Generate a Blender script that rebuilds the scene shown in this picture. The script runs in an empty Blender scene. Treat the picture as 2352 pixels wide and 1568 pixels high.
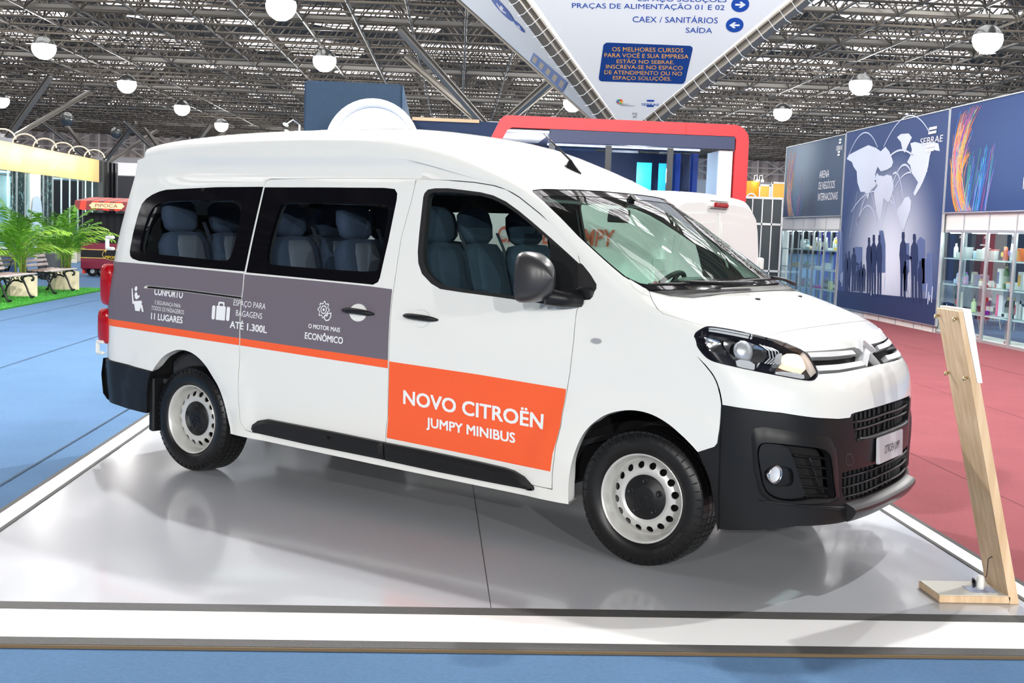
import bpy, bmesh, math, random
import numpy as np
from mathutils import Vector, Matrix
from mathutils.geometry import delaunay_2d_cdt
random.seed(7); RNG = np.random.default_rng(7)
PI = math.pi
S = bpy.context.scene
COL = S.collection

# ------------------------------------------------------------------ camera, world, light, exposure
cam = bpy.data.cameras.new('camera'); cam.sensor_width = 36; cam.lens = 2750.09 * 36 / 2352
cam.clip_end = 500; cam.clip_start = .05
camo = bpy.data.objects.new('camera', cam); COL.objects.link(camo); S.camera = camo
CR, CU, CF = Vector((.997279, -.064664, .035398)), Vector((-.029161, .094971, .995053)), Vector((.067706, .993378, -.092827))
camo.matrix_world = Matrix(((CR.x, CU.x, -CF.x, -1.603), (CR.y, CU.y, -CF.y, -6.408), (CR.z, CU.z, -CF.z, 1.625), (0, 0, 0, 1)))
S.view_settings.view_transform = 'Standard'; S.view_settings.look = 'None'
S.view_settings.gamma = 1; S.view_settings.use_curve_mapping = False
S.view_settings.exposure = 0.0
w = bpy.data.worlds.new('hall_daylight'); S.world = w; w.use_nodes = True
w.node_tree.nodes['Background'].inputs[0].default_value = (.93, .96, 1, 1)
w.node_tree.nodes['Background'].inputs[1].default_value = 0.05
S.cycles.use_denoising = True
S.cycles.max_bounces = 5; S.cycles.diffuse_bounces = 3; S.cycles.use_adaptive_sampling = True; S.cycles.adaptive_threshold = .04; S.cycles.transparent_max_bounces = 20; S.cycles.sample_clamp_indirect = 6
S.cycles.caustics_reflective = False; S.cycles.caustics_refractive = False
LAMPS = []
for ix, x in enumerate((-35.5, -22, -7.8, 6.6, 20.6, 35)):
    for iy in range(-5, 6):
        y = 41.8 + 15.4 * iy
        xx = x + math.tan(math.radians(1.1)) * (y - 42)
        LAMPS.append((xx, y, ix, iy))
for (x, y, ix, iy) in LAMPS:
    if iy in (-3, 3) or abs(x) > 30 or (iy > 1 and abs(x) > 24): continue
    l = bpy.data.lights.new('lamp_light', 'POINT'); l.energy = 1050 * (15 if iy == -5 else .6 if iy == -4 else 1); l.shadow_soft_size = .11; l.color = (1, .985, .95)
    o = bpy.data.objects.new('lamp_light', l); COL.objects.link(o); o.location = (x, y, 9.3)
# three added key lights above and behind the minibus, shaping the floor shadows
for (x, y, z, k_) in ((-5.2, 7.4, 8.6, 1.3), (0.2, 6.2, 8.6, .8), (5.4, 3.2, 8.6, .6)):
    l = bpy.data.lights.new('overhead_key', 'POINT'); l.energy = 3500 * k_; l.shadow_soft_size = .10; l.color = (1, .985, .96)
    o = bpy.data.objects.new('overhead_key', l); COL.objects.link(o); o.location = (x, y, z)
# fill lights added to brighten the stand interiors and behind the showcases
for (x, y, z, e) in ((.4, 20.4, 2.9, 70), (3.0, 21.2, 3.0, 90), (-17.7, 33, 2.6, 160), (-17.7, 38.5, 2.6, 160), (-17.7, 44, 2.6, 160), (9.6, 17.5, 2.9, 60), (8.5, 23.2, 2.6, 40)):
    l = bpy.data.lights.new('stand_fill', 'POINT'); l.energy = e; l.shadow_soft_size = .12; l.color = (.95, .98, 1)
    o = bpy.data.objects.new('stand_fill', l); COL.objects.link(o); o.location = (x, y, z)
# rows of stand floodlights over the aisle behind the camera
for (x, y, z, e) in ():
    l = bpy.data.lights.new('stand_light', 'AREA'); l.energy = e; l.size = 1.6; l.color = (1, .98, .96)
    o = bpy.data.objects.new('stand_light', l); COL.objects.link(o); o.location = (x, y, z)
    o.rotation_euler = (Vector((-1.5, .5, .9)) - Vector((x, y, z))).to_track_quat('-Z', 'Y').to_euler()

# ------------------------------------------------------------------ materials
MATS = {}
def mat(name, col, rough=.5, metal=0, coat=0, emit=0, trans=0, alpha=1, noise=0, nscale=30, bump=0, ior=1.45, spec=None, ecol=None):
    if name in MATS: return MATS[name]
    m = bpy.data.materials.new(name); m.use_nodes = True; nt = m.node_tree; b = nt.nodes['Principled BSDF']
    b.inputs['Base Color'].default_value = (*col, 1); b.inputs['Roughness'].default_value = rough
    b.inputs['Metallic'].default_value = metal; b.inputs['Coat Weight'].default_value = coat
    b.inputs['Coat Roughness'].default_value = .04; b.inputs['IOR'].default_value = ior
    b.inputs['Transmission Weight'].default_value = trans; b.inputs['Alpha'].default_value = alpha
    if spec is not None: b.inputs['Specular IOR Level'].default_value = spec
    if emit: b.inputs['Emission Color'].default_value = (*(ecol or col), 1); b.inputs['Emission Strength'].default_value = emit
    if noise or bump:
        tc = nt.nodes.new('ShaderNodeTexCoord'); n = nt.nodes.new('ShaderNodeTexNoise')
        n.inputs['Scale'].default_value = nscale; n.inputs['Detail'].default_value = 5
        nt.links.new(tc.outputs['Object'], n.inputs['Vector'])
        if noise:
            r = nt.nodes.new('ShaderNodeMapRange'); r.inputs[1].default_value = .25; r.inputs[2].default_value = .75
            r.inputs[3].default_value = 1 - noise; r.inputs[4].default_value = 1 + noise
            v = nt.nodes.new('ShaderNodeVectorMath'); v.operation = 'SCALE'; v.inputs[0].default_value = col
            nt.links.new(n.outputs[0], r.inputs[0]); nt.links.new(r.outputs[0], v.inputs['Scale']); nt.links.new(v.outputs[0], b.inputs['Base Color'])
        if bump:
            bp = nt.nodes.new('ShaderNodeBump'); bp.inputs['Strength'].default_value = bump; bp.inputs['Distance'].default_value = .01
            nt.links.new(n.outputs[0], bp.inputs['Height']); nt.links.new(bp.outputs[0], b.inputs['Normal'])
    MATS[name] = m; return m
def glass(name, tint, ior=1.45, rough=0.0):
    """thin see-through pane: tinted transparency under a fresnel gloss"""
    if name in MATS: return MATS[name]
    m = bpy.data.materials.new(name); m.use_nodes = True; nt = m.node_tree; nt.nodes.clear()
    o = nt.nodes.new('ShaderNodeOutputMaterial'); t = nt.nodes.new('ShaderNodeBsdfTransparent'); g = nt.nodes.new('ShaderNodeBsdfGlossy')
    mx = nt.nodes.new('ShaderNodeMixShader'); lw = nt.nodes.new('ShaderNodeLayerWeight'); lw.inputs['Blend'].default_value = .5
    pw = nt.nodes.new('ShaderNodeMath'); pw.operation = 'POWER'; pw.inputs[1].default_value = 5; f0 = ((ior - 1) / (ior + 1)) ** 2
    ma = nt.nodes.new('ShaderNodeMath'); ma.operation = 'MULTIPLY_ADD'; ma.inputs[1].default_value = 1 - f0; ma.inputs[2].default_value = f0
    t.inputs[0].default_value = (*tint, 1); g.inputs[0].default_value = (1, 1, 1, 1); g.inputs[1].default_value = rough
    nt.links.new(lw.outputs['Facing'], pw.inputs[0]); nt.links.new(pw.outputs[0], ma.inputs[0])
    nt.links.new(ma.outputs[0], mx.inputs[0]); nt.links.new(t.outputs[0], mx.inputs[1]); nt.links.new(g.outputs[0], mx.inputs[2]); nt.links.new(mx.outputs[0], o.inputs[0])
    MATS[name] = m; return m
M_white = mat('white_paint', (.84, .85, .83), .22, coat=.6)
M_black = mat('black_plastic', (.010, .0105, .012), .38, spec=.35)
M_rub = mat('rubber_trim', (.012, .012, .013), .5)
M_frit = mat('black_glass_edge', (.004, .004, .006), .06, coat=.5)
M_dark = mat('cavity', (.006, .006, .007), .9)
M_grey = mat('grey_decal', (.155, .135, .165), .42)
M_orange = mat('orange_decal', (.95, .125, .035), .38)
M_letter = mat('white_lettering', (.88, .9, .92), .4)
M_chrome = mat('chrome', (.86, .87, .88), .12, metal=1)
M_satin = mat('satin_silver', (.72, .74, .76), .3, metal=.6)
M_seat = mat('navy_seat_cloth', (.040, .058, .098), .9, noise=.12, nscale=160)
M_seat2 = mat('grey_seat_cloth', (.11, .125, .16), .9, noise=.12, nscale=160)
M_trim = mat('cabin_trim', (.03, .032, .036), .7)
M_headl = mat('headliner', (.42, .43, .42), .9)
M_dash = mat('dashboard', (.035, .042, .042), .6)
G_side = glass('side_window_glass', (.80, .86, .88), 1.45)
G_front = glass('front_window_glass', (.74, .86, .82), 1.45)
G_lens = glass('headlight_lens', (.97, .98, 1), 1.4)
G_clear = glass('showcase_glass', (.86, .95, .95), 1.35)
M_steel = mat('wheel_silver', (.66, .66, .64), .32, metal=.35)
M_tyre = mat('tyre_rubber', (.006, .006, .0065), .36, noise=.2, nscale=40)
M_red = mat('tail_light_red', (.38, .004, .010), .1, coat=.6, emit=.04)
M_alu = mat('aluminium', (.60, .62, .64), .35, metal=.7)
M_wp = mat('white_panel', (.80, .80, .79), .6)

# ------------------------------------------------------------------ object helpers
def link(name, V, F, m, parent=None, smooth=False, normals=None, mats=None, fm=None, kind=None, label=None, loc=None, rot=None):
    me = bpy.data.meshes.new(name); me.from_pydata([tuple(map(float, v)) for v in V], [], [tuple(int(i) for i in f) for f in F])
    for mm in (mats or [m]): me.materials.append(mm)
    if fm is not None: me.polygons.foreach_set('material_index', fm)
    if smooth: me.polygons.foreach_set('use_smooth', [True] * len(me.polygons))
    me.update()
    if normals is not None: me.normals_split_custom_set_from_vertices([tuple(map(float, n)) for n in normals])
    o = bpy.data.objects.new(name, me); COL.objects.link(o)
    if parent: o.parent = parent
    if kind: o['kind'] = kind
    if label: o['label'] = label
    if loc is not None: o.location = loc
    if rot is not None: o.rotation_euler = rot
    return o
def tag(o, label, cat=None, group=None, kind=None):
    if label: o['label'] = label
    if cat: o['category'] = cat
    if group: o['group'] = group
    if kind: o['kind'] = kind
    return o
def thing(name, label, cat, loc=(0, 0, 0), rz=0, group=None):
    o = bpy.data.objects.new(name, None); COL.objects.link(o); o.location = loc; o.rotation_euler = (0, 0, rz); o.empty_display_size = .1
    return tag(o, label, cat, group)
def copy_tree(o, parent=None):
    c = o.copy(); COL.objects.link(c); c.parent = parent
    for ch in list(o.children): copy_tree(ch, c)
    return c
class MB:
    """collects simple solids into one mesh"""
    def __init__(s): s.V = []; s.F = []; s.m = []; s.k = 0
    def add(s, V, F, k=None):
        n = len(s.V); s.V += [tuple(v) for v in V]; s.F += [tuple(i + n for i in f) for f in F]; s.m += [s.k if k is None else k] * len(F); return s
    def box(s, c, d, R=None, k=None, bev=0):
        x, y, z = [v / 2 for v in d]
        if bev:
            b = min(bev, x * .9, y * .9, z * .9); V = []
            for sz in (-1, 1):
                for i, (zz, ins) in enumerate(((z, b), (z - b, 0)) if sz < 0 else ((z - b, 0), (z, b))):
                    X, Y = x - ins, y - ins; q = b if ins == 0 else b
                    for (px, py) in ((-X + q, -Y), (X - q, -Y), (X, -Y + q), (X, Y - q), (X - q, Y), (-X + q, Y), (-X, Y - q), (-X, -Y + q)):
                        V.append((px, py, zz * sz if sz < 0 else zz))
            V2 = V; F = []
            for l in range(3):
                for i in range(8): F.append((l * 8 + i, l * 8 + (i + 1) % 8, l * 8 + 8 + (i + 1) % 8, l * 8 + 8 + i))
            F.append(tuple(range(7, -1, -1))); F.append(tuple(range(24, 32)))
            V = V2
        else:
            V = [(-x, -y, -z), (x, -y, -z), (x, y, -z), (-x, y, -z), (-x, -y, z), (x, -y, z), (x, y, z), (-x, y, z)]
            F = [(0, 3, 2, 1), (4, 5, 6, 7), (0, 1, 5, 4), (1, 2, 6, 5), (2, 3, 7, 6), (3, 0, 4, 7)]
        c = Vector(c)
        V = [tuple((R @ Vector(v) if R is not None else Vector(v)) + c) for v in V]
        return s.add(V, F, k)
    def tube(s, pts, r, n=8, caps=True, k=None, closed=False, flat=1.0, up=None):
        pts = [Vector(p) for p in pts]; V = []; F = []; N = len(pts)
        rr = r if hasattr(r, '__len__') else [r] * N
        ref = None
        for i, p in enumerate(pts):
            a = pts[(i - 1) % N] if (i > 0 or closed) else p; b = pts[(i + 1) % N] if (i < N - 1 or closed) else p
            d = (b - a).normalized()
            if ref is None:
                ref = Vector(up) if up is not None else (Vector((0, 0, 1)) if abs(d.z) < .9 else Vector((1, 0, 0)))
            u = (ref - d * ref.dot(d)).normalized(); v = d.cross(u); ref = u
            for j in range(n):
                t = 2 * PI * j / n; V.append(p + u * math.cos(t) * rr[i] * flat + v * math.sin(t) * rr[i])
        for i in range(N if closed else N - 1):
            for j in range(n):
                a = i * n + j; b = i * n + (j + 1) % n; c = ((i + 1) % N) * n + (j + 1) % n; d = ((i + 1) % N) * n + j
                F.append((a, b, c, d))
        if caps and not closed: F.append(tuple(range(n - 1, -1, -1))); F.append(tuple(range((N - 1) * n, N * n)))
        return s.add(V, F, k)
    def lathe(s, prof, n=24, M=None, k=None, close=False, ks=None):
        """prof: (r, z) pairs around z"""
        V = []; F = []; m = []
        for (r, z) in prof:
            for j in range(n):
                t = 2 * PI * j / n; V.append((r * math.cos(t), r * math.sin(t), z))
        L = len(prof)
        for i in range(L - 1):
            for j in range(n): F.append((i * n + j, i * n + (j + 1) % n, (i + 1) * n + (j + 1) % n, (i + 1) * n + j))
        if M is not None: V = [tuple(M @ Vector(v)) for v in V]
        return s.add(V, F, k)
    def prism(s, poly, z0, z1, M=None, k=None):
        """poly in xy, extruded along z"""
        n = len(poly); a = sum(poly[i][0] * poly[(i + 1) % n][1] - poly[(i + 1) % n][0] * poly[i][1] for i in range(n))
        if a < 0: poly = poly[::-1]
        V = [(x, y, z0) for x, y in poly] + [(x, y, z1) for x, y in poly]
        F = [tuple(range(n - 1, -1, -1)), tuple(range(n, 2 * n))] + [(i, (i + 1) % n, n + (i + 1) % n, n + i) for i in range(n)]
        if M is not None: V = [tuple(M @ Vector(v)) for v in V]
        return s.add(V, F, k)
    def obj(s, name, m, parent=None, smooth=False, **kw):
        mats = m if isinstance(m, (list, tuple)) else [m]
        return link(name, s.V, s.F, None, parent, smooth, mats=mats, fm=s.m if len(mats) > 1 else None, **kw)
def Rz(a): return Matrix.Rotation(a, 3, 'Z')
def frame(o, x, y, z):
    """4x4 matrix from origin and axes"""
    o, x, y, z = map(Vector, (o, x, y, z)); return Matrix(((x.x, y.x, z.x, o.x), (x.y, y.y, z.y, o.y), (x.z, y.z, z.z, o.z), (0, 0, 0, 1)))
def smooth_by_angle(o, ang=40):
    me = o.data; me.polygons.foreach_set('use_smooth', [True] * len(me.polygons)); me.set_sharp_from_angle(angle=math.radians(ang)); return o
def superell(w, h, e=4, n=24):
    P = []
    for i in range(n):
        t = 2 * PI * i / n; c, s_ = math.cos(t), math.sin(t)
        P.append((w / 2 * math.copysign(abs(c) ** (2 / e), c), h / 2 * math.copysign(abs(s_) ** (2 / e), s_)))
    return P
def pillow(c, d, R=None, e=4, n=20, layers=6):
    """rounded cushion: super-ellipsoid, returns V, F"""
    V = []; F = []
    for i in range(layers + 1):
        ph = -PI / 2 + PI * i / layers; sp = math.copysign(abs(math.sin(ph)) ** (2 / e), math.sin(ph)); cp = abs(math.cos(ph)) ** (2 / e)
        for (x, y) in superell(1, 1, e, n): V.append((x * cp * d[0], y * cp * d[1], sp * d[2] / 2))
    for i in range(layers):
        for j in range(n): F.append((i * n + j, i * n + (j + 1) % n, (i + 1) * n + (j + 1) % n, (i + 1) * n + j))
    F.append(tuple(range(n - 1, -1, -1))); F.append(tuple(range(layers * n, layers * n + n)))
    V = [tuple((R @ Vector(v) if R is not None else Vector(v)) + Vector(c)) for v in V]
    return V, F
_TXT = {}
def text_geo(s, bold=0):
    """2-D glyph mesh of a string with the built-in font: V (N,2) scaled so that cap height = 1, width"""
    key = (s, bold)
    if key in _TXT: return _TXT[key]
    cu = bpy.data.curves.new('t', 'FONT'); cu.body = s; cu.resolution_u = 3; cu.offset = bold
    o = bpy.data.objects.new('t', cu); COL.objects.link(o)
    dg = bpy.context.evaluated_depsgraph_get(); me = bpy.data.meshes.new_from_object(o.evaluated_get(dg))
    V = np.array([v.co[:2] for v in me.vertices]) if len(me.vertices) else np.zeros((1, 2)); F = [tuple(p.vertices) for p in me.polygons]
    bpy.data.objects.remove(o); bpy.data.curves.remove(cu); bpy.data.meshes.remove(me)
    V = V / .729; V[:, 0] -= V[:, 0].min(); _TXT[key] = (V, F, V[:, 0].max()); return _TXT[key]
def sign_text(lines, M, m, parent, name='lettering', depth=.002, bold=.0, **kw):
    """lines: (text, x, y, cap height, width or None, align) laid on the plane of matrix M (x right, y up, z out)"""
    mb = MB()
    for (s, x, y, h, wd, al) in lines:
        V, F, W0 = text_geo(s, bold); sx = (wd / W0) if wd else h
        ww = W0 * sx; x0 = x - (ww if al == 'r' else ww / 2 if al == 'c' else 0)
        mb.add([tuple(M @ Vector((x0 + v[0] * sx, y + v[1] * h, depth))) for v in V], F)
    return mb.obj(name, m, parent, **kw)
# ================================================================== THE MINIBUS
ST = np.array([
(0.86,0.215,0.43,0,0.215,2.5),(0.915,0.25,0.43,0,0.25,2.5),(0.925,0.3,0.43,0,0.3,2.5),(0.92,0.36,0.43,0,0.36,2.5),(0.91,0.45,0.43,0,0.45,2.5),
(0.912,0.6,0.43,0,0.6,2.5),(0.91,0.75,0.43,0,0.75,2.5),(0.903,0.85,0.43,0,0.85,2.5),(0.888,0.935,0.41,0,0.93,2.5),(0.855,0.995,0.38,0,0.985,2.5),
(0.81,1.045,0.335,0,1.03,2.55),(0.755,1.1,0.29,0,1.07,2.65),(0.695,1.155,0.25,0,1.11,2.7),(0.61,1.2,0.22,0,1.145,2.8),(0.46,1.262,0.13,0,1.19,2.6),
(0.3,1.316,0.02,0,1.235,2.5),(0.16,1.355,-0.1,0,1.285,2.4),(0.05,1.415,-0.2,0,1.34,2.4),(-0.1,1.51,-0.33,0,1.43,2.4),(-0.35,1.665,-0.5,0,1.565,2.4),
(-0.55,1.785,-0.66,0,1.69,2.4),(-0.74,1.88,-0.81,0,1.785,2.5),(-0.9,1.965,-0.95,0,1.84,2.5),(-1.15,2.065,-1.12,0,1.885,2.5),(-1.4,2.145,-1.32,0,1.93,2.6),
(-1.7,2.195,-1.6,0,1.99,2.8),(-2,2.215,-2,0,2.05,3),(-2.5,2.215,-2.5,0,2.07,3),(-3.2,2.205,-3.2,0,2.06,3),(-3.75,2.165,-3.75,0,2.04,3),(-3.93,2.135,-3.9,0,2.02,3)])
WZ = np.array([0, .2, .35, .55, .9, 1.05, 1.15, 1.3, 1.5, 1.7, 1.83, 1.89, 1.96, 2.0, 2.08, 2.2]); WY = np.array([.88, .915, .935, .955, .962, .955, .945, .915, .875, .83, .80, .787, .779, .779, .768, .74])
def _slopes(x, y):
    d = np.diff(y) / np.diff(x); m = np.zeros(len(x)); m[0] = d[0]; m[-1] = d[-1]
    for i in range(1, len(x) - 1): m[i] = 0 if d[i - 1] * d[i] < 0 else (d[i - 1] + d[i]) / 2
    return m
WM = _slopes(WZ, WY)
def W(z):
    z = np.asarray(z, float); i = np.clip(np.searchsorted(WZ, z) - 1, 0, len(WZ) - 2); h = WZ[i + 1] - WZ[i]; s = np.clip((z - WZ[i]) / h, 0, 1)
    return (2*s**3-3*s**2+1)*WY[i] + (s**3-2*s**2+s)*h*WM[i] + (-2*s**3+3*s**2)*WY[i+1] + (s**3-s**2)*h*WM[i+1]
ST[:, 3] = W(ST[:, 4])
NS = len(ST) - 1
def herm(t):
    t = np.atleast_1d(np.asarray(t, float)); i = np.clip(np.floor(t).astype(int), 0, NS - 1); s = (t - i)[:, None]
    p0 = ST[i]; p1 = ST[i + 1]; m0 = (ST[i + 1] - ST[np.maximum(i - 1, 0)]) * np.where(i > 0, .5, 1)[:, None]
    m1 = (ST[np.minimum(i + 2, NS)] - ST[i]) * np.where(i + 2 <= NS, .5, 1)[:, None]
    d = np.abs(p1 - p0); m0 = np.clip(m0, -2 * d, 2 * d); m1 = np.clip(m1, -2 * d, 2 * d)
    return (2*s**3-3*s**2+1)*p0 + (s**3-2*s**2+s)*m0 + (-2*s**3+3*s**2)*p1 + (s**3-s**2)*m1
def cap(t, a):
    t = np.clip(np.atleast_1d(t), 0, NS); a = np.clip(np.atleast_1d(a), -1, 1)
    q = herm(t); n = q[:, 5]; th = np.abs(a) * PI / 2; sy = np.sin(th) ** (2 / n); d = np.clip(np.cos(th), 0, 1) ** (2 / n)
    return np.stack([q[:, 2] + (q[:, 0] - q[:, 2]) * d, np.sign(a) * q[:, 3] * sy, q[:, 4] + (q[:, 1] - q[:, 4]) * d], 1)
def bump01(x, a, b, c, d): return np.clip((x - a) / (b - a), 0, 1) * np.clip((d - x) / (d - c), 0, 1)
def side_y(x, z):
    y = W(z)
    k = np.clip((z - 1.887) / .008, 0, 1) * np.clip((2.0 - z) / .022, 0, 1)
    fx = np.clip((x + 3.85) / .5, 0, 1) * np.clip((-1.05 - x) / .45, 0, 1); fx = fx * fx * (3 - 2 * fx)
    y = y - .013 * k * fx
    y = y - .055 * np.clip((-3.98 - x) / .14, 0, 1) ** 2
    for cx, in ((0.,), (-3.26,)):
        r = np.hypot(x - cx, z - .31); y = y + .010 * np.clip((.66 - r) / .07, 0, 1) * np.clip((r - .40) / .05, 0, 1) * np.clip((.86 - z) / .12, 0, 1)
    return y
def side(x, z):
    x = np.atleast_1d(np.asarray(x, float)); z = np.atleast_1d(np.asarray(z, float))
    return np.stack([x, -side_y(x, z), z], 1)
CEN = np.array([-1.7, 0, 1.0])
def fn_norm(fn, U, V_, eu, ev):
    a = fn(U + eu, V_) - fn(U - eu, V_); b = fn(U, V_ + ev) - fn(U, V_ - ev); n = np.cross(a, b)
    L = np.linalg.norm(n, axis=1, keepdims=True); n = n / np.maximum(L, 1e-12); P = fn(U, V_)
    c = CEN[None] + np.array([0, 0, 0])[None]
    cc = P - c; cc[:, 0] *= .35
    s = np.sign((n * cc).sum(1, keepdims=True)); s[s == 0] = 1; return n * s
def nrm(fn, uv):
    e = (.004, .004) if fn is side else (.02, .004)
    if fn is cap:
        U = np.clip(uv[:, 0], .03, NS - .03); V_ = np.where(np.abs(uv[:, 1]) > .985, np.sign(uv[:, 1]) * .985, uv[:, 1]); return fn_norm(fn, U, V_, *e)
    return fn_norm(fn, uv[:, 0], uv[:, 1], *e)
def inpoly(P, poly):
    P = np.asarray(P); poly = np.asarray(poly); x, y = P[:, 0], P[:, 1]; c = np.zeros(len(P), bool); n = len(poly); j = n - 1
    for i in range(n):
        xi, yi = poly[i]; xj, yj = poly[j]
        if yi != yj: c ^= ((yi > y) != (yj > y)) & (x < (xj - xi) * (y - yi) / (yj - yi) + xi)
        j = i
    return c
def densify(poly, step, sc, closed=True):
    out = []; n = len(poly)
    for i in range(n if closed else n - 1):
        a = np.array(poly[i], float); b = np.array(poly[(i + 1) % n], float); k = max(1, int(math.ceil(np.linalg.norm((b - a) * sc) / step)))
        for q in range(k): out.append(a + (b - a) * q / k)
    if not closed: out.append(np.array(poly[-1], float))
    return out
def smoothpoly(poly, it=1):
    for _ in range(it):
        o = []; n = len(poly)
        for i in range(n):
            a = np.array(poly[i], float); b = np.array(poly[(i + 1) % n], float); o += [a * .75 + b * .25, a * .25 + b * .75]
        poly = o
    return [tuple(p) for p in poly]
SC = {}
def scl(fn): return np.array([.14, 1.15]) if fn is cap else np.array([1., 1.])
def offset_poly(poly, d, fn=None):
    """move the outline outward by d metres (negative: inward)"""
    sc = scl(fn) if fn is not None else np.array([1., 1.]); P = np.array(poly, float) * sc; n = len(P)
    area = .5 * sum(P[i][0] * P[(i + 1) % n][1] - P[(i + 1) % n][0] * P[i][1] for i in range(n)); sg = 1 if area > 0 else -1; out = []
    for i in range(n):
        a, b, c = P[i - 1], P[i], P[(i + 1) % n]; e1 = b - a; e2 = c - b; l1 = np.linalg.norm(e1); l2 = np.linalg.norm(e2)
        n1 = np.array([e1[1], -e1[0]]) / max(l1, 1e-9) * sg; n2 = np.array([e2[1], -e2[0]]) / max(l2, 1e-9) * sg
        m = n1 + n2; L = np.linalg.norm(m)
        m = m / L if L > 1e-6 else n1; k = 1 / max(.5, m @ n1); out.append((b + m * d * k) / sc)
    return [tuple(p) for p in out]
def fill(fn, outer, holes=(), step=.08, off=0., pstep=.045, lines=(), clip=None):
    sc = scl(fn); VV = []; EE = []
    def addpoly(p, closed=True):
        d = densify(p, pstep, sc, closed); n0 = len(VV); VV.extend(d); n = len(d)
        EE.extend([(n0 + i, n0 + (i + 1) % n) for i in range(n if closed else n - 1)])
    addpoly(outer)
    for h in holes: addpoly(h)
    for l in lines: addpoly(l, False)
    O = np.array(outer); lo = O.min(0); hi = O.max(0); gx = np.arange(lo[0] + step / sc[0] / 2, hi[0], step / sc[0]); gy = np.arange(lo[1] + step / sc[1] / 2, hi[1], step / sc[1])
    if len(gx) and len(gy):
        G = np.stack(np.meshgrid(gx, gy, indexing='ij'), -1).reshape(-1, 2); m = inpoly(G, outer)
        for h in holes: m &= ~inpoly(G, h)
        G = G[m]
        if len(G):
            B = np.array(VV) * sc; keep = np.ones(len(G), bool)
            for i0 in range(0, len(G), 500):
                dd = np.linalg.norm((G[i0:i0 + 500] * sc)[:, None] - B[None], axis=2).min(1); keep[i0:i0 + 500] = dd > step * .35
            VV.extend(list(G[keep]))
    A = np.array(VV) * sc
    r = delaunay_2d_cdt([Vector((float(a[0]), float(a[1]))) for a in A], EE, [], 0, 1e-6)
    uv = np.array([v[:] for v in r[0]]) / sc; F = np.array([f for f in r[2] if len(f) == 3])
    c = uv[F].mean(1); m = inpoly(c, outer)
    for h in holes: m &= ~inpoly(c, h)
    F = F[m]; used = np.unique(F); mp = -np.ones(len(uv), int); mp[used] = np.arange(len(used)); uv = uv[used]; F = mp[F]
    P = fn(uv[:, 0], uv[:, 1]); N = nrm(fn, uv)
    a, b, c_ = P[F[:, 0]], P[F[:, 1]], P[F[:, 2]]; fl = (np.cross(b - a, c_ - a) * N[F[:, 0]]).sum(1) < 0; F[fl] = F[fl][:, ::-1]
    return P + N * off, F, N
def wall(fn, poly, o1, o2, closed=True, pstep=.045):
    """strip joining the outline at offset o1 to offset o2"""
    d = np.array(densify(poly, pstep, scl(fn), closed)); P = fn(d[:, 0], d[:, 1]); N = nrm(fn, d); n = len(d)
    V = np.concatenate([P + N * o1, P + N * o2]); F = [(i, (i + 1) % n, n + (i + 1) % n, n + i) for i in range(n if closed else n - 1)]
    return V, F
def mir(V): V = np.array(V, float).copy(); V[:, 1] *= -1; return V
class SM:
    """collects surface patches"""
    def __init__(s): s.V = []; s.F = []; s.N = []; s.n = 0
    def add(s, V, F, N=None, both=False):
        V = np.asarray(V, float); s.V.append(V); s.F += [tuple(i + s.n for i in f) for f in F]
        if N is None: N = np.zeros_like(V)
        s.N.append(N); s.n += len(V)
        if both: s.add(mir(V), [tuple(f)[::-1] for f in F], mir(N))
        return s
    def patch(s, fn, outer, holes=(), both=False, **k): P, F, N = fill(fn, outer, holes, **k); return s.add(P, F, N, both)
    def rim(s, fn, poly, a, b, both=False, **k): V, F = wall(fn, poly, a, b, **k); return s.add(V, F, None, both)
    def obj(s, name, m, parent, **kw):
        V = np.concatenate(s.V); N = np.concatenate(s.N); return link(name, V, s.F, m, parent, smooth=True, normals=N if np.abs(N).max() > 0 else None, **kw)
def sym(half):
    """closed outline from a half outline that runs on the near side and ends on the centre line"""
    h = [tuple(p) for p in half]; m = [(t, -a) for t, a in h[::-1] if abs(a) > 1e-6]; return h + m
def mirp(p): return [(t, -a) for t, a in p][::-1]

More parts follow.
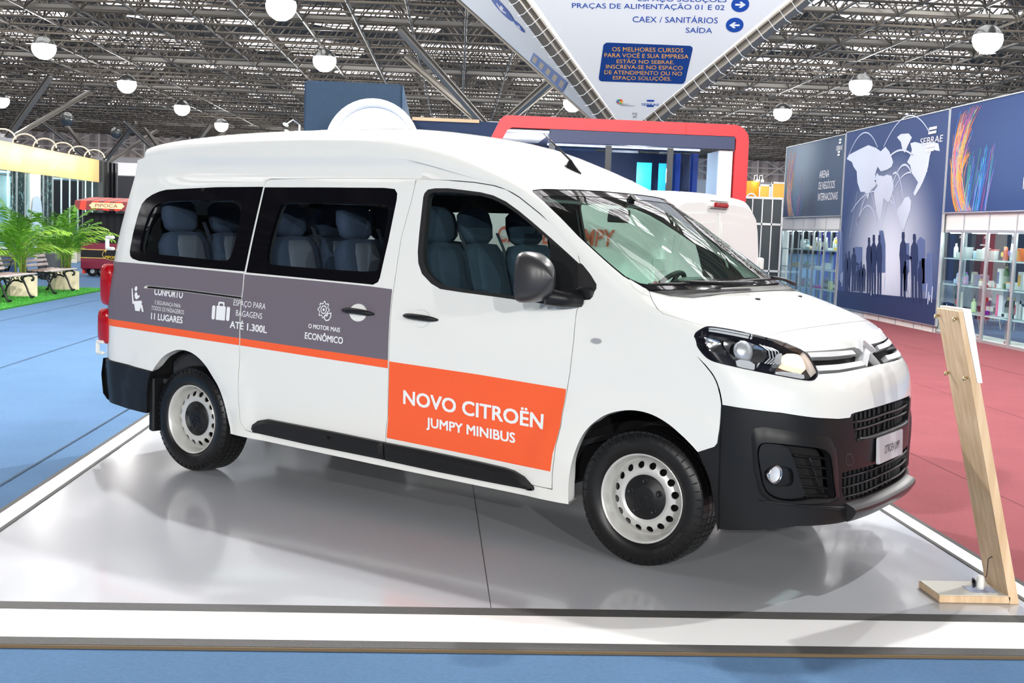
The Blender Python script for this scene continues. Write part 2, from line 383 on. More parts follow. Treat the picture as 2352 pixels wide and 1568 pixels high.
TR = {'side':{'rear_window':[(-3.9,1.387),(-3.903,1.42),(-3.899,1.516),(-3.89,1.608),(-3.882,1.656),(-3.868,1.709),(-3.834,1.744),(-3.783,1.771),(-3.717,1.793),(-3.648,1.806),(-3.543,1.811),(-3.171,1.827),(-2.755,1.833),(-2.788,1.313),(-3.156,1.318),(-3.53,1.325),(-3.792,1.333),(-3.861,1.345),(-3.888,1.361)],'rear_clear':[(-3.801,1.407),(-3.806,1.462),(-3.789,1.609),(-3.757,1.678),(-3.713,1.709),(-3.616,1.73),(-3.391,1.738),(-3.148,1.742),(-2.971,1.745),(-2.928,1.731),(-2.908,1.687),(-2.908,1.51),(-2.923,1.405),(-2.945,1.376),(-2.99,1.368),(-3.418,1.38),(-3.713,1.385),(-3.781,1.391)],'slide_window':[(-2.741,1.83),(-2.274,1.834),(-1.781,1.836),(-1.701,1.83),(-1.678,1.806),(-1.673,1.77),(-1.682,1.536),(-1.701,1.332),(-1.71,1.306),(-1.745,1.289),(-1.757,1.29),(-2.253,1.299),(-2.771,1.308)],'slide_clear':[(-2.615,1.402),(-2.619,1.488),(-2.601,1.614),(-2.579,1.721),(-2.54,1.739),(-2.147,1.74),(-1.759,1.738),(-1.723,1.718),(-1.715,1.696),(-1.716,1.549),(-1.719,1.385),(-1.743,1.36),(-2.059,1.358),(-2.562,1.364),(-2.6,1.371)],'door_black':[(-1.485,1.787),(-1.481,1.809),(-1.462,1.829),(-1.414,1.837),(-1.324,1.838),(-1.234,1.831),(-1.1,1.819),(-1.011,1.803),(-0.921,1.771),(-0.828,1.723),(-0.736,1.669),(-0.601,1.587),(-0.512,1.531),(-0.416,1.469),(-0.403,1.399),(-0.384,1.277),(-0.419,1.259),(-0.463,1.248),(-0.518,1.253),(-0.557,1.255),(-0.866,1.272),(-1.122,1.284),(-1.264,1.293),(-1.332,1.319),(-1.405,1.368),(-1.441,1.423),(-1.458,1.487),(-1.469,1.586)],'door_clear':[(-1.452,1.78),(-1.447,1.802),(-1.427,1.813),(-1.319,1.816),(-1.229,1.812),(-1.096,1.801),(-1.016,1.785),(-0.916,1.748),(-0.824,1.701),(-0.732,1.649),(-0.611,1.576),(-0.596,1.521),(-0.583,1.455),(-0.549,1.275),(-0.705,1.282),(-0.869,1.29),(-1.126,1.303),(-1.232,1.31),(-1.285,1.329),(-1.361,1.374),(-1.403,1.425),(-1.42,1.481),(-1.432,1.587)],'sail':[(-0.407,1.47),(-0.393,1.464),(-0.34,1.418),(-0.298,1.372),(-0.295,1.35),(-0.3,1.34),(-0.329,1.31),(-0.38,1.277)],'door_seam_r':[(-1.558,1.888),(-1.565,1.771),(-1.593,1.561),(-1.59,1.273),(-1.579,1.043),(-1.575,0.873),(-1.576,0.58),(-1.597,0.453),(-1.6,0.34)],'door_seam_f':[(-1.558,1.888),(-1.333,1.882),(-1.154,1.872),(-1.022,1.856),(-0.934,1.836),(-0.843,1.796),(-0.705,1.717),(-0.57,1.634),(-0.472,1.565),(-0.433,1.521),(-0.408,1.463),(-0.387,1.335),(-0.383,1.271),(-0.39,1.227),(-0.386,1.087),(-0.394,0.927),(-0.407,0.836),(-0.431,0.653),(-0.459,0.549),(-0.481,0.407),(-0.486,0.302)],'slide_seam_r':[(-1.735,1.889),(-2.287,1.888),(-2.709,1.881),(-2.74,1.869),(-2.748,1.833),(-2.785,1.311),(-2.77,1.198),(-2.777,1.154),(-2.773,1.155),(-2.772,1.037),(-2.766,0.867),(-2.769,0.696),(-2.769,0.524),(-2.766,0.393),(-2.724,0.342),(-2.669,0.337)],'rail':[(-3.671,1.177),(-3.304,1.173),(-2.771,1.158),(-2.773,1.145),(-3.301,1.161),(-3.693,1.162),(-3.687,1.172)],'grey':[(-4.124,1.316),(-3.437,1.313),(-2.801,1.297),(-2.125,1.287),(-1.601,1.271),(-1.574,1.044),(-1.576,0.881),(-2.763,0.908),(-4.08,0.938)],'orange_line':[(-4.08,0.938),(-2.763,0.908),(-1.576,0.881),(-1.576,0.836),(-2.763,0.864),(-4.077,0.892)],'step':[(-2.657,0.363),(-2.647,0.386),(-2.596,0.42),(-2.523,0.437),(-1.618,0.416),(-1.577,0.415),(-1.314,0.41),(-0.957,0.395),(-0.779,0.389),(-0.719,0.381),(-0.66,0.359),(-0.596,0.312),(-0.595,0.298),(-0.892,0.3),(-1.246,0.306),(-1.578,0.312),(-1.624,0.319),(-2.644,0.343)],'rear_arch':[(-3.61,0.568),(-3.575,0.627),(-3.533,0.676),(-3.463,0.737),(-3.382,0.776),(-3.315,0.792),(-3.223,0.789),(-3.144,0.765),(-3.067,0.72),(-3.004,0.647),(-2.953,0.591),(-2.909,0.491),(-2.891,0.413),(-2.873,0.336)],'front_arch':[(-0.396,0.262),(-0.393,0.365),(-0.376,0.46),(-0.333,0.575),(-0.285,0.653),(-0.206,0.725),(-0.127,0.763),(-0.029,0.783),(0.068,0.777),(0.164,0.743),(0.241,0.693),(0.289,0.657),(0.327,0.624)]},'cap':{'headlight':[(13.04,-0.966),(13.3,-0.939),(13.49,-0.899),(13.69,-0.818),(13.74,-0.773),(13.61,-0.726),(13.29,-0.646),(12.7,-0.535),(12.34,-0.488),(11.78,-0.436),(11.22,-0.385),(10.75,-0.381),(10.09,-0.395),(9.26,-0.413),(8.99,-0.437),(8.78,-0.463),(8.76,-0.499),(9.05,-0.595),(9.48,-0.713),(9.97,-0.852),(10.32,-0.939),(10.63,-0.968),(11.12,-0.977),(11.92,-0.978)]}}
van = thing('minibus', 'white high-roof passenger minibus with grey and orange lettered side stripe on the low display platform', 'van', (0, 0, 0), -math.radians(38.39))
sd, cp = TR['side'], TR['cap']
# ---- outlines, side
R_win = sd['rear_window']; R_clear = smoothpoly(sd['rear_clear']); S_win = sd['slide_window']; S_clear = smoothpoly(sd['slide_clear'])
D_blk = sd['door_black']; D_clr = sd['door_clear']; SAIL = sd['sail']
seam_r = sd['door_seam_r']; seam_f = sd['door_seam_f']; seam_s = sd['slide_seam_r']
door = seam_f[:-1] + [(-.486, .318), (-1.6, .336)] + seam_r[::-1][1:-1]
slide = seam_s + [(-1.6, .336)] + seam_r[::-1][1:-1] + [(-1.558, 1.888)]
both_doors = seam_s + [(-1.6, .336), (-.486, .318)] + seam_f[::-1][1:] + [(-1.66, 1.889)]
tE = np.concatenate([np.arange(1.38, 13, .25), np.arange(13, NS + .01, .25)]); qE = herm(tE)
edge = [(float(a[2]), float(a[4])) for a in qE]
def smooth_open(p, it=2):
    for _ in range(it): p = [p[0]] + [q for i in range(len(p) - 1) for q in ((p[i][0] * .75 + p[i + 1][0] * .25, p[i][1] * .75 + p[i + 1][1] * .25), (p[i][0] * .25 + p[i + 1][0] * .75, p[i][1] * .25 + p[i + 1][1] * .75))] + [p[-1]]
    return p
f_arch = smooth_open(sd['front_arch']) + [(.33, .62), (.365, .56), (.392, .495), (.41, .4), (.42, .31), (.43, .27)]
r_arch = [(0, 0), (0, 0)] + smooth_open([(-3.575, .627)] + sd['rear_arch'][2:])
RB = [(-4.13, .665), (-3.83, .646), (-3.575, .627)]                         # top edge of the rear bumper
outline = r_arch[2:] + [(-2.874, .30), (-1.63, .272), (-.9, .26), (-.395, .252)] + f_arch[:-1] + edge + [(-3.98, 2.0), (-3.995, 1.9), (-4.03, 1.7), (-4.09, 1.40), (-4.12, 1.2), (-4.125, .9), (-4.13, .665), (-3.83, .646)]
blackF = [(.327, .624)] + [(.33, .62), (.365, .56), (.392, .495), (.41, .4), (.42, .31), (.43, .268)] + [(.43, .262), (.436, .262)] + [(.436, float(z)) for z in np.arange(.3, .856, .06)] + [(.436, .866), (.43, .866), (.43, .80), (.43, .74), (.425, .68), (.41, .66)]
slot = sd['rail']
G_ = 1.5e-3
gutter = [[(-3.97, 1.887), (-3.4, 1.887), (-2.6, 1.887), (-1.9, 1.887), (-1.6, 1.887)], [(-3.97, 1.897), (-1.55, 1.897)], [(-3.9, 1.978), (-1.45, 1.978)], [(-3.9, 1.999), (-1.62, 1.999)]]
body = SM()
holes = [offset_poly(both_doors, 2.5e-3), R_win, slot, offset_poly(SAIL, 0)]
body.patch(side, outline, holes, both=True, lines=gutter, step=.07)
body.rim(side, offset_poly(both_doors, 2.5e-3), 0, -.03, both=True)
body.rim(side, slot, 0, -.02, both=True)
for arch in (f_arch, r_arch[2:]): body.rim(side, arch, 0, -.06, both=True, closed=False)
body.rim(side, [(-2.874, .30), (-1.63, .272), (-.9, .26), (-.395, .252)], 0, -.1, both=True, closed=False)
# ---- outlines, front and roof (near half; parameters run along and across the shell)
HSIDE = [(16.62, -.723), (16.23, -.765), (15.77, -.82), (15.31, -.88), (14.96, -.9), (14.62, -.872), (13.78, -.80)]
HLTOP = [(13.74, -.773), (13.61, -.726), (13.29, -.646)]
HFRONT = [(12.7, -.525), (12.88, -.38), (12.97, -.2), (13.0, 0)]
COWL = [(15.8, 0), (15.8, -.15), (15.77, -.27), (15.7, -.37), (15.72, -.51), (16.05, -.623)]
hood = sym([(15.8, 0)] + COWL[1:] + HSIDE + HLTOP + HFRONT)
hood = COWL[1:] + HSIDE + HLTOP + HFRONT; hood = [(15.8, 0)] + hood + [(t, -a) for t, a in hood[::-1][1:]]
WSIDE = [(16.79, -.722), (16.93, -.735), (17.57, -.787), (18.27, -.805), (19.03, -.825), (20.02, -.82), (20.7, -.80), (21.0, -.785)]
WTOP = [(21.09, -.765), (21.0, -.62), (20.86, -.466), (20.77, -.2), (20.75, 0)]
gl = [(15.8, 0)] + COWL[1:] + [(16.62, -.723)] + WSIDE + WTOP
ws = gl + [(t, -a) for t, a in gl[::-1][1:-1]]
HL = smoothpoly(cp['headlight'], 1)
HLedge = [(13.04, -.966), (13.3, -.939), (13.49, -.899), (13.69, -.818), (13.74, -.773), (13.61, -.726), (13.29, -.646)]
BT = [(7.09, -1), (7.05, -.94), (7.01, -.86), (6.9, -.691), (6.64, -.514), (6.45, -.35), (6.43, -.275), (6.5, -.27), (6.59, -.266), (6.64, -.24), (6.68, -.139), (6.70, 0)]
nose_h = BT + [(13.0, 0)] + HFRONT[::-1][1:] + HLedge[::-1] + [(13.04, -1), (12, -1), (11, -1), (10, -1), (9, -1), (8, -1)]
bt = BT; up = HFRONT[::-1] + HLedge[::-1] + [(13.04, -1)]
nose = bt + [(t, -a) for t, a in bt[::-1][1:]] + [(t, 1.0) for t in (8, 9, 10, 11, 12)] + [(t, -a) for t, a in up[::-1]] + up[1:] + [(t, -1.0) for t in (12, 11, 10, 9, 8)]
roofo = [(13.04, -1.)] + [(13.04 + k * .5, -1.) for k in range(1, 34)] + [(NS, -1.)] + [(float(NS), float(a)) for a in np.linspace(-.95, .95, 39)] + [(NS, 1.)] + [(13.04 + k * .5, 1.) for k in range(33, 0, -1)] + [(13.04, 1.)]
roofo = roofo + [(t, -a) for t, a in HLedge] + [(13.0, .6), (13.0, -.6)] + HLedge[::-1]
body.patch(cap, roofo, [hood, ws, HL, mirp(HL), nose], step=.06)
body.rim(cap, offset_poly(hood, .003, cap), 0, -.03)
for sg in (-1, 1): pass
# rear end wall with two door leaves
zb = [.30, .66, .9, 1.2, 1.4, 1.7, 1.9, 2.0, 2.08, 2.12]
rear = MB(); rows = []
for z, x in zip((.42, .665, .9, 1.2, 1.4, 1.7, 1.9, 2.0, 2.06, 2.13), (-4.12, -4.13, -4.125, -4.12, -4.09, -4.03, -3.995, -3.98, -3.955, -3.93)):
    y = side_y(np.array([x]), np.array([z]))[0] if z < 2.03 else (.72 if z < 2.1 else .5); rows.append((x, y, z))
V = []; F = []; aa = np.linspace(-1, 1, 25); top = cap(np.full(25, float(NS)), aa); rows = [r_ for r_ in rows if r_[2] < 2.0]
for k in range(25):
    for (x, y, z) in rows:
        f_ = top[k, 1] / top[0, 1] * -1; V.append((x - .05 * (1 - abs(f_) ** 3), f_ * y, z))
    V.append((top[k, 0] - .03, top[k, 1], top[k, 2] - .06 - .0 * k)); V.append(tuple(top[k]))
n = len(rows) + 2
for k in range(24):
    for i in range(n - 1): a = k * n + i; F.append((a, a + 1, a + n + 1, a + n))
body.add(np.array(V), F)
body.obj('body_shell', M_white, van)

# ---- doors
def rings(name, outer, clear, mtl, parent, depth=.004):
    s = SM(); s.patch(side, outer, [clear], both=False, off=.001, step=.05); s.rim(side, clear, .001, -.02); s.rim(side, outer, .001, -.006); return s.obj(name, mtl, parent)
def mirror_obj(o, name=None, parent=None):
    me = o.data.copy(); V = np.array([v.co[:] for v in me.vertices]); F = [tuple(p.vertices)[::-1] for p in me.polygons]
    V[:, 1] *= -1; me2 = bpy.data.meshes.new(o.data.name); me2.from_pydata([tuple(v) for v in V], [], F)
    for m_ in o.data.materials: me2.materials.append(m_)
    me2.polygons.foreach_set('use_smooth', [p.use_smooth for p in o.data.polygons]); me2.polygons.foreach_set('material_index', [p.material_index for p in o.data.polygons])
    me2.update(); c = bpy.data.objects.new(name or o.name.split('.')[0], me2); COL.objects.link(c); c.parent = parent if parent is not None else o.parent
    bpy.data.meshes.remove(me); return c
def door_part(name, outline_, win):
    s = SM(); o2 = offset_poly(outline_, -2.5e-3); s.patch(side, o2, [win], step=.07); s.rim(side, o2, 0, -.03); return s.obj(name, M_white, van)
fd = door_part('front_door', door, offset_poly(D_blk, 0)); sdoor = door_part('sliding_door', slide, S_win)
fd2 = mirror_obj(fd); sd2 = mirror_obj(sdoor)
def seam_back(poly, name='door_seal'):
    s = SM(); s.patch(side, offset_poly(poly, .012), [offset_poly(poly, -.012)], off=-.012, step=.08, both=True); return s.obj(name, M_rub, van)
seam_back(door); seam_back(slide)
def pane(name, poly, gm, parent, off, both=True, fn=side, step=.12):
    s = SM(); s.patch(fn, poly, off=off, step=step); o = s.obj(name, gm, parent)
    if both: mirror_obj(o)
    return o
for nm, outer, clear, mt, gm in (('rear_side_window', R_win, R_clear, M_frit, G_side), ('sliding_door_window', S_win, S_clear, M_frit, G_side), ('front_door_window', D_blk, D_clr, M_rub, G_front)):
    o = rings(nm, outer, clear, mt, van); m_ = mirror_obj(o)
    g = pane('window_glass', offset_poly(clear, .004), gm, o, -.006 if mt is M_frit else -.016, both=False); mirror_obj(g, parent=m_)
s = SM(); s.patch(side, SAIL, off=.001, step=.03); s.rim(side, SAIL, .001, -.006); o = s.obj('quarter_trim', M_rub, van); mirror_obj(o)
# triangular panel in front of the door glass (where the mirror sits)
tri = [(-.60, 1.565), (-.512, 1.525), (-.425, 1.462), (-.412, 1.399), (-.392, 1.285), (-.42, 1.266), (-.47, 1.256), (-.545, 1.262), (-.565, 1.36), (-.585, 1.46)]
s = SM(); s.patch(side, tri, off=.004, step=.04); s.rim(side, tri, .004, 0); o = s.obj('mirror_base_panel', M_black, van); mirror_obj(o)

s = SM(); s.patch(side, [(-.417, 1.468), (-.402, 1.470), (-.388, 1.45), (-.372, 1.272), (-.382, 1.272), (-.398, 1.272), (-.412, 1.36)], off=.0006, step=.03); o = s.obj('trim_joint', M_rub, van); mirror_obj(o)
# ---- stripes and lettering (vinyl on the paint)
def decal(name, poly, m, off, parent=van, holes=()):
    s = SM(); s.patch(side, poly, holes, off=off, step=.05); return s.obj(name, m, parent)
gs = sd['grey']; ol = sd['orange_line']
cup_s_c, cup_f_c = (-1.82, 1.128), (-1.366, 1.128)
def ell(c, rx, rz, n=20): return [(c[0] + rx * math.cos(2 * PI * i / n), c[1] + rz * math.sin(2 * PI * i / n)) for i in range(n)]
grey_a = [(-4.122, 1.318), (-3.83, 1.3165), (-3.44, 1.312), (-2.802, 1.300), (-2.790, 1.298), (-2.777, 1.2), (-2.778, 1.16), (-2.777, 1.155), (-2.776, 1.04), (-2.770, .908), (-4.118, .938)]
grey_b = [(-2.780, 1.296), (-2.13, 1.287), (-1.75, 1.279), (-1.597, 1.272), (-1.592, 1.2), (-1.584, 1.05), (-1.580, .881), (-2.760, .908), (-2.766, 1.04), (-2.767, 1.2)]
decal('grey_stripe', grey_a, M_grey, .0024, holes=[offset_poly(slot, .002)]); decal('grey_stripe', grey_b, M_grey, .0024, holes=[ell(cup_s_c, .066, .05)])
decal('orange_stripe', [(-4.118, .938), (-2.770, .908), (-2.770, .864), (-4.118, .893)], M_orange, .0024)
decal('orange_stripe', [(-2.760, .908), (-1.580, .881), (-1.580, .836), (-2.760, .864)], M_orange, .0024)
decal('orange_panel', [(-1.569, .875), (-.96, .862), (-.411, .842), (-.417, .769), (-.433, .65), (-.455, .571), (-.477, .503), (-.492, .411), (-1.025, .426), (-1.588, .442), (-1.573, .543), (-1.569, .694)], M_orange, .0024)
def letters(s_, L, Rr, h, bold=0, off=.0055, parent=van, name='lettering', clipz=None):
    V, F, W0 = text_geo(s_, bold); L = np.array(L); D = np.array(Rr) - L
    X = L[0] + V[:, 0] / W0 * D[0]; Z_ = L[1] + V[:, 0] / W0 * D[1] + V[:, 1] * h
    if clipz: Z_ = np.minimum(Z_, clipz(X))
    P = side(X, Z_); N = nrm(side, np.stack([X, Z_], 1)); return (P + N * off, F)
def letter_obj(rows, name='lettering', m=None, label=None):
    mb = MB()
    for r in rows:
        kw = dict(r[4]) if len(r) > 4 else {}; wt = kw.pop('wt', 0)
        for k, (dx, dz) in enumerate(((0, 0), (wt, 0), (wt, wt * .7), (0, wt * .7)) if wt else ((0, 0),)):      # heavier strokes
            V, F = letters(r[0], (r[1][0] + dx - wt / 2, r[1][1] + dz - wt / 3), (r[2][0] + dx - wt / 2, r[2][1] + dz - wt / 3), r[3], off=.0055 + k * 2e-4, **kw); mb.add([tuple(v) for v in V], [tuple(f)[::-1] for f in F])
    o = mb.obj(name, m or M_letter, van)
    if label: o['label'] = label
    return o
letter_obj([('NOVO CITROËN', (-1.458, .652), (-.539, .625), .078, dict(wt=.006))], label='large white lettering NOVO CITROËN')
letter_obj([('JUMPY MINIBUS', (-1.296, .543), (-.712, .530), .054, dict(wt=.0045))], label='smaller white lettering JUMPY MINIBUS')
letter_obj([('CONFORTO', (-3.58, 1.124), (-3.304, 1.117),   .05, dict(wt=.0035, clipz=lambda X: 1.1575 - (X + 3.6) * .02)), ('E SEGURANÇA PARA', (-3.566, 1.064), (-3.315, 1.056), .026), ('TODOS OS PASSAGEIROS', (-3.597, 1.026), (-3.279, 1.017), .028), ('11 LUGARES', (-3.593, .966), (-3.289, .960), .042, dict(wt=.0035))], label='white lettering CONFORTO to 11 LUGARES')
letter_obj([('ESPAÇO PARA', (-2.835, 1.104), (-2.556, 1.097), .037), ('BAGAGENS', (-2.806, 1.043), (-2.579, 1.037), .037), ('ATÉ 1.300L', (-2.851, .966), (-2.532, .957), .043, dict(wt=.0035))], label='white lettering ESPAÇO PARA BAGAGENS')
letter_obj([('O MOTOR MAIS', (-2.192, 1.014), (-1.944, 1.008), .026, dict(wt=.0015)), ('ECONÔMICO', (-2.215, .950), (-1.917, .943), .039, dict(wt=.0025))], label='white lettering O MOTOR MAIS ECONÔMICO')
def icon(polys, name, label):
    s = SM()
    for p in polys:
        hs = []
        if isinstance(p, tuple): p, hs = p
        s.patch(side, p, hs, off=.0055, step=.05, pstep=.02)
    o = s.obj(name, M_letter, van); o['label'] = label; return o
def A2(x, z, pts): return [(x + a, z + b) for a, b in pts]
def rr(x0, z0, x1, z1, r):
    P = []
    for cx, cz, a0 in ((x1 - r, z1 - r, 0), (x0 + r, z1 - r, 90), (x0 + r, z0 + r, 180), (x1 - r, z0 + r, 270)):
        for k in range(4): t = math.radians(a0 + 30 * k); P.append((cx + r * math.cos(t), cz + r * math.sin(t)))
    return P
icon([rr(-3.022, 1.005, -2.992, 1.092, .012), rr(-2.983, 1.005, -2.900, 1.092, .004), rr(-2.891, 1.005, -2.860, 1.092, .012), (rr(-2.970, 1.085, -2.913, 1.118, .01), [rr(-2.958, 1.08, -2.925, 1.107, .006)])], 'suitcase_symbol', 'white suitcase pictogram')
sx, sz = -3.81, 1.0
icon([ell((-3.768, 1.152), .014, .016), [(-3.812, 1.15), (-3.803, 1.153), (-3.775, 1.055), (-3.782, 1.05), (-3.790, 1.053)], [(-3.770, 1.128), (-3.755, 1.130), (-3.742, 1.108), (-3.722, 1.112), (-3.722, 1.100), (-3.748, 1.083), (-3.766, 1.088), (-3.776, 1.11)], [(-3.780, 1.070), (-3.700, 1.078), (-3.694, 1.068), (-3.712, 1.008), (-3.757, 1.008)], [(-3.700, 1.052), (-3.690, 1.052), (-3.672, 1.008), (-3.688, 1.004), (-3.706, 1.04)]], 'passenger_symbol', 'white seated passenger pictogram')
gear = []
for i in range(8):
    for da, r_ in ((-13, .042), (-8, .052), (8, .052), (13, .042)): t = math.radians(i * 45 + da); gear.append((-2.083 + r_ * .9 * math.cos(t), 1.127 + r_ * .95 * math.sin(t)))
icon([(gear, [[(-2.083 + (x + 2.083) * .84, 1.127 + (z - 1.127) * .84) for x, z in gear]]), (ell((-2.083, 1.127), .024, .025), [ell((-2.083, 1.127), .018, .019)]), ell((-2.083, 1.127), .008, .008), ([(-2.07, 1.07), (-2.075, 1.09), (-2.06, 1.108), (-2.02, 1.115), (-2.02, 1.09), (-2.035, 1.068), (-2.055, 1.063)], [[(-2.064, 1.073), (-2.068, 1.088), (-2.056, 1.102), (-2.027, 1.108), (-2.027, 1.09), (-2.039, 1.073), (-2.053, 1.07)]])], 'gear_leaf_symbol', 'white gear and leaf pictogram')

# ---- sliding rail slot, step, handles, badge
s = SM(); s.patch(side, offset_poly(slot, .004), off=-.02, step=.1, both=True); s.obj('door_rail', M_dark, van)
def ridge(name, poly, m, h, bev, both=True, parent=van, off=0, step=.06):
    """raised moulding: walls up to an inset top"""
    s = SM(); inner = offset_poly(poly, -bev); V1, F1 = wall(side, poly, off - .004, off + h * .6); s.add(V1, F1)
    d = np.array(densify(poly, .045, scl(side))); dn = np.array(offset_poly([tuple(p) for p in d], -bev))
    Pa = side(d[:, 0], d[:, 1]) + nrm(side, d) * (off + h * .6); Pb = side(dn[:, 0], dn[:, 1]) + nrm(side, dn) * (off + h); n = len(d)
    s.add(np.concatenate([Pa, Pb]), [(i, (i + 1) % n, n + (i + 1) % n, n + i) for i in range(n)])
    s.patch(side, [tuple(p) for p in dn], off=off + h, step=step, pstep=.2); s_ = s
    V = np.concatenate(s.V); o = link(name, V, s.F, m, parent); smooth_by_angle(o, 50)
    if both: mirror_obj(o)
    return o
stp = sd['step']
step_r = [(-2.657, .363), (-2.647, .39), (-2.60, .42), (-2.523, .437), (-2.0, .427), (-1.60, .416), (-1.606, .36), (-1.60, .318), (-2.2, .328), (-2.644, .343)]
step_f = [(-1.594, .416), (-1.314, .41), (-.957, .398), (-.779, .389), (-.719, .381), (-.66, .359), (-.596, .312), (-.595, .298), (-.892, .300), (-1.246, .306), (-1.592, .316), (-1.600, .36)]
ridge('side_moulding', step_r, M_black, .035, .022); ridge('side_moulding', step_f, M_black, .035, .022)
for c, nm in ((cup_s_c, 'door_handle'), (cup_f_c, 'door_handle')):
    par = sdoor if c is cup_s_c else fd
    s = SM()
    for k in range(7):          # the scooped cup behind the grip
        pass
    n = 24; V = []; F = []
    for j, (q, dz) in enumerate(((1., .003), (.93, .002), (.8, -.008), (.5, -.022), (.0, -.026))):
        e = ell(c, .066 * q, .050 * q, n); d = np.array(e); P = side(d[:, 0], d[:, 1]) + nrm(side, d) * dz; V += [tuple(p) for p in P]
    for j in range(4):
        for i in range(n): F.append((j * n + i, j * n + (i + 1) % n, j * n + n + (i + 1) % n, j * n + n + i))
    cu = link('handle_cup', V, F, M_white, par, smooth=True)
    mb = MB(); pts = []; rad = []
    for i in range(13):
        u_ = -1 + i / 6; x = c[0] + u_ * .122; z = c[1] + .004 + (.006 if c is cup_s_c else .004) * (1 - u_ * u_) - .004 * u_
        P = side([x], [z])[0]; pts.append((P[0], P[1] - .004 - .026 * (1 - abs(u_) ** 3), P[2])); rad.append(.005 + .0115 * (1 - abs(u_) ** 4))
    mb.tube(pts, rad, 10); mb.obj(nm, M_black, par, smooth=True)
c = (-.253, 1.096); s = SM(); s.patch(side, ell(c, .031, .014), off=.006, step=.02); s.rim(side, ell(c, .031, .014), .006, 0); s.obj('side_repeater', M_satin, van)
s = SM(); s.patch(side, ell(c, .022, .008), off=.009, step=.02); s.rim(side, ell(c, .022, .008), .009, .005); s.obj('repeater_lens', G_lens, van)
# rear bumper
rb = [(-4.13, .662), (-3.83, .643), (-3.577, .624), (-3.61, .568), (-3.64, .473), (-3.656, .341), (-3.853, .353), (-4.06, .37), (-4.12, .40), (-4.145, .48)]
s = SM(); s.patch(side, rb, off=.012, step=.05, both=True); s.rim(side, rb, .012, -.03, both=True)
V = []; F = []
for i, (z, ins) in enumerate(((.38, .05), (.42, .0), (.55, -.02), (.66, 0), (.67, .06))):
    for k in range(13):
        v = -1 + k / 6; V.append((-4.135 + ins - .07 * (1 - abs(v) ** 4) * (1 if ins < .05 else .6), v * .93, z))
for i in range(4):
    for k in range(12): a = i * 13 + k; F.append((a, a + 13, a + 14, a + 1))
s.add(np.array(V), F); s.obj('rear_bumper', M_black, van)
# tail lights wrap round the corner
for sg in (-1, 1):
    for (z0, z1) in ((1.02, 1.30), (.76, 1.0)):
        zc = (z0 + z1) / 2; yy = float(W(zc)); V, F = pillow((-4.118, sg * (yy - .045), zc), (.115, .085, z1 - z0), e=4, n=20, layers=10); link('tail_light', V, F, M_red, van, smooth=True)
for sg in (-1, 1):
    for z in (.735, 1.44):
        mb = MB(); y = sg * (float(W(z)) - .01)
        mb.box((-4.135, y, z + .038), (.075, .03, .022), bev=.006); mb.box((-4.135, y, z - .038), (.075, .03, .022), bev=.006); mb.box((-4.165, y, z), (.018, .03, .09), bev=.006)
        mb.obj('door_hinge', M_white, van)

# ---- nose, hood, windscreen
GR = [(11.2, -.388), (11.16, -.38), (11.09, -.256), (11.03, -.122), (11.0, 0)]; GRb = [(9.33, 0), (9.30, -.108), (9.22, -.289), (9.25, -.412)]
g_half = GR[::-1] + [(10.75, -.383), (10.09, -.398)] + GRb[::-1]
grille = GR + [(t, -a) for t, a in GR[::-1][1:]] + [(10.75, .385), (10.09, .398)] + [(t, -a) for t, a in GRb[::-1]] + GRb[1:] + [(10.09, -.398), (10.75, -.385)]
nose = [(t, (.9965 if a > 0 else -.9965) if abs(a) > .999 and t <= 10.1 else a) for t, a in nose]
nz = SM(); nz.patch(cap, nose, [HL, mirp(HL), grille], step=.05); nz.rim(cap, grille, 0, -.05); nz.rim(cap, nose, 0, -.012); nz.obj('front_panel', M_white, van)
hd = SM(); ho = offset_poly(hood, -.0055, cap); hd.patch(cap, ho, step=.06); hd.rim(cap, ho, 0, -.03); hd.obj('hood', M_white, van)
s = SM(); s.patch(cap, offset_poly(hood, .01, cap), [offset_poly(hood, -.015, cap)], off=-.014, step=.08); s.obj('hood_seal', M_rub, van)
# black bumper
LB = [(1.38, -1.), (1.65, -.888), (2.2, -.594), (2.0, -.35), (1.9, 0)]
lb = LB + [(t, -a) for t, a in LB[::-1][1:]]
btp = [(t - .03, a) for t, a in BT]
bump = lb + [(t, 1.) for t in (2, 3, 4, 5, 6)] + [(t, -a) for t, a in btp] + [(t, a) for t, a in btp[::-1]][1:] + [(t, -1.) for t in (6, 5, 4, 3, 2)]
vent_h = [(6.66, 0), (6.64, -.139), (6.6, -.235), (6.42, -.262), (5.93, -.247), (5.58, -.229), (5.50, -.205), (5.49, -.133), (5.49, 0)]
vent = vent_h + [(t, -a) for t, a in vent_h[::-1][1:-1]]
lg_h = [(4.58, 0), (4.60, -.145), (4.62, -.242), (4.6, -.31), (4.0, -.305), (3.5, -.287), (3.4, -.178), (3.37, 0)]
lgr = lg_h + [(t, -a) for t, a in lg_h[::-1][1:-1]]
FB = smoothpoly([(5.37, -.823), (5.62, -.81), (5.68, -.77), (5.62, -.643), (5.51, -.509), (5.44, -.454), (5.28, -.414), (5.09, -.398), (4.4, -.375), (3.75, -.352), (3.80, -.42), (3.88, -.50), (3.82, -.56), (3.80, -.64), (3.95, -.726), (4.24, -.778), (4.8, -.805)])
FI = [(5.55, -.640), (5.46, -.509), (5.38, -.454), (5.22, -.418), (5.09, -.404), (4.4, -.381), (3.80, -.360), (3.92, -.50), (4.11, -.523), (5.28, -.605)]
FP = smoothpoly([(5.3, -.812), (5.56, -.80), (5.62, -.77), (5.57, -.655), (5.28, -.615), (4.11, -.532), (3.93, -.52), (3.86, -.63), (4.0, -.72), (4.27, -.768), (4.8, -.793)])
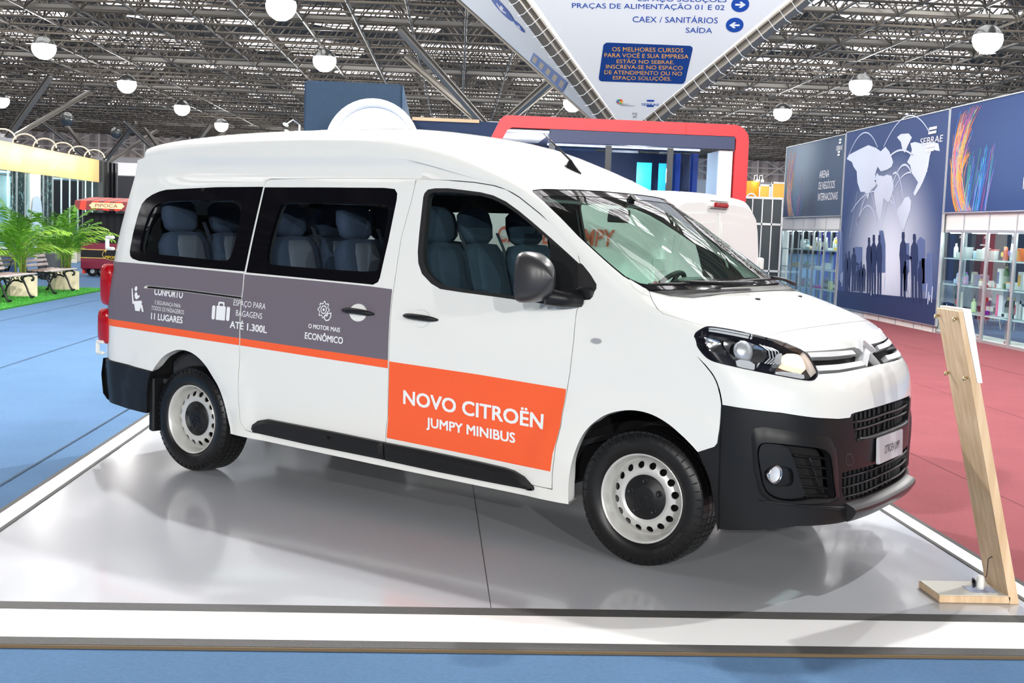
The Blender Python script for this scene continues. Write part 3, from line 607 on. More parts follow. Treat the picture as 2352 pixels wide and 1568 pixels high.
FR = smoothpoly([(4.95, -.748), (4.93, -.628), (4.71, -.60), (4.43, -.60), (4.33, -.62), (4.33, -.719), (4.44, -.744)])
bp_ = SM(); bh = [vent, lgr, FB, mirp(FB)]
bp_.patch(cap, bump, bh, step=.05, pstep=.03)
for h_ in (vent, lgr): bp_.rim(cap, h_, 0, -.06)
for h_ in (FB, mirp(FB)): bp_.rim(cap, h_, 0, -.03)
bp_.rim(cap, lb, 0, -.08, closed=False)
o_bf = SM(); bp_.patch(side, blackF, off=.0015, step=.05, both=True)
bp_.obj('front_bumper', M_black, van)
# swollen surround of the fog lamp bay
FO = [(5.82, -.855), (6.12, -.838), (6.2, -.79), (5.98, -.55), (5.75, -.40), (5.3, -.355), (4.4, -.332), (3.62, -.318), (3.50, -.40), (3.6, -.587), (3.72, -.73), (4.1, -.80), (4.9, -.838)]
def ring_bevel(fn, outer, inner, o1, o2, k=3):
    s = SM(); d = np.array(densify(outer, .03, scl(fn))); I = np.array(inner); 
    Is = densify(inner, .01, scl(fn)); Is = np.array(Is); V = []; n = len(d)
    sc = scl(fn); idx = [int(np.argmin((((Is - p) * sc) ** 2).sum(1))) for p in d]
    for j in range(k + 1):
        u_ = j / k; q = d * (1 - u_) + Is[idx] * u_; off = o1 + (o2 - o1) * math.sin(u_ * PI / 2)
        P = fn(q[:, 0], q[:, 1]) + nrm(fn, q) * off; V += [tuple(p) for p in P]
    F = [(j * n + i, j * n + (i + 1) % n, (j + 1) * n + (i + 1) % n, (j + 1) * n + i) for j in range(k) for i in range(n)]
    return V, F
for sg in (-1, 1):
    pm = (lambda p: p) if sg < 0 else mirp
    V, F = ring_bevel(cap, pm(FO), pm(FB), 0, .012); ob = link('fog_lamp_surround', V, F, M_black, van, smooth=True)
    s = SM(); s.patch(cap, pm(FP), [pm(FR)], off=-.012, step=.04, pstep=.02); s.rim(cap, pm(FP), -.012, -.05); s.obj('fog_lamp_bezel', M_black, van)
    s = SM(); s.patch(cap, pm(FB), off=-.055, step=.08); s.obj('air_intake', M_dark, van)
    s = SM(); s.rim(cap, pm(FR), -.012, -.035); s.patch(cap, pm(FR), off=-.035, step=.05); s.obj('fog_lamp_recess', M_black, van)
    for (a, b) in (((5.26, -.600), (5.09, -.405)), ((4.93, -.580), (4.77, -.39)), ((4.61, -.562), (4.47, -.381)), ((4.3, -.546), (4.13, -.372)), ((3.95, -.52), (3.86, -.362))):
        mb = MB(); pts = []
        for k in range(7):
            u_ = k / 6; t = a[0] + (b[0] - a[0]) * u_; aa = (a[1] + (b[1] - a[1]) * u_) * (1 if sg < 0 else -1); q = np.array([[t, aa]]); pts.append(tuple((cap(q[:, 0], q[:, 1]) + nrm(cap, q) * -.018)[0]))
        mb.tube(pts, .0055, 6, flat=.6); pts2 = [(p[0] - .02, p[1] * .98, p[2]) for p in pts]; mb.tube(pts2, .009, 6, flat=.5); mb.obj('intake_slat', M_black, van, smooth=True)
    mb = MB(); pts = []
    for k in range(6): t = 5.2 - k * .26; q = np.array([[t, (-.50 + .02 * k) * (1 if sg < 0 else -1)]]); pts.append(tuple((cap(q[:, 0], q[:, 1]) + nrm(cap, q) * -.03)[0]))
    mb.tube(pts, .006, 6); mb.obj('intake_rib', M_black, van, smooth=True)
    q = np.array([[4.7, -.712 if sg < 0 else .712]]); P = (cap(q[:, 0], q[:, 1]) + nrm(cap, q) * -.012)[0]
    Mx = Vector((.92, .39 * sg, 0)).to_track_quat('Z', 'Y').to_matrix().to_4x4(); Mx.translation = Vector(P)
    mb = MB(); mb.lathe([(.044, -.02), (.044, .004), (.040, .008), (.036, .004)], 24, Mx); lp = mb.obj('fog_lamp', M_chrome, van, smooth=True)
    mb = MB(); mb.lathe([(.040, -.004), (.025, -.010), (.0, -.013)], 20, Mx); mb.obj('fog_reflector', mat('fog_silver', (.9, .92, .95), .35, metal=.3), lp, smooth=True)
    mb = MB(); mb.lathe([(.038, .004), (.03, .010), (.015, .014), (.0, .015)], 20, Mx); mb.obj('fog_lens', G_lens, lp, smooth=True)
# upper vent and lower grille: dark backs, slats, cells
for nm, poly, dd in (('upper_vent', vent, -.055), ('lower_grille', lgr, -.055)):
    s = SM(); s.patch(cap, offset_poly(poly, .004, cap), off=dd, step=.08); bk = s.obj(nm, M_dark, van)
def slat(pts, r, off, name='grille_slat', parent=van, m=M_black, flat=.55, n=8):
    p2 = densify(pts + [(t, -a) for t, a in pts[::-1][1:]], .05, scl(cap), False); q = np.array(p2); P = cap(q[:, 0], q[:, 1]) + nrm(cap, q) * off
    mb = MB(); mb.tube([tuple(p) for p in P], r, n, flat=flat); return mb.obj(name, m, parent, smooth=True)
slat([(6.16, -.25), (6.13, -.139), (6.17, 0)], .013, -.018); slat([(5.85, -.243), (5.85, -.137), (5.88, 0)], .013, -.018)
slat([(5.53, -.218), (5.50, -.133), (5.50, 0)], .018, -.006)
slat([(4.43, -.30), (4.43, -.148), (4.44, 0)], .010, -.008); slat([(4.09, -.296), (4.09, -.143), (4.11, 0)], .010, -.008); slat([(3.68, -.290), (3.65, -.144), (3.70, 0)], .010, -.008)
for (t0, t1, am) in ((3.42, 4.56, .28), (5.52, 6.6, .22)):
    mb = MB()
    for a in np.arange(-am, am + .001, .033):
        q = np.array([[t, a] for t in np.linspace(t0, t1, 5)]); P = cap(q[:, 0], q[:, 1]) + nrm(cap, q) * -.035; mb.tube([tuple(p) for p in P], .0045, 4, flat=2.2)
    mb.obj('grille_mesh', M_black, van, kind='stuff')
# lip
V = []; F = []; prof = ((3.35, .0), (3.12, .028), (2.98, .036), (2.75, .036), (2.3, .022), (1.9, .0)); As = np.linspace(-.285, .285, 25)
for a in As:
    for (t, off) in prof:
        q = np.array([[t, a]]); k = 1.0; P = (cap(q[:, 0], q[:, 1]) + nrm(cap, q) * off)[0]; V.append((P[0] + off * .35, P[1], P[2]))
n = len(prof)
for i in range(len(As) - 1):
    for j in range(n - 1): a = i * n + j; F.append((a, a + 1, a + n + 1, a + n))
F.append(tuple(range(n))); F.append(tuple(range(len(V) - 1, len(V) - n - 1, -1)))
o = link('front_lip', V, F, mat('lip_plastic', (.022, .022, .024), .3), van); smooth_by_angle(o, 35)
for sg in (-1, 1):          # crease running from the lip to the wheel arch
    q = np.array(densify([(3.84, -.80 * -sg * -1 if False else .80 * sg), (3.65, .62 * sg), (3.4, .44 * sg), (3.05, .30 * sg)], .04, scl(cap), False)); P = cap(q[:, 0], q[:, 1]) + nrm(cap, q) * .001
    mb = MB(); mb.tube([tuple(p) for p in P], list(np.linspace(.003, .011, len(P))), 6); mb.obj('bumper_crease', M_black, van, smooth=True)
# towing cover
s = SM(); tw = smoothpoly([(5.17, -.298), (5.14, -.25), (4.78, -.236), (4.77, -.285)]); s.patch(cap, tw, [offset_poly(tw, -.004, cap)], off=.0012, step=.03, pstep=.02); s.obj('towing_cover', mat('seam_grey', (.05, .05, .05), .4), van)
# plate
px, pz = .925, .535; Mx = frame((px + .004, 0, pz + .004), (0, 1, 0), (-.05, 0, 1), (1, 0, .05))
mb = MB(); mb.prism(rr(-.2, 0, .2, .132, .012), -.006, .004, Mx); pl = mb.obj('number_plate', mat('plate_silver', (.55, .58, .62), .35), van)
sign_text([('CITROËN', -.10, .042, .042, .155, 'l'), ('JUMPY', .065, .042, .042, .085, 'l')], Mx, mat('plate_ink', (.03, .03, .04), .5), pl, depth=.005)
# grille bars and chevron badge
s = SM(); s.patch(cap, offset_poly(grille, .004, cap), off=-.05, step=.08); s.obj('grille_back', M_dark, van)
def band(half, name, off, m, bev=.006):
    poly = half; s = SM(); P, F, N = fill(cap, poly, (), .05, off); s.add(P, F, N); V, F = wall(cap, poly, off, off - .03); s.add(V, F); return s.obj(name, m, van)
for half in ([(11.02, -.376), (10.92, -.22), (10.80, -.075), (10.48, -.075), (10.53, -.233), (10.66, -.38)], [(9.96, -.396), (9.9, -.246), (9.92, -.08), (9.5, -.08), (9.44, -.277), (9.52, -.405)]):
    band(half, 'grille_bar', .004, M_satin); band(mirp(half), 'grille_bar', .004, M_satin)
def chevron(zp, zl, hw, th, x_at, name):
    """an inverted V with a raised ridge"""
    V = []; F = []; pts = []
    for y, z in ((-hw, zl), (-hw * .45, zl + (zp - zl) * .62), (-.012, zp), (.012, zp), (hw * .45, zl + (zp - zl) * .62), (hw, zl)):
        pts.append((y, z))
    for (y, z) in pts:
        sgn = 0 if abs(y) < .02 else math.copysign(1, y)
        x = x_at(z)
        for (dz, dx) in ((th * .5, -.004), (0, .020), (-th * .5, -.004)):
            V.append((x + dx, y + (dz * .25 * sgn), z + dz + (0)))
    for i in range(5):
        for j in range(2): a = i * 3 + j; F.append((a, a + 1, a + 4, a + 3))
    n = len(V); V2 = [(v[0] - .04, v[1], v[2]) for v in V]; 
    for i in range(5): a = i * 3; F.append((a + 3, n + a + 3, n + a, a)); F.append((a + 2, n + a + 2, n + a + 5, a + 5))
    F.append((0, n, n + 1, 1)); F.append((1, n + 1, n + 2, 2)); e = 15; F.append((e + 1, n + e + 1, n + e, e)); F.append((e + 2, n + e + 2, n + e + 1, e + 1))
    return link(name, V + V2, F, M_satin, van)
zx = lambda z: float(np.interp(z, [.98, 1.007, 1.073, 1.085, 1.15, 1.2], [.803, .793, .768, .757, .721, .66])) + .006
chevron(1.128, 1.073, .103, .046, zx, 'chevron_badge'); chevron(1.065, 1.007, .105, .046, zx, 'chevron_badge')

# ---- headlights
M_bezel = mat('headlight_black', (.012, .013, .02), .15, coat=.3)
M_ind = mat('lit_indicator', (1., .62, .38), .3, emit=1.4, ecol=(1, .66, .42)); M_lensw = mat('parking_lens', (.75, .77, .80), .15, metal=.3)
REF = [(12.67, -.813), (12.9, -.77), (12.9, -.71), (12.6, -.66), (12.16, -.627), (11.86, -.604), (11.52, -.590), (11.06, -.620), (10.55, -.674), (10.6, -.726), (10.8, -.78), (11.2, -.83), (11.9, -.84)]
RF2 = [(13.22, -.904), (13.05, -.86), (12.67, -.83), (12.0, -.85), (11.4, -.845), (11.32, -.93), (12.22, -.934), (12.8, -.925)]
IND = [(11.22, -.507), (11.14, -.422), (10.82, -.413), (9.8, -.448), (9.91, -.475), (10.3, -.56), (10.62, -.559)]
INL = [(11.11, -.565), (11.31, -.523), (11.22, -.51), (10.62, -.559), (10.34, -.564), (10.4, -.612)]
LOW = [(9.87, -.634), (9.57, -.478), (8.99, -.495), (9.17, -.59), (9.44, -.649)]
PRK = [(10.9, -.823), (10.6, -.717), (9.74, -.763), (10.01, -.85)]
ARC = [[(12.1 - k * .08, -.604 + .02 * k), (11.5, -.583 + .022 * k), (10.9, -.61 + .022 * k), (10.45, -.668 + .018 * k)] for k in range(4)]
for sg in (-1, 1):
    pm = (lambda p: p) if sg < 0 else mirp; hl = pm(HL)
    s = SM(); s.rim(cap, hl, .001, -.05); s.patch(cap, hl, off=-.05, step=.07); root = s.obj('headlight', M_bezel, van, label='clear headlight with lit orange indicator')
    s = SM(); inn = offset_poly(hl, -.012, cap); s.patch(cap, hl, [inn], off=.0015, step=.03, pstep=.03); s.obj('headlight_rim', M_bezel, root)
    def pan(nm, poly, o1, m, o2=-.05, dish=0):
        s = SM(); poly = smoothpoly(pm(poly)); P, F, N = fill(cap, poly, (), .025, o1, .015)
        if dish:
            c = np.mean(P, 0); r_ = np.linalg.norm(P - c, axis=1); P = P - N * (dish * (1 - np.clip(r_ / r_.max(), 0, 1) ** 2))[:, None]; N = None
        s.add(P, F, N); s.rim(cap, poly, o1, o2); o = s.obj(nm, m, root)
        return o
    pan('main_reflector', REF, -.018, M_chrome, dish=.035); pan('side_reflector', RF2, -.022, M_chrome, dish=.02); pan('indicator_lamp', IND, -.012, M_ind); pan('indicator_housing', INL, -.014, M_satin)
    pan('lower_reflector', LOW, -.016, M_lensw, dish=.008); pan('parking_lamp', PRK, -.014, M_lensw)
    cpt = np.array([[11.75, -.725 * (1 if sg < 0 else -1)]]); P = (cap(cpt[:, 0], cpt[:, 1]) + nrm(cap, cpt) * -.034)[0]; q_ = Vector(nrm(cap, cpt)[0]).lerp(Vector((1, 0, 0)), .5).to_track_quat('Z', 'Y').to_matrix().to_4x4(); q_.translation = Vector(P)
    mb = MB(); mb.lathe([(.048, -.01), (.048, .012), (.044, .016), (.038, .02), (.02, .027), (0, .029)], 24, q_); mb.obj('bulb_cap', M_satin, root, smooth=True)
    for k, a_ in enumerate(ARC):
        q = np.array(densify(pm(a_), .02, scl(cap), False)); P = cap(q[:, 0], q[:, 1]) + nrm(cap, q) * (-.012 - .003 * k); mb = MB(); mb.tube([tuple(p) for p in P], .0035, 6); mb.obj('light_blade', M_satin, root, smooth=True)
    s = SM(); s.patch(cap, offset_poly(hl, -.004, cap), off=.003, step=.05); s.obj('headlight_lens', G_lens, root)

# ---- windscreen with black border, wipers, cowl
cl_h = [(16.95, 0), (16.97, -.167), (17.0, -.424), (17.02, -.66), (17.15, -.712), (17.57, -.765), (18.27, -.785), (19.03, -.803), (20.02, -.80), (20.55, -.785), (20.72, -.74), (20.62, -.60), (20.5, -.466), (20.42, -.2), (20.4, 0)]
clear = cl_h + [(t, -a) for t, a in cl_h[::-1][1:-1]]
s = SM(); wso = offset_poly(ws, -.003, cap); s.patch(cap, wso, [clear], step=.05, off=-.003); s.rim(cap, wso, -.003, -.03); wsf = s.obj('windscreen_border', M_frit, van)
s = SM(); s.patch(cap, offset_poly(clear, .004, cap), off=-.005, step=.08); s.obj('windscreen', glass('windscreen_glass', (.66, .86, .78), 1.5), van)
s = SM(); s.patch(cap, offset_poly(ws, .012, cap), [offset_poly(ws, -.015, cap)], off=-.02, step=.08); s.obj('windscreen_seal', M_rub, van)
cw = [(15.75, 0), (15.75, -.3), (15.7, -.45), (15.72, -.52), (16.05, -.63), (16.55, -.705), (16.45, -.6), (16.25, -.4), (16.2, 0)]
s = SM(); s.patch(cap, cw[:-1] + [(16.2, 0)] + [(t, -a) for t, a in cw[::-1][1:-1]], off=.004, step=.06); s.obj('scuttle_cover', M_black, van)
def wiper(a0, a1, t0, t1, arm):
    q = np.array(densify([(t0, a0), ((t0 + t1) / 2 - .02, (a0 + a1) / 2), (t1, a1)], .05, scl(cap), False)); P = cap(q[:, 0], q[:, 1]) + nrm(cap, q) * .018; mb = MB(); mb.tube([tuple(p) for p in P], .0075, 6)
    b = mb.obj('wiper', M_black, van, smooth=True); q = np.array(densify([arm, ((arm[0] + t1) / 2 + .05, (arm[1] + (a0 + a1) / 2) / 2), ((t0 + t1) / 2, (a0 + a1) / 2)], .05, scl(cap), False)); P = cap(q[:, 0], q[:, 1]) + nrm(cap, q) * .032; mb = MB(); mb.tube([tuple(p) for p in P], list(np.linspace(.012, .006, len(P))), 6); mb.obj('wiper_arm', M_black, b, smooth=True)
wiper(-.70, -.20, 16.85, 16.35, (16.1, -.02)); wiper(-.08, .48, 16.5, 16.75, (16.0, .52))
for a in (-.139, .165):
    q = np.array([[15.05, a]]); P = cap(q[:, 0], q[:, 1])[0]; V, F = pillow(P, (.026, .045, .014), e=2.4, n=12, layers=5); link('washer_nozzle', V, F, M_black, van, smooth=True)
for sg in (-1, 1):          # dark corner trims at the foot of the screen pillars
    pm = (lambda p: p) if sg < 0 else mirp; s = SM(); s.patch(cap, pm([(16.65, -.726), (16.95, -.737), (17.4, -.765), (17.0, -.80), (16.7, -.80), (16.4, -.775), (16.3, -.755), (16.5, -.735)]), off=.0015, step=.05); s.obj('pillar_foot_trim', M_white if sg < 0 else M_black, van)

# ---- roof antenna
q = np.array([[22.15, -.075]]); P = Vector(cap(q[:, 0], q[:, 1])[0]); n_ = Vector(nrm(cap, q)[0])
fx = Vector((.92, 0, -.38)).normalized(); Mx = frame(P - n_ * .004, fx, Vector((0, 1, 0)), n_)
mb = MB(); V = []; F = []
for i, (h, wx, wy, sh) in enumerate(((0, .062, .027, 0), (.008, .060, .025, 0), (.02, .042, .017, -.012), (.042, .016, .009, -.032), (.05, .008, .006, -.036))):
    for (x, y) in superell(2, 2, 2.2, 16): V.append((x * wx + sh, y * wy * (1 - .35 * x), h))
for i in range(4):
    for j in range(16): F.append((i * 16 + j, i * 16 + (j + 1) % 16, i * 16 + 16 + (j + 1) % 16, i * 16 + 16 + j))
F.append(tuple(range(64, 80))); V = [tuple(Mx @ Vector(v)) for v in V]; ab = link('antenna_base', V, F, M_black, van, smooth=True)
p0 = Mx @ Vector((-.036, 0, .045)); p1 = p0 + Vector((-.19, 0, .155)); mb = MB(); mb.tube([p0, p0.lerp(p1, .5), p1], [.0065, .0052, .0035], 8); mb.obj('antenna_mast', M_black, ab, smooth=True)

# ---- door mirrors
def mirror_geo(sg):
    root = None; c = Vector((-.515, -1.115, 1.395)); V = []; F = []; n = 20; L = 9
    R_ = Matrix.Rotation(math.radians(-8), 3, 'Z')
    for i in range(L):                      # from the glass side (rear) to the rounded front
        u_ = i / (L - 1); k = math.cos(u_ * PI / 2) ** .5 if u_ < 1 else 0
        for j, (y, z) in enumerate(superell(1, 1, 3.6, n)):
            ww, hh = .205 * k, .255 * k
            taper = 1 - .10 * (z + .5)
            V.append(tuple(c + R_ @ Vector((-.06 + u_ * .17, y * ww * taper, z * hh))))
    for i in range(L - 1):
        for j in range(n): F.append((i * n + j, i * n + (j + 1) % n, i * n + n + (j + 1) % n, i * n + n + j))
    F.append(tuple(range(n - 1, -1, -1)))
    V = np.array(V)
    if sg > 0: V[:, 1] *= -1; F = [f[::-1] for f in F]
    root = link('door_mirror', V, F, mat('mirror_plastic', (.035, .035, .038), .32), van, smooth=True)
    mb = MB(); mb.tube([c + Vector((.03, .05, -.09)), c + Vector((.085, .12, -.105)), c + Vector((.13, .20, -.10))], [.042, .040, .046], 12, flat=1.0); V = np.array(mb.V)
    if sg > 0: V[:, 1] *= -1
    link('mirror_arm', V, mb.F if sg < 0 else [f[::-1] for f in mb.F], M_black, root, smooth=True)
    V, F = pillow(c + Vector((.155, .215, -.098)), (.13, .035, .13), e=3, n=16); V = np.array(V)
    if sg > 0: V[:, 1] *= -1
    link('mirror_foot', V, F, M_black, root, smooth=True)
    V = [tuple(c + R_ @ Vector((-.062, y * .185, z * .235))) for (y, z) in superell(1, 1, 3.6, n)]; V = np.array(V)
    if sg > 0: V[:, 1] *= -1
    link('mirror_glass', V, [tuple(range(n))], M_chrome, root)
mirror_geo(-1); mirror_geo(1)

# ---- wheels
def rim_y(r):
    return np.interp(r, [0, .095, .112, .122, .135, .163, .180, .186, .192, .200], [.0, .0, .004, .010, .012, .002, -.016, -.030, -.036, -.036])
def build_wheel(x, sg, steer):
    root = thing('wheel', None, None); root.parent = van; root.location = (x, sg * .80, .3395); root.rotation_euler = (0, 0, steer); root.name = 'wheel'
    Mx = Matrix.Rotation(PI / 2 * (1 if sg < 0 else -1), 4, 'X')          # local z -> outward
    mb = MB(); prof = [(.208, .075), (.222, .094), (.245, .106), (.275, .111), (.300, .107), (.322, .096), (.332, .085), (.3355, .07), (.3365, .0), (.3355, -.07), (.330, -.09), (.30, -.105), (.25, -.105), (.215, -.09), (.205, -.07)]
    mb.lathe(prof, 72, Mx); ty = mb.obj('tyre', M_tyre, root, smooth=True)
    mb = MB()
    for k in range(60):                     # tread blocks
        t = 2 * PI * k / 60
        for (z, sk, wd) in ((.075, .0, .042), (.031, .010, .036), (-.015, -.01, .036), (-.062, 0, .042)):
            tt = t + sk; R_ = Matrix.Rotation(tt, 4, 'Z'); mb.box((0, 0, 0), (.012, .030, wd)); q = mb.V[-8:]; del mb.V[-8:]
            for v in q:
                vv = Vector(v); off = .3325 + (-.008 if (z > .06 and v[2] > 0) else 0); mb.V.append(tuple(Mx @ (R_ @ Vector((vv.x + off, vv.y, vv.z + z)))))
    mb.obj('tread_blocks', M_tyre, ty, kind='stuff')
    mb = MB()
    for k in range(48):
        t = 2 * PI * k / 48; R_ = Matrix.Rotation(t, 4, 'Z'); mb.box((.305, 0, .105), (.03, .005, .006)); q = mb.V[-8:]; del mb.V[-8:]; mb.V += [tuple(Mx @ (R_ @ Vector(v))) for v in q]
    mb.obj('sidewall_ribs', M_tyre, ty, kind='stuff')
    V = []; F = []
    T_ = text_geo('215/65R16C', .01); 
    for (s_, a0, r_) in (('215/65R16C', 118, .285), ('RADIAL TUBELESS', 310, .262)):
        TV, TF, TW = text_geo(s_, .01); n0 = len(V)
        for v in TV:
            t = math.radians(a0) - (v[0] - TW / 2) * .017 / r_; rr_ = r_ + (v[1] - .5) * .017; p = Vector((rr_ * math.cos(t), rr_ * math.sin(t), .1125)); V.append(tuple(Mx @ p))
        F += [tuple(i + n0 for i in f) for f in TF]
    link('sidewall_lettering', V, F, mat('raised_rubber', (.03, .03, .03), .35), ty)
    # rim: rolled lip, barrel, disc with 16 ventilation holes
    mb = MB(); mb.lathe([(.203, .060), (.210, .090), (.2165, .100), (.2205, .1015), (.2225, .098), (.2215, .090), (.216, .086)], 64, Mx); mb.lathe([(.203, .060), (.199, .045), (.197, .02), (.190, .0), (.19, -.06), (.2, -.09)], 64, Mx)
    rim = mb.obj('rim', M_steel, root, smooth=True)
    outer = [(.199 * math.cos(2 * PI * i / 96), .199 * math.sin(2 * PI * i / 96)) for i in range(96)]
    inner = [(.10 * math.cos(2 * PI * i / 48), .10 * math.sin(2 * PI * i / 48)) for i in range(48)]; hs = [inner]
    for k in range(16):
        t = 2 * PI * (k + .5) / 16; c = (.160 * math.cos(t), .160 * math.sin(t)); hs.append([(c[0] + .0165 * math.cos(a) * math.cos(t) - .0185 * math.sin(a) * math.sin(t), c[1] + .0165 * math.cos(a) * math.sin(t) + .0185 * math.sin(a) * math.cos(t)) for a in np.linspace(0, 2 * PI, 16, endpoint=False)])
    def disc(u_, v_): r_ = np.hypot(u_, v_); return np.stack([u_, v_, .048 + rim_y(r_)], 1)
    VV = []; EE = []
    for p in [outer] + hs: n0 = len(VV); VV += p; EE += [(n0 + i, n0 + (i + 1) % len(p)) for i in range(len(p))]
    for r_ in (.112, .122, .135, .186, .192):
        n0 = len(VV); pp = [(r_ * math.cos(2 * PI * i / 96), r_ * math.sin(2 * PI * i / 96)) for i in range(96)]; VV += pp; EE += [(n0 + i, n0 + (i + 1) % 96) for i in range(96)]
    r = delaunay_2d_cdt([Vector(v) for v in VV], EE, [], 0, 1e-7); uv = np.array([v[:] for v in r[0]]); FF = np.array([f for f in r[2] if len(f) == 3]); cc = uv[FF].mean(1); m_ = inpoly(cc, outer)
    for h_ in hs: m_ &= ~inpoly(cc, h_)
    FF = FF[m_]; P = disc(uv[:, 0], uv[:, 1]); V = [tuple(Mx @ Vector(p)) for p in P]; o = link('wheel_disc', V, [tuple(f) for f in FF], M_steel, rim, smooth=True)
    mb = MB(); 
    for h_ in hs[1:]:
        V = []; n = len(h_)
        for (a, b) in h_: V.append(tuple(Mx @ Vector((a, b, float(.048 + rim_y(math.hypot(a, b)))))))
        for (a, b) in h_: V.append(tuple(Mx @ Vector((a, b, float(.040 + rim_y(math.hypot(a, b)))))))
        mb.add(V, [(i, (i + 1) % n, n + (i + 1) % n, n + i) for i in range(n)])
    mb.obj('vent_hole_lips', M_steel, rim)
    mb = MB(); mb.lathe([(.198, -.02), (.10, -.02), (0, -.02)], 48, Mx); mb.obj('brake_drum', M_dark, root, smooth=True)
    mb = MB(); mb.lathe([(.112, .046), (.1115, .054), (.107, .058), (.070, .061), (.062, .066), (.05, .0675), (0, .069)], 48, Mx); hub = mb.obj('hub_cap', M_black, root, smooth=True); smooth_by_angle(hub, 40)
    for k in range(5):
        t = 2 * PI * k / 5 + .35; M2 = Mx @ Matrix.Translation((.083 * math.cos(t), .083 * math.sin(t), .058)); mb = MB(); mb.lathe([(.0165, 0), (.0155, .005), (.011, .0065), (.009, .003), (0, .003)], 16, M2); mb.obj('wheel_bolt', M_black, hub, smooth=True)
    for dz in (.012, -.018):
        mb = MB(); a = (-.034, dz - .018); b = (0, dz + .012); c = (.034, dz - .018); th = .013
        mb.prism([a, b, c, (c[0], c[1] - th), (b[0], b[1] - th), (a[0], a[1] - th)], .066, .072, Mx @ Matrix.Rotation(.45 if sg < 0 else 0, 4, 'Z')); mb.obj('hub_chevron', M_black, hub)
    return root
build_wheel(0, -1, .03); build_wheel(-3.275, -1, 0); build_wheel(0, 1, .03); build_wheel(-3.275, 1, 0)
# wheel housings and mud flap, underbody
for x in (0.0, -3.25):
    for sg in (-1, 1):
        mb = MB(); V = []; F = []
        for i in range(15):
            t = math.radians(2 + 176 * i / 14)
            for y in (.93, .45): V.append((x + .475 * math.cos(t), sg * y, .325 + .475 * math.sin(t)))
        for i in range(14): a = i * 2; F.append((a, a + 1, a + 3, a + 2))
        V2 = [(x + .475 * math.cos(math.radians(2 + 176 * i / 14)), sg * .45, .325 + .475 * math.sin(math.radians(2 + 176 * i / 14))) for i in range(15)]; n0 = len(V); V += V2; F.append(tuple(range(n0, n0 + 15)))
        link('wheel_housing', V, F, M_dark, van)
mb = MB()
for sg in (-1, 1): pass
mb.box((-3.635, -.83, .40), (.05, .2, .36), bev=.01); mb.obj('mud_flap', M_black, van); mb = MB(); mb.box((-3.63, .83, .40), (.03, .2, .30), bev=.01); mb.obj('mud_flap', M_black, van)
mb = MB(); mb.box((-1.64, 0, .36), (2.3, 1.80, .12), bev=.03); mb.box((.30, 0, .36), (.75, 1.0, .10), bev=.03); mb.box((-3.75, 0, .42), (.6, 1.3, .12), bev=.03); mb.box((-1.6, .3, .27), (1.2, .5, .14), bev=.05); mb.tube([(-3.275, -.75, .30), (-3.275, .75, .30)], .045, 10); mb.tube([(0, -.75, .30), (0, .75, .30)], .035, 10); mb.tube([(-.6, .1, .25), (-2.6, .12, .24), (-3.9, .5, .28)], .03, 8)
mb.obj('underbody', M_dark, van)

# ---- cabin
inn = SM()
R2, S2, D2 = offset_poly(R_clear, .01), offset_poly(S_clear, .01), offset_poly(D_clr, .01)
in_out = [(-4.02, .88), (-2.9, .86), (-.45, .86), (-.30, .90), (-.25, 1.10), (-.28, 1.36), (-.45, 1.50), (-.62, 1.63), (-.80, 1.755), (-1.0, 1.83), (-1.2, 1.86), (-3.85, 1.86), (-3.97, 1.6)]
inn.patch(side, in_out, [R2, S2, D2], off=-.05, step=.12, both=True)
for p, pc in ((R2, R_clear), (S2, S_clear), (D2, D_clr)): inn.rim(side, p, -.05, -.008, both=True)
inn.obj('cabin_lining', M_trim, van)
hl_ = SM(); hl_.patch(cap, [(21.3, -.93), (24, -.93), (27, -.93), (NS, -.93), (NS, .93), (27, .93), (24, .93), (21.3, .93), (21.0, .5), (20.9, 0), (21.0, -.5)], off=-.06, step=.15); hl_.obj('headliner', M_headl, van)
mb = MB(); mb.box((-2.2, 0, .55), (3.6, 1.70, .03)); mb.box((-4.03, 0, 1.1), (.03, 1.6, 1.1)); mb.obj('cabin_floor', M_trim, van)
# dashboard
V = []; F = []
pr = [(.06, 1.30), (-.12, 1.325), (-.30, 1.335), (-.42, 1.31), (-.46, 1.24), (-.44, 1.05), (-.38, .8)]
for k in range(9):
    y = -.80 + .2 * k
    for (x, z) in pr: V.append((x - .10 * (y / .8) ** 2 * (1 if x > -.2 else .3), y, z - .03 * (abs(y) / .8) ** 2))
n = len(pr)
for k in range(8):
    for j in range(n - 1): a = k * n + j; F.append((a, a + 1, a + n + 1, a + n))
link('dashboard', V, F, M_dash, van, smooth=True)
V, F = pillow((-.36, .36, 1.345), (.22, .40, .09), e=2.6); link('instrument_hood', V, F, M_dash, van, smooth=True)
mb = MB(); c = Vector((-.60, .38, 1.26)); t_ = Vector((-.80, 0, .60)).normalized(); u_ = Vector((0, 1, 0)); v_ = t_.cross(u_)
mb.tube([c + (u_ * math.cos(a) + v_ * math.sin(a)) * .185 for a in np.linspace(0, 2 * PI, 28, endpoint=False)], .015, 8, closed=True)
for a in (0, PI, -PI / 2): mb.tube([c, c + (u_ * math.cos(a) + v_ * math.sin(a)) * .18], .014, 6)
mb.tube([c - t_ * .2, c + t_ * .02], .045, 10); mb.obj('steering_wheel', M_trim, van, smooth=True)
mb = MB(); mb.box((-.23, .12, 1.352), (.11, .15, .002), Matrix.Rotation(.5, 3, 'Z')); mb.obj('paper_note', M_letter, van)
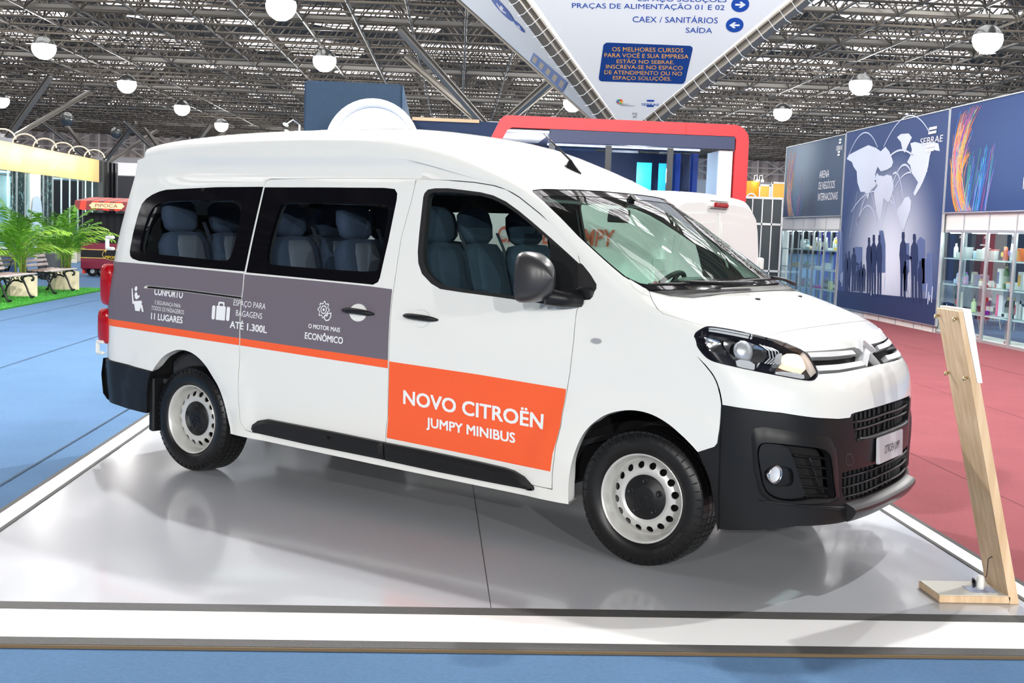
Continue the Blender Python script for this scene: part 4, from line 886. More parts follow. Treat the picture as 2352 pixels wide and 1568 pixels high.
mb = MB(); mb.box((-.70, .0, 1.725), (.022, .235, .075), Matrix.Rotation(.12, 3, 'Y'), bev=.01); rv = mb.obj('rear_view_mirror', M_black, van); mb = MB(); mb.tube([(-.69, 0, 1.755), (-.65, 0, 1.80), (-.61, 0, 1.835)], [.012, .016, .025], 8); mb.obj('mirror_stalk', M_black, rv)
for y in (-.42, .42): mb = MB(); mb.box((-.86, y, 1.81), (.20, .46, .02), Matrix.Rotation(.25, 3, 'Y'), bev=.008); mb.obj('sun_visor', M_headl, van)
def seat(x, y, wd, front, mcl):
    root = thing('seat', None, None); root.parent = van; root.location = (x, y, 0)
    lean = Matrix.Rotation(math.radians(-13), 3, 'Y'); V, F = pillow((.04, 0, 1.24), (.15, wd, .62), lean, e=4.2); link('backrest', V, F, mcl, root, smooth=True)
    V, F = pillow((.052, 0, 1.26), (.15, wd * .62, .52), lean, e=5); link('backrest_inset', V, F, M_seat if mcl is M_seat2 else M_seat2 if not front else mcl, root, smooth=True)
    V, F = pillow((-.055, 0, 1.635), (.115, wd * .68, .225), lean, e=3.2); link('headrest', V, F, M_seat, root, smooth=True)
    V, F = pillow((.30, 0, .90), (.52, wd, .16), e=4.5); link('cushion', V, F, mcl, root, smooth=True)
    mb = MB(); mb.box((.25, 0, .70), (.36, wd * .8, .28), bev=.02); mb.obj('seat_base', M_trim, root)
    mb = MB(); R_ = lean
    mb.tube([(-.03, wd * .47, 1.60), (.02, wd * .49, 1.5), (.08, wd * .30, 1.2), (.12, -wd * .3, 1.0)], .022, 6, flat=.12); mb.obj('seat_belt', mat('belt', (.05, .06, .085), .7), root)
    return root
for (x, y) in ((-1.52, -.58), (-1.52, -.20), (-1.50, .30)): seat(x, y, .42 if y < 0 else .50, True, M_seat)
for (x, ys) in ((-2.2, (-.52, .35)), (-2.72, (-.56, -.16, .35)), (-3.66, (-.64, -.24, .18, .6))):
    for y in ys: seat(x, y, .40, False, M_seat)
# ================================================================== THE HALL: floor, roof, far walls
def cloth(name, col, n=.16, sc=60, rough=.95):
    """short-pile exhibition carpet: fibre speckle and soft blotches"""
    m = mat(name, col, rough, noise=n, nscale=sc, bump=.25, spec=.15); nt = m.node_tree
    tc = nt.nodes['Texture Coordinate']; n2 = nt.nodes.new('ShaderNodeTexNoise'); n2.inputs['Scale'].default_value = 1.7; n2.inputs['Detail'].default_value = 6; nt.links.new(tc.outputs['Object'], n2.inputs['Vector'])
    mr = [x for x in nt.nodes if x.type == 'MAP_RANGE'][0]; ad = nt.nodes.new('ShaderNodeMath'); ad.operation = 'MULTIPLY_ADD'; ad.inputs[1].default_value = .45; nt.links.new(n2.outputs[0], ad.inputs[0])
    n1 = [x for x in nt.nodes if x.type == 'TEX_NOISE'][0]; m2 = nt.nodes.new('ShaderNodeMath'); m2.operation = 'MULTIPLY'; m2.inputs[1].default_value = .55; nt.links.new(n1.outputs[0], m2.inputs[0]); nt.links.new(m2.outputs[0], ad.inputs[2]); nt.links.new(ad.outputs[0], mr.inputs[0])
    return m
M_blue = cloth('blue_carpet', (.085, .165, .29)); M_redc = cloth('red_carpet', (.235, .07, .08)); M_grass = cloth('artificial_grass', (.045, .23, .03), .4, 90)
M_seamd = mat('carpet_seam', (.03, .05, .08), .9)
GZ = -.012
mb = MB(); mb.box((0, 50, GZ - .05), (170, 190, .1)); flo = mb.obj('floor', M_blue, None, kind='structure')
def seamline(pts, w=.008, parent=None, m=M_seamd, z=GZ + .009):
    mb = MB(); mb.tube([(x, y, z) for x, y in pts], w, 4, flat=.25); return mb.obj('seam', m, parent)
mb = MB(); mb.box((4.53, 8.6, GZ + .004), (6.42, 21.0, .008)); rc = mb.obj('red_carpet', M_redc); tag(rc, 'dusty red exhibition carpet between the low display platform and the glass showcases', 'carpet')
for x0, y0, x1, y1 in ((3.99, 7.1, 4.31, 5.04), (2.171, 2.6, 2.164, .8)): pass
for x in (2.17, 4.1, 6.0): seamline([(x, -1.9), (x, 19.0)], .006, rc, mat('red_seam', (.12, .02, .025), .9))
seamline([(-4.15, -1.9), (-4.15, 12)], .006, flo); seamline([(-6.1, -1.9), (-6.1, 14)], .006, flo); seamline([(-8.05, -1.9), (-8.05, 30)], .006, flo)
# platform
pf = thing('display_platform', 'low glossy white display platform edged with grey tape, under both vans', 'platform', (0, 0, 0))
M_vinyl = mat('white_vinyl', (.52, .54, .58), .16, coat=.25, noise=.015, nscale=2); M_bord = mat('border_white', (.92, .92, .92), .3); M_tape = mat('grey_grit_tape', (.05, .05, .05), .75, noise=.5, nscale=260)
X0, X1, Y0, Y1 = -3.93, 1.315, -1.90, 7.2
mb = MB(); mb.box(((X0 - 1.31 - .001) / 2, (Y0 + Y1) / 2, -.0062), (-1.311 - X0, Y1 - Y0, .0105)); mb.obj('deck_panel', M_vinyl, pf)
mb = MB(); mb.box(((X1 - 1.309) / 2, (Y0 + Y1) / 2, -.0062), (X1 + 1.309, Y1 - Y0, .0105)); mb.obj('deck_panel', M_vinyl, pf)
def strip(x0, x1, y0, y1, m, nm, z=.0012): mb = MB(); mb.box(((x0 + x1) / 2, (y0 + y1) / 2, z - .001), (x1 - x0, y1 - y0, .002)); return mb.obj(nm, m, pf)
for (a, b, m, nm) in ((-1.90, -1.82, M_tape, 'edge_tape'), (-1.82, -1.485, M_bord, 'border_board'), (-1.485, -1.39, M_tape, 'edge_tape')): strip(X0 if a < -1.85 else -3.90 if a < -1.5 else -3.79, X1 if a < -1.85 else 1.285 if a < -1.5 else 1.19, a, b, m, nm, .0012 if m is M_bord else .0022)
for (a, b, m, nm) in ((X0, -3.90, M_tape, 'edge_tape'), (-3.90, -3.79, M_bord, 'border_board'), (-3.79, -3.765, M_tape, 'edge_tape'), (1.165, 1.19, M_tape, 'edge_tape'), (1.19, 1.285, M_bord, 'border_board'), (1.285, X1, M_tape, 'edge_tape')):
    strip(a, b, -1.82 if a in (X0, 1.285) else -1.485, Y1, m, nm, .0012 if 'board' in nm else .0030)
mb = MB(); mb.box((-1.31, 2.6, -.002), (.004, 9.0, .0035)); mb.obj('deck_joint', M_tape, pf)
mb = MB(); mb.box(((X0 + X1) / 2, Y0 - .004, -.0055), (X1 - X0, .008, .012)); mb.obj('plinth_board', mat('raw_board', (.16, .11, .06), .8), pf)

# roof: dark deck, translucent rooflights, space frame
RR = Matrix.Rotation(-math.radians(1.1), 4, 'Z'); RR.translation = Vector((0, 0, 0))
MODX, NX0, NX1, NY0, NY1, ZB, ZT = 2.54, -28, 29, -12, 55, 11.0, 12.75
def rp(i, j, z, top=0): return Vector(((i + .5 * top) * MODX - 1.37, (j + .5 * top) * MODX, z))
M_deck = mat('roof_sheeting', (.04, .038, .037), .8, noise=.25, nscale=.6); M_truss = mat('space_frame_tube', (.085, .07, .053), .5, metal=.1); M_trussb = mat('pale_roof_beam', (.33, .31, .27), .5)
ZD = 13.6
# deck strips with openings kept for the rooflights
lights = []
for a in range(-6, 7):
    for b in range(2, 13):
        cx = a * 11.4 + (b % 2) * 5.7 - 1.0; cy = -18 + b * 12.2
        lights.append((cx, cy))
mb = MB(); mb.box((0, 55, ZD + .35), (150, 180, .1)); ceil = mb.obj('ceiling', M_deck, None, kind='structure'); ceil.matrix_world = RR
M_sky = mat('rooflight_sheet', (.5, .5, .52), .5, emit=3.2, ecol=(1, .965, .975))
for (cx, cy) in lights:
    kx = 1.95 if cx > 10 else 1.7; mb = MB(); mb.prism([(cx + kx * (px_ - cx), cy + kx * (py_ - cy)) for px_, py_ in [(cx - 2.3, cy - 2.2), (cx + .9, cy - 2.2), (cx + 2.6, cy + .2), (cx + 1.9, cy + 2.3), (cx - 1.1, cy + 2.3), (cx - 3.0, cy + .5)]], ZD + .18, ZD + .22); mb.obj('rooflight', M_sky, ceil)
    mb = MB()
    for k in range(-3, 4): mb.box((cx, cy + k * 1.0, ZD + .14), (6.4, .10, .06))
    mb.obj('purlin', M_truss, ceil)
def chord(pts, r, m=M_truss, nm='chord'):
    mb = MB(); mb.tube(pts, r, 6, caps=False); o = mb.obj(nm, m, ceil, smooth=True); return o
for i in range(NX0, NX1 + 1):
    chord([rp(i, NY0, ZB), rp(i, NY1, ZB)], .062 if i % 2 else .075)
    if i < NX1: chord([rp(i, NY0, ZT, 1), rp(i, NY1 - 1, ZT, 1)], .055)
for j in range(NY0, NY1 + 1):
    chord([rp(NX0, j, ZB), rp(NX1, j, ZB)], .062)
    if j < NY1: chord([rp(NX0, j, ZT, 1), rp(NX1 - 1, j, ZT, 1)], .055)
for j in (17, 20, 27, 33, 40, 47): mb = MB(); mb.box(((NX0 + NX1) / 2 * MODX, j * MODX + .9, ZB + .25), ((NX1 - NX0) * MODX, .16, .22)); mb.obj('roof_beam', M_trussb, ceil)
# webs: four inclined members per module; nearest ones are separate parts, the rest one mass
wm = []
for (dx, dy) in ((.5, .5), (-.5, .5), (-.5, -.5), (.5, -.5)):
    mb = MB(); mb.tube([(0, 0, 0), (dx * MODX, dy * MODX, ZT - ZB)], .042, 4, caps=False); me = bpy.data.meshes.new('web_member'); me.from_pydata(mb.V, [], mb.F); me.materials.append(M_truss); wm.append(me)
near = []
for j in range(13, NY1):
    for i in range(NX0, NX1 + 1):
        P = RR @ rp(i, j, ZB); q = P - Vector((-1.603, -6.408, 1.625)); zc = q.dot(CF)
        if zc < 5: continue
        u_ = q.dot(CR) / zc; v_ = q.dot(CU) / zc
        if abs(u_) < .45 and v_ < .30: near.append((zc, i, j))
near.sort(); nearset = set((i, j) for _, i, j in near[:72])
VV = []; FF = []
cells = [(i, j) for j in range(NY0, NY1 + 1) for i in range(NX0, NX1 + 1)]
T4 = [np.array([v.co[:] for v in me.vertices]) for me in wm]; F4 = [[tuple(p.vertices) for p in me.polygons] for me in wm]; nv = 0
for (i, j) in cells:
    c = rp(i, j, ZB)
    for k in range(4):
        dx, dy = ((.5, .5), (-.5, .5), (-.5, -.5), (.5, -.5))[k]
        if not (NX0 <= i + dx <= NX1 and NY0 <= j + dy <= NY1): continue
        if (i, j) in nearset: o = bpy.data.objects.new('web_member', wm[k]); COL.objects.link(o); o.parent = ceil; o.location = c
        else: VV.append(T4[k] + np.array(c[:])); FF += [tuple(a + nv for a in f) for f in F4[k]]; nv += len(T4[k])
link('web_members', np.concatenate(VV), FF, M_truss, ceil, kind='stuff')
# nodes
mb = MB()
for (i, j) in sorted(nearset): V, F = pillow(rp(i, j, ZB), (.24, .24, .2), e=2, n=8, layers=4); mb.add(V, F)
mb.obj('node_joints', M_truss, ceil, smooth=True, kind='stuff')
# far wall and side walls
M_sid = mat('wall_cladding', (.50, .44, .42), .7); M_conc = mat('pale_band', (.62, .60, .60), .7); M_dwin = mat('dark_window_band', (.035, .035, .04), .25); M_steelw = mat('pale_steelwork', (.7, .64, .6), .5)
FY = 138.
mb = MB(); mb.box((0, FY, 6.5), (170, .3, 13.2)); wf = mb.obj('wall_far', M_sid, None, kind='structure')
mb = MB()
for k in range(110): mb.box((-72 + k * 1.32, FY - .22, 10.2), (.5, .18, 4.6))
mb.obj('cladding_ribs', mat('cladding_rib', (.30, .26, .25), .7), wf, kind='stuff')
mb = MB()
for k in range(28):
    x = -72 + k * 5.2; mb.tube([(x, FY - .7, 8.3), (x, FY - .7, 11.5)], .11, 4)
    mb.tube([(x, FY - .7, 8.4), (x + 2.6, FY - .7, 10.1), (x + 5.2, FY - .7, 11.5)], .07, 4); mb.tube([(x, FY - .7, 11.5), (x + 2.6, FY - .7, 10.1), (x + 5.2, FY - .7, 8.4)], .07, 4)
for z in (8.4, 9.4, 10.1, 11.5): mb.tube([(-72, FY - .7, z), (72, FY - .7, z)], .07, 4)
mb.obj('bracing', M_steelw, wf, kind='stuff')
mb = MB(); mb.box((0, FY - .5, 7.6), (160, .5, 1.5)); mb.obj('pale_band', M_conc, wf); mb = MB(); mb.box((0, FY - .6, 6.75), (160, .5, .16)); mb.obj('pale_ledge', M_steelw, wf); mb = MB(); mb.box((0, FY - .4, 3.3), (160, .4, 6.6)); mb.obj('window_band', M_dwin, wf)
mb = MB()
for k in range(40): mb.box((-78 + k * 4, FY - .7, 3.3), (.14, .2, 6.6))
mb.obj('window_posts', M_steelw, wf, kind='stuff')
for sx, nm in ((-72, 'wall_left'), (74, 'wall_right')):
    mb = MB(); mb.box((sx, 52, 6.5), (.3, 172, 13.2)); o = mb.obj(nm, M_sid, None, kind='structure'); mb = MB()
    for k in range(64): mb.box((sx + (.25 if sx < 0 else -.25), -30 + k * 2.6, 8.5), (.2, .16, 7))
    mb.obj('wall_posts', M_steelw, o, kind='stuff')

# globe lamps hanging on rods
M_lampon = mat('lit_globe', (1, 1, 1), .5, emit=40, ecol=(1, .99, .96)); M_globe = mat('globe_metal', (.20, .21, .20), .22, metal=.7)
rows = {-2: 'over the aisle', 0: 'nearest row', 1: 'second row', 2: 'third row', 3: 'fourth row', 4: 'fifth row', 5: 'farthest row'}
cols = ['far-left line', 'left line above the yellow fascia', 'line above the navy block', 'line behind the hanging sign', 'line above the map banner', 'far-right line']
gp = None
for (x, y, ix, iy) in LAMPS:
    if iy < 0: continue
    on = not (iy >= 5 or (iy == 4 and ix in (0, 5)) or (ix == 0 and iy >= 4))
    r = thing('globe_lamp', '%s globe lamp hanging from the space frame, %s, %s' % ('lit' if on else 'unlit', cols[ix], rows[iy]), 'lamp', (x, y, 10.0), 0, 'globe lamps hanging from the roof')
    mb = MB(); mb.lathe([(0, .60), (.18, .58), (.38, .47), (.53, .28), (.575, .16)], 20); mb.obj('shade', M_globe, r, smooth=True)
    mb = MB(); mb.lathe([(.57, .16), (.60, 0), (.585, -.12), (.545, -.25), (.42, -.42), (.22, -.55), (0, -.58)], 20); mb.obj('globe', M_lampon if on else M_globe, r, smooth=True)
    mb = MB(); mb.tube([(0, 0, .55), (0, 0, 3.93)], .03, 6); mb.obj('rod', M_truss, r)
for (x, y, z, lb) in ((6.9, 31, 8.8, 'white dome camera under the roof right of the hanging sign'), (-5.5, 38, 10.2, 'white dome camera under the roof above the navy block')):
    r = thing('dome_camera', lb, 'camera', (x, y, z)); mb = MB(); mb.lathe([(0, .14), (.2, .12), (.24, 0), (.24, -.06)], 16); mb.obj('housing', M_wp, r, smooth=True); mb = MB(); mb.lathe([(.17, -.06), (.13, -.17), (0, -.22)], 14); mb.obj('dome', M_frit, r, smooth=True); mb = MB(); mb.tube([(0, 0, .12), (0, 0, 13.9 - z)], .03, 6); mb.obj('rod', M_truss, r)

# tree-like roof columns with four struts
def strut_geo(mb, a, b, w=.32):
    a, b = Vector(a), Vector(b); d = (b - a).normalized(); s_ = d.cross(Vector((0, 0, 1))).normalized(); u_ = s_.cross(d)
    for sg in (-1, 1):
        o_ = u_ * sg * w * .32; q = Matrix((s_, u_, d)).transposed(); mb.box((a + b) / 2 + o_, (w, w * .18, (b - a).length), q)
    mb.box((a + b) / 2, (w * .3, w * .6, (b - a).length), Matrix((s_, u_, d)).transposed())
M_strut = mat('strut_steel', (.22, .20, .175), .45, metal=.2)
def tree_column(x, y, za, h, label, ty=ZB):
    r = thing('roof_column', label, 'column', (x, y, 0)); mb = MB(); mb.tube([(0, 0, GZ), (0, 0, za)], .42, 14); mb.obj('shaft', mat('column_concrete', (.34, .33, .32), .8), r)
    mb = MB(); mb.lathe([(.42, za - .9), (.75, za), (.45, za + .05), (.4, za + .3)], 14); mb.obj('collar', M_conc, r)
    for (dx, dy) in ((-1, -1), (1, -1), (-1, 1), (1, 1)): mb = MB(); strut_geo(mb, (dx * .3, dy * .3, za), (dx * h, dy * h, ty), .36); mb.obj('strut', M_strut, r)
    return r
tree_column(-32.8, 83.4, 6.9, 4.8, 'pale strutted roof column behind the yellow fascia')
tree_column(-36.5, 122, 6.8, 4.8, 'small distant strutted roof column above the black pylon')
tree_column(-28.5, 121, 6.8, 4.2, 'strutted roof column rising behind the rear of the minibus roof')
tree_column(1.3, 57, 6.9, 4.8, 'strutted roof column behind the navy wall, left of the hanging sign')
tree_column(-39.5, 76, 6.6, 4.4, 'strutted roof column at the left frame edge behind the yellow fascia')

# ================================================================== HANGING SIGN on the strutted column
AP = Vector((4.09, 30, 4.34)); FL, FRt, BL = Vector((-2.17, 24.57, 10.5)), Vector((10.69, 22.15, 10.5)), Vector((-2.33, 34.95, 10.5)); BR = Vector((10.5, 36, 10.5))
sg_ = thing('sign_column', 'strutted roof column behind the red stand carrying inverted triangular white wayfinding banners', 'column', (AP.x, AP.y, 0))
def loc(v): return Vector(v) - Vector((AP.x, AP.y, 0))
mb = MB(); mb.tube([(0, 0, GZ), (0, 0, 4.2)], .42, 14); mb.obj('shaft', M_conc, sg_)
for e in (FL, FRt, BL, BR): mb = MB(); strut_geo(mb, loc(AP), loc(e), .34); mb.obj('strut', M_strut, sg_)
def tri_panel(name, a, e1, e2, ins0, k0, label, m, back=0):
    """fabric triangle between two struts"""
    a, e1, e2 = Vector(a), Vector(e1), Vector(e2); n_ = (e1 - a).cross(e2 - a).normalized()
    if n_.y > 0: n_ = -n_
    c = (e1 + e2) / 2
    p = [a + (e1 - a) * .02, e1, e2, a + (e2 - a) * .02]
    P = []; 
    p0 = a + (e1 - a) * .0 ; d1 = (e1 - a).normalized(); d2 = (e2 - a).normalized()
    q = [a + d1 * k0 + (d2) * ins0 * .55, e1 + (e2 - e1).normalized() * ins0, e2 - (e2 - e1).normalized() * ins0, a + d2 * k0 + (d1) * ins0 * .55]
    V = [tuple(loc(v) + n_ * (.16)) for v in q] + [tuple(loc(v) + n_ * .14) for v in q]
    return link(name, V, [(0, 1, 2, 3), (7, 6, 5, 4), (0, 4, 5, 1), (1, 5, 6, 2), (2, 6, 7, 3), (3, 7, 4, 0)], m, sg_, label=label), n_
M_fab = mat('banner_fabric', (.90, .91, .93), .65)
fp, nF = tri_panel('sign_panel', AP, FL, FRt, .62, .75, 'front triangular banner with blue directions', M_fab)
lp, nL = tri_panel('sign_panel', AP, BL, FL, .55, .5, 'side triangular banner seen at an angle', M_fab)
lp3, _ = tri_panel('sign_panel', AP, FRt, BR, .5, .5, 'right side triangular banner', M_fab); tri_panel('sign_panel', AP, BR, BL, .5, .5, 'rear triangular banner', M_fab)
xF = (FRt - FL).normalized(); xF = (xF - nF * xF.dot(nF)).normalized(); yF = nF.cross(xF)
if yF.z < 0: yF = -yF
MF = frame(loc(AP) + nF * .17, xF, yF, nF)
M_bl = mat('sign_blue', (.015, .08, .42), .5); M_bl2 = mat('sign_navy', (.012, .055, .26), .5); M_or = mat('sign_orange', (1, .48, .08), .5); M_gry = mat('sign_grey', (.12, .13, .15), .5)
SIGN = {'blue': [('ESPAÇO SOLUÇÕES', 0.31, 5.2645, 0.164, 2.337), ('PRAÇAS DE ALIMENTAÇÃO 01 E 02', -1.467, 5.0175, 0.167, 4.075), ('CAEX / SANITÁRIOS', 0.174, 4.5815, 0.2, 2.287), ('SAÍDA', 1.62, 4.259, 0.182, 0.714)], 'orange': [('OS MELHORES CURSOS', -0.38, 3.5965, 0.151, 1.965), ('PARA VOCÊ E SUA EMPRESA', -0.596, 3.3865, 0.148, 2.339), ('ESTÃO NO SEBRAE.', -0.251, 3.186, 0.132, 1.602), ('INSCREVA-SE NO ESPAÇO', -0.552, 2.989, 0.145, 2.148), ('DE ATENDIMENTO OU NO', -0.597, 2.7875, 0.146, 2.185), ('ESPAÇO SOLUÇÕES.', -0.356, 2.6005000000000003, 0.136, 1.652)], 'grey': [('FEIRA DO', -0.134, 1.6815, 0.041, 0.238), ('EMPREENDEDOR', -0.133, 1.631, 0.035, 0.421), ('PG', 0.224, 1.3065, 0.084, 0.138), ('35', 0.235, 1.1920000000000002, 0.085, 0.106)], 'sebrae': [('SEBRAE', 0.478, 1.6625, 0.094, 0.501)], 'box': [(-0.621, 3.796), (-0.555, 3.867), (-0.489, 3.879), (1.763, 3.815), (1.83, 3.768), (1.842, 3.704), (1.694, 2.601), (1.654, 2.51), (1.589, 2.485), (-0.693, 2.522), (-0.751, 2.577), (-0.759, 2.662)], 'arrows': [((3.011, 5.191), 0.235, 1), ((2.92, 4.533), 0.235, -1)], 'logo': (-0.157, 1.783), 'logor': 0.114, 'bars': (0.732, 1.721, 0.109), 'left': {'box': [(1.417, 3.809), (0.897, 2.422), (-0.938, 2.527), (-0.095, 3.857)], 'arrows': [((-1.326, 4.632), 0.225), ((-1.249, 5.351), 0.5)]}}
def arrow_disc(c, r, dirx, Mx, parent, name='arrow_symbol', mA=M_bl):
    mb = MB(); mb.prism([(c[0] + r * math.cos(t), c[1] + r * math.sin(t)) for t in np.linspace(0, 2 * PI, 28, endpoint=False)], 0, .012, Mx, 0)
    s_ = r; a = [(-.55, -.11), (.12, -.11), (-.12, -.36), (.10, -.42), (.60, 0), (.10, .42), (-.12, .36), (.12, .11), (-.55, .11)]
    mb.prism([(c[0] + dirx * x * s_, c[1] + y * s_) for x, y in a], .012, .02, Mx, 1); return mb.obj(name, [mA, M_fab], parent)
sign_text([(t, x, y, h, wd, 'l') for (t, x, y, h, wd) in SIGN['blue']], MF, M_bl, fp, depth=.012)
mb = MB(); mb.prism(SIGN['box'], 0, .008, MF); mb.obj('blue_notice', M_bl2, fp)
sign_text([(t, x, y, h, wd, 'l') for (t, x, y, h, wd) in SIGN['orange']], MF, M_or, fp, depth=.014)
for (c, r, d) in SIGN['arrows']: arrow_disc(c, r, d, MF, fp)
sign_text([(t, x, y, h, wd, 'l') for (t, x, y, h, wd) in SIGN['grey']], MF, M_gry, fp, depth=.012)
sign_text([(t, x, y, h, wd, 'l') for (t, x, y, h, wd) in SIGN['sebrae']], MF, M_bl, fp, depth=.012)
cx, cy = SIGN['logo']; LC = ((1, .45, .05), (.9, .05, .05), (.05, .5, .15), (.05, .2, .7), (.2, .2, .25), (.95, .2, .1), (.1, .6, .3), (.95, .6, .1)); s9 = .020
for k in range(8):
    t = k * PI / 4; mb = MB(); R_ = SIGN['logor']; mb.prism([(cx + .15 * R_ * math.cos(t), cy + .15 * R_ * math.sin(t)), (cx + R_ * math.cos(t), cy + R_ * math.sin(t)), (cx + R_ * .75 * math.cos(t + .7), cy + R_ * .75 * math.sin(t + .7))], 0, .012, MF); mb.obj('logo_petal', mat('petal%d' % k, LC[k], .5), fp)
sx_, sy_, sw_ = SIGN['bars']
for dy in (-.075, -.05, .075, .10): mb = MB(); mb.prism([(sx_ - sw_, sy_ + dy * 1.3), (sx_ + sw_ * .9, sy_ + dy * 1.3), (sx_ + sw_, sy_ + dy * 1.3 + .022), (sx_ - sw_ * .9, sy_ + dy * 1.3 + .022)], 0, .012, MF); mb.obj('logo_bar', M_bl, fp)
# lacing between panels and struts
mb = MB()
for (e, other, n_) in ((FL, FRt, nF), (FRt, FL, nF)):
    d = (e - AP).normalized(); side_ = ((other - AP).normalized() - d * d.dot((other - AP).normalized())).normalized()
    for k in range(22):
        t = 1.2 + k * .40; a = AP + d * t + nF * .22; mb.tube([loc(a - side_ * .20), loc(a + nF * .05), loc(a + side_ * (.20 + .05 * t / 9 + .2) + d * .10)], .011, 4)
mb.obj('lacing_cord', M_fab, sg_, kind='stuff')
xL = (BL - FL).normalized(); xL = (xL - nL * xL.dot(nL)).normalized(); yL = nL.cross(xL)
if yL.z < 0: yL = -yL
ML = frame(loc(AP) + nL * .17, xL, yL, nL)
LS = SIGN['left']
M_faint = mat('show_through_blue', (.22, .30, .58), .6); M_faint2 = mat('show_through_tan', (.62, .52, .40), .6)
mb = MB(); mb.prism(LS['box'], 0, .008, ML); mb.obj('blue_notice', M_faint, lp)
for k in range(5):
    (ax, ay), (bx, by), (cx_, cy_), (dx_, dy_) = LS['box']; t0, t1 = (k + .22) / 5, (k + .75) / 5
    def bi(u_, v_): return ((ax * (1 - u_) + bx * u_) * (1 - v_) + (dx_ * (1 - u_) + cx_ * u_) * v_, (ay * (1 - u_) + by * u_) * (1 - v_) + (dy_ * (1 - u_) + cy_ * u_) * v_)
    mb = MB(); mb.prism([bi(t0, .2), bi(t1, .2), bi(t1, .8), bi(t0, .8)], .008, .012, ML); mb.obj('notice_line', M_faint2, lp)
for (c, r) in LS['arrows']: arrow_disc(c, r, 1, ML, lp, mA=M_bl)

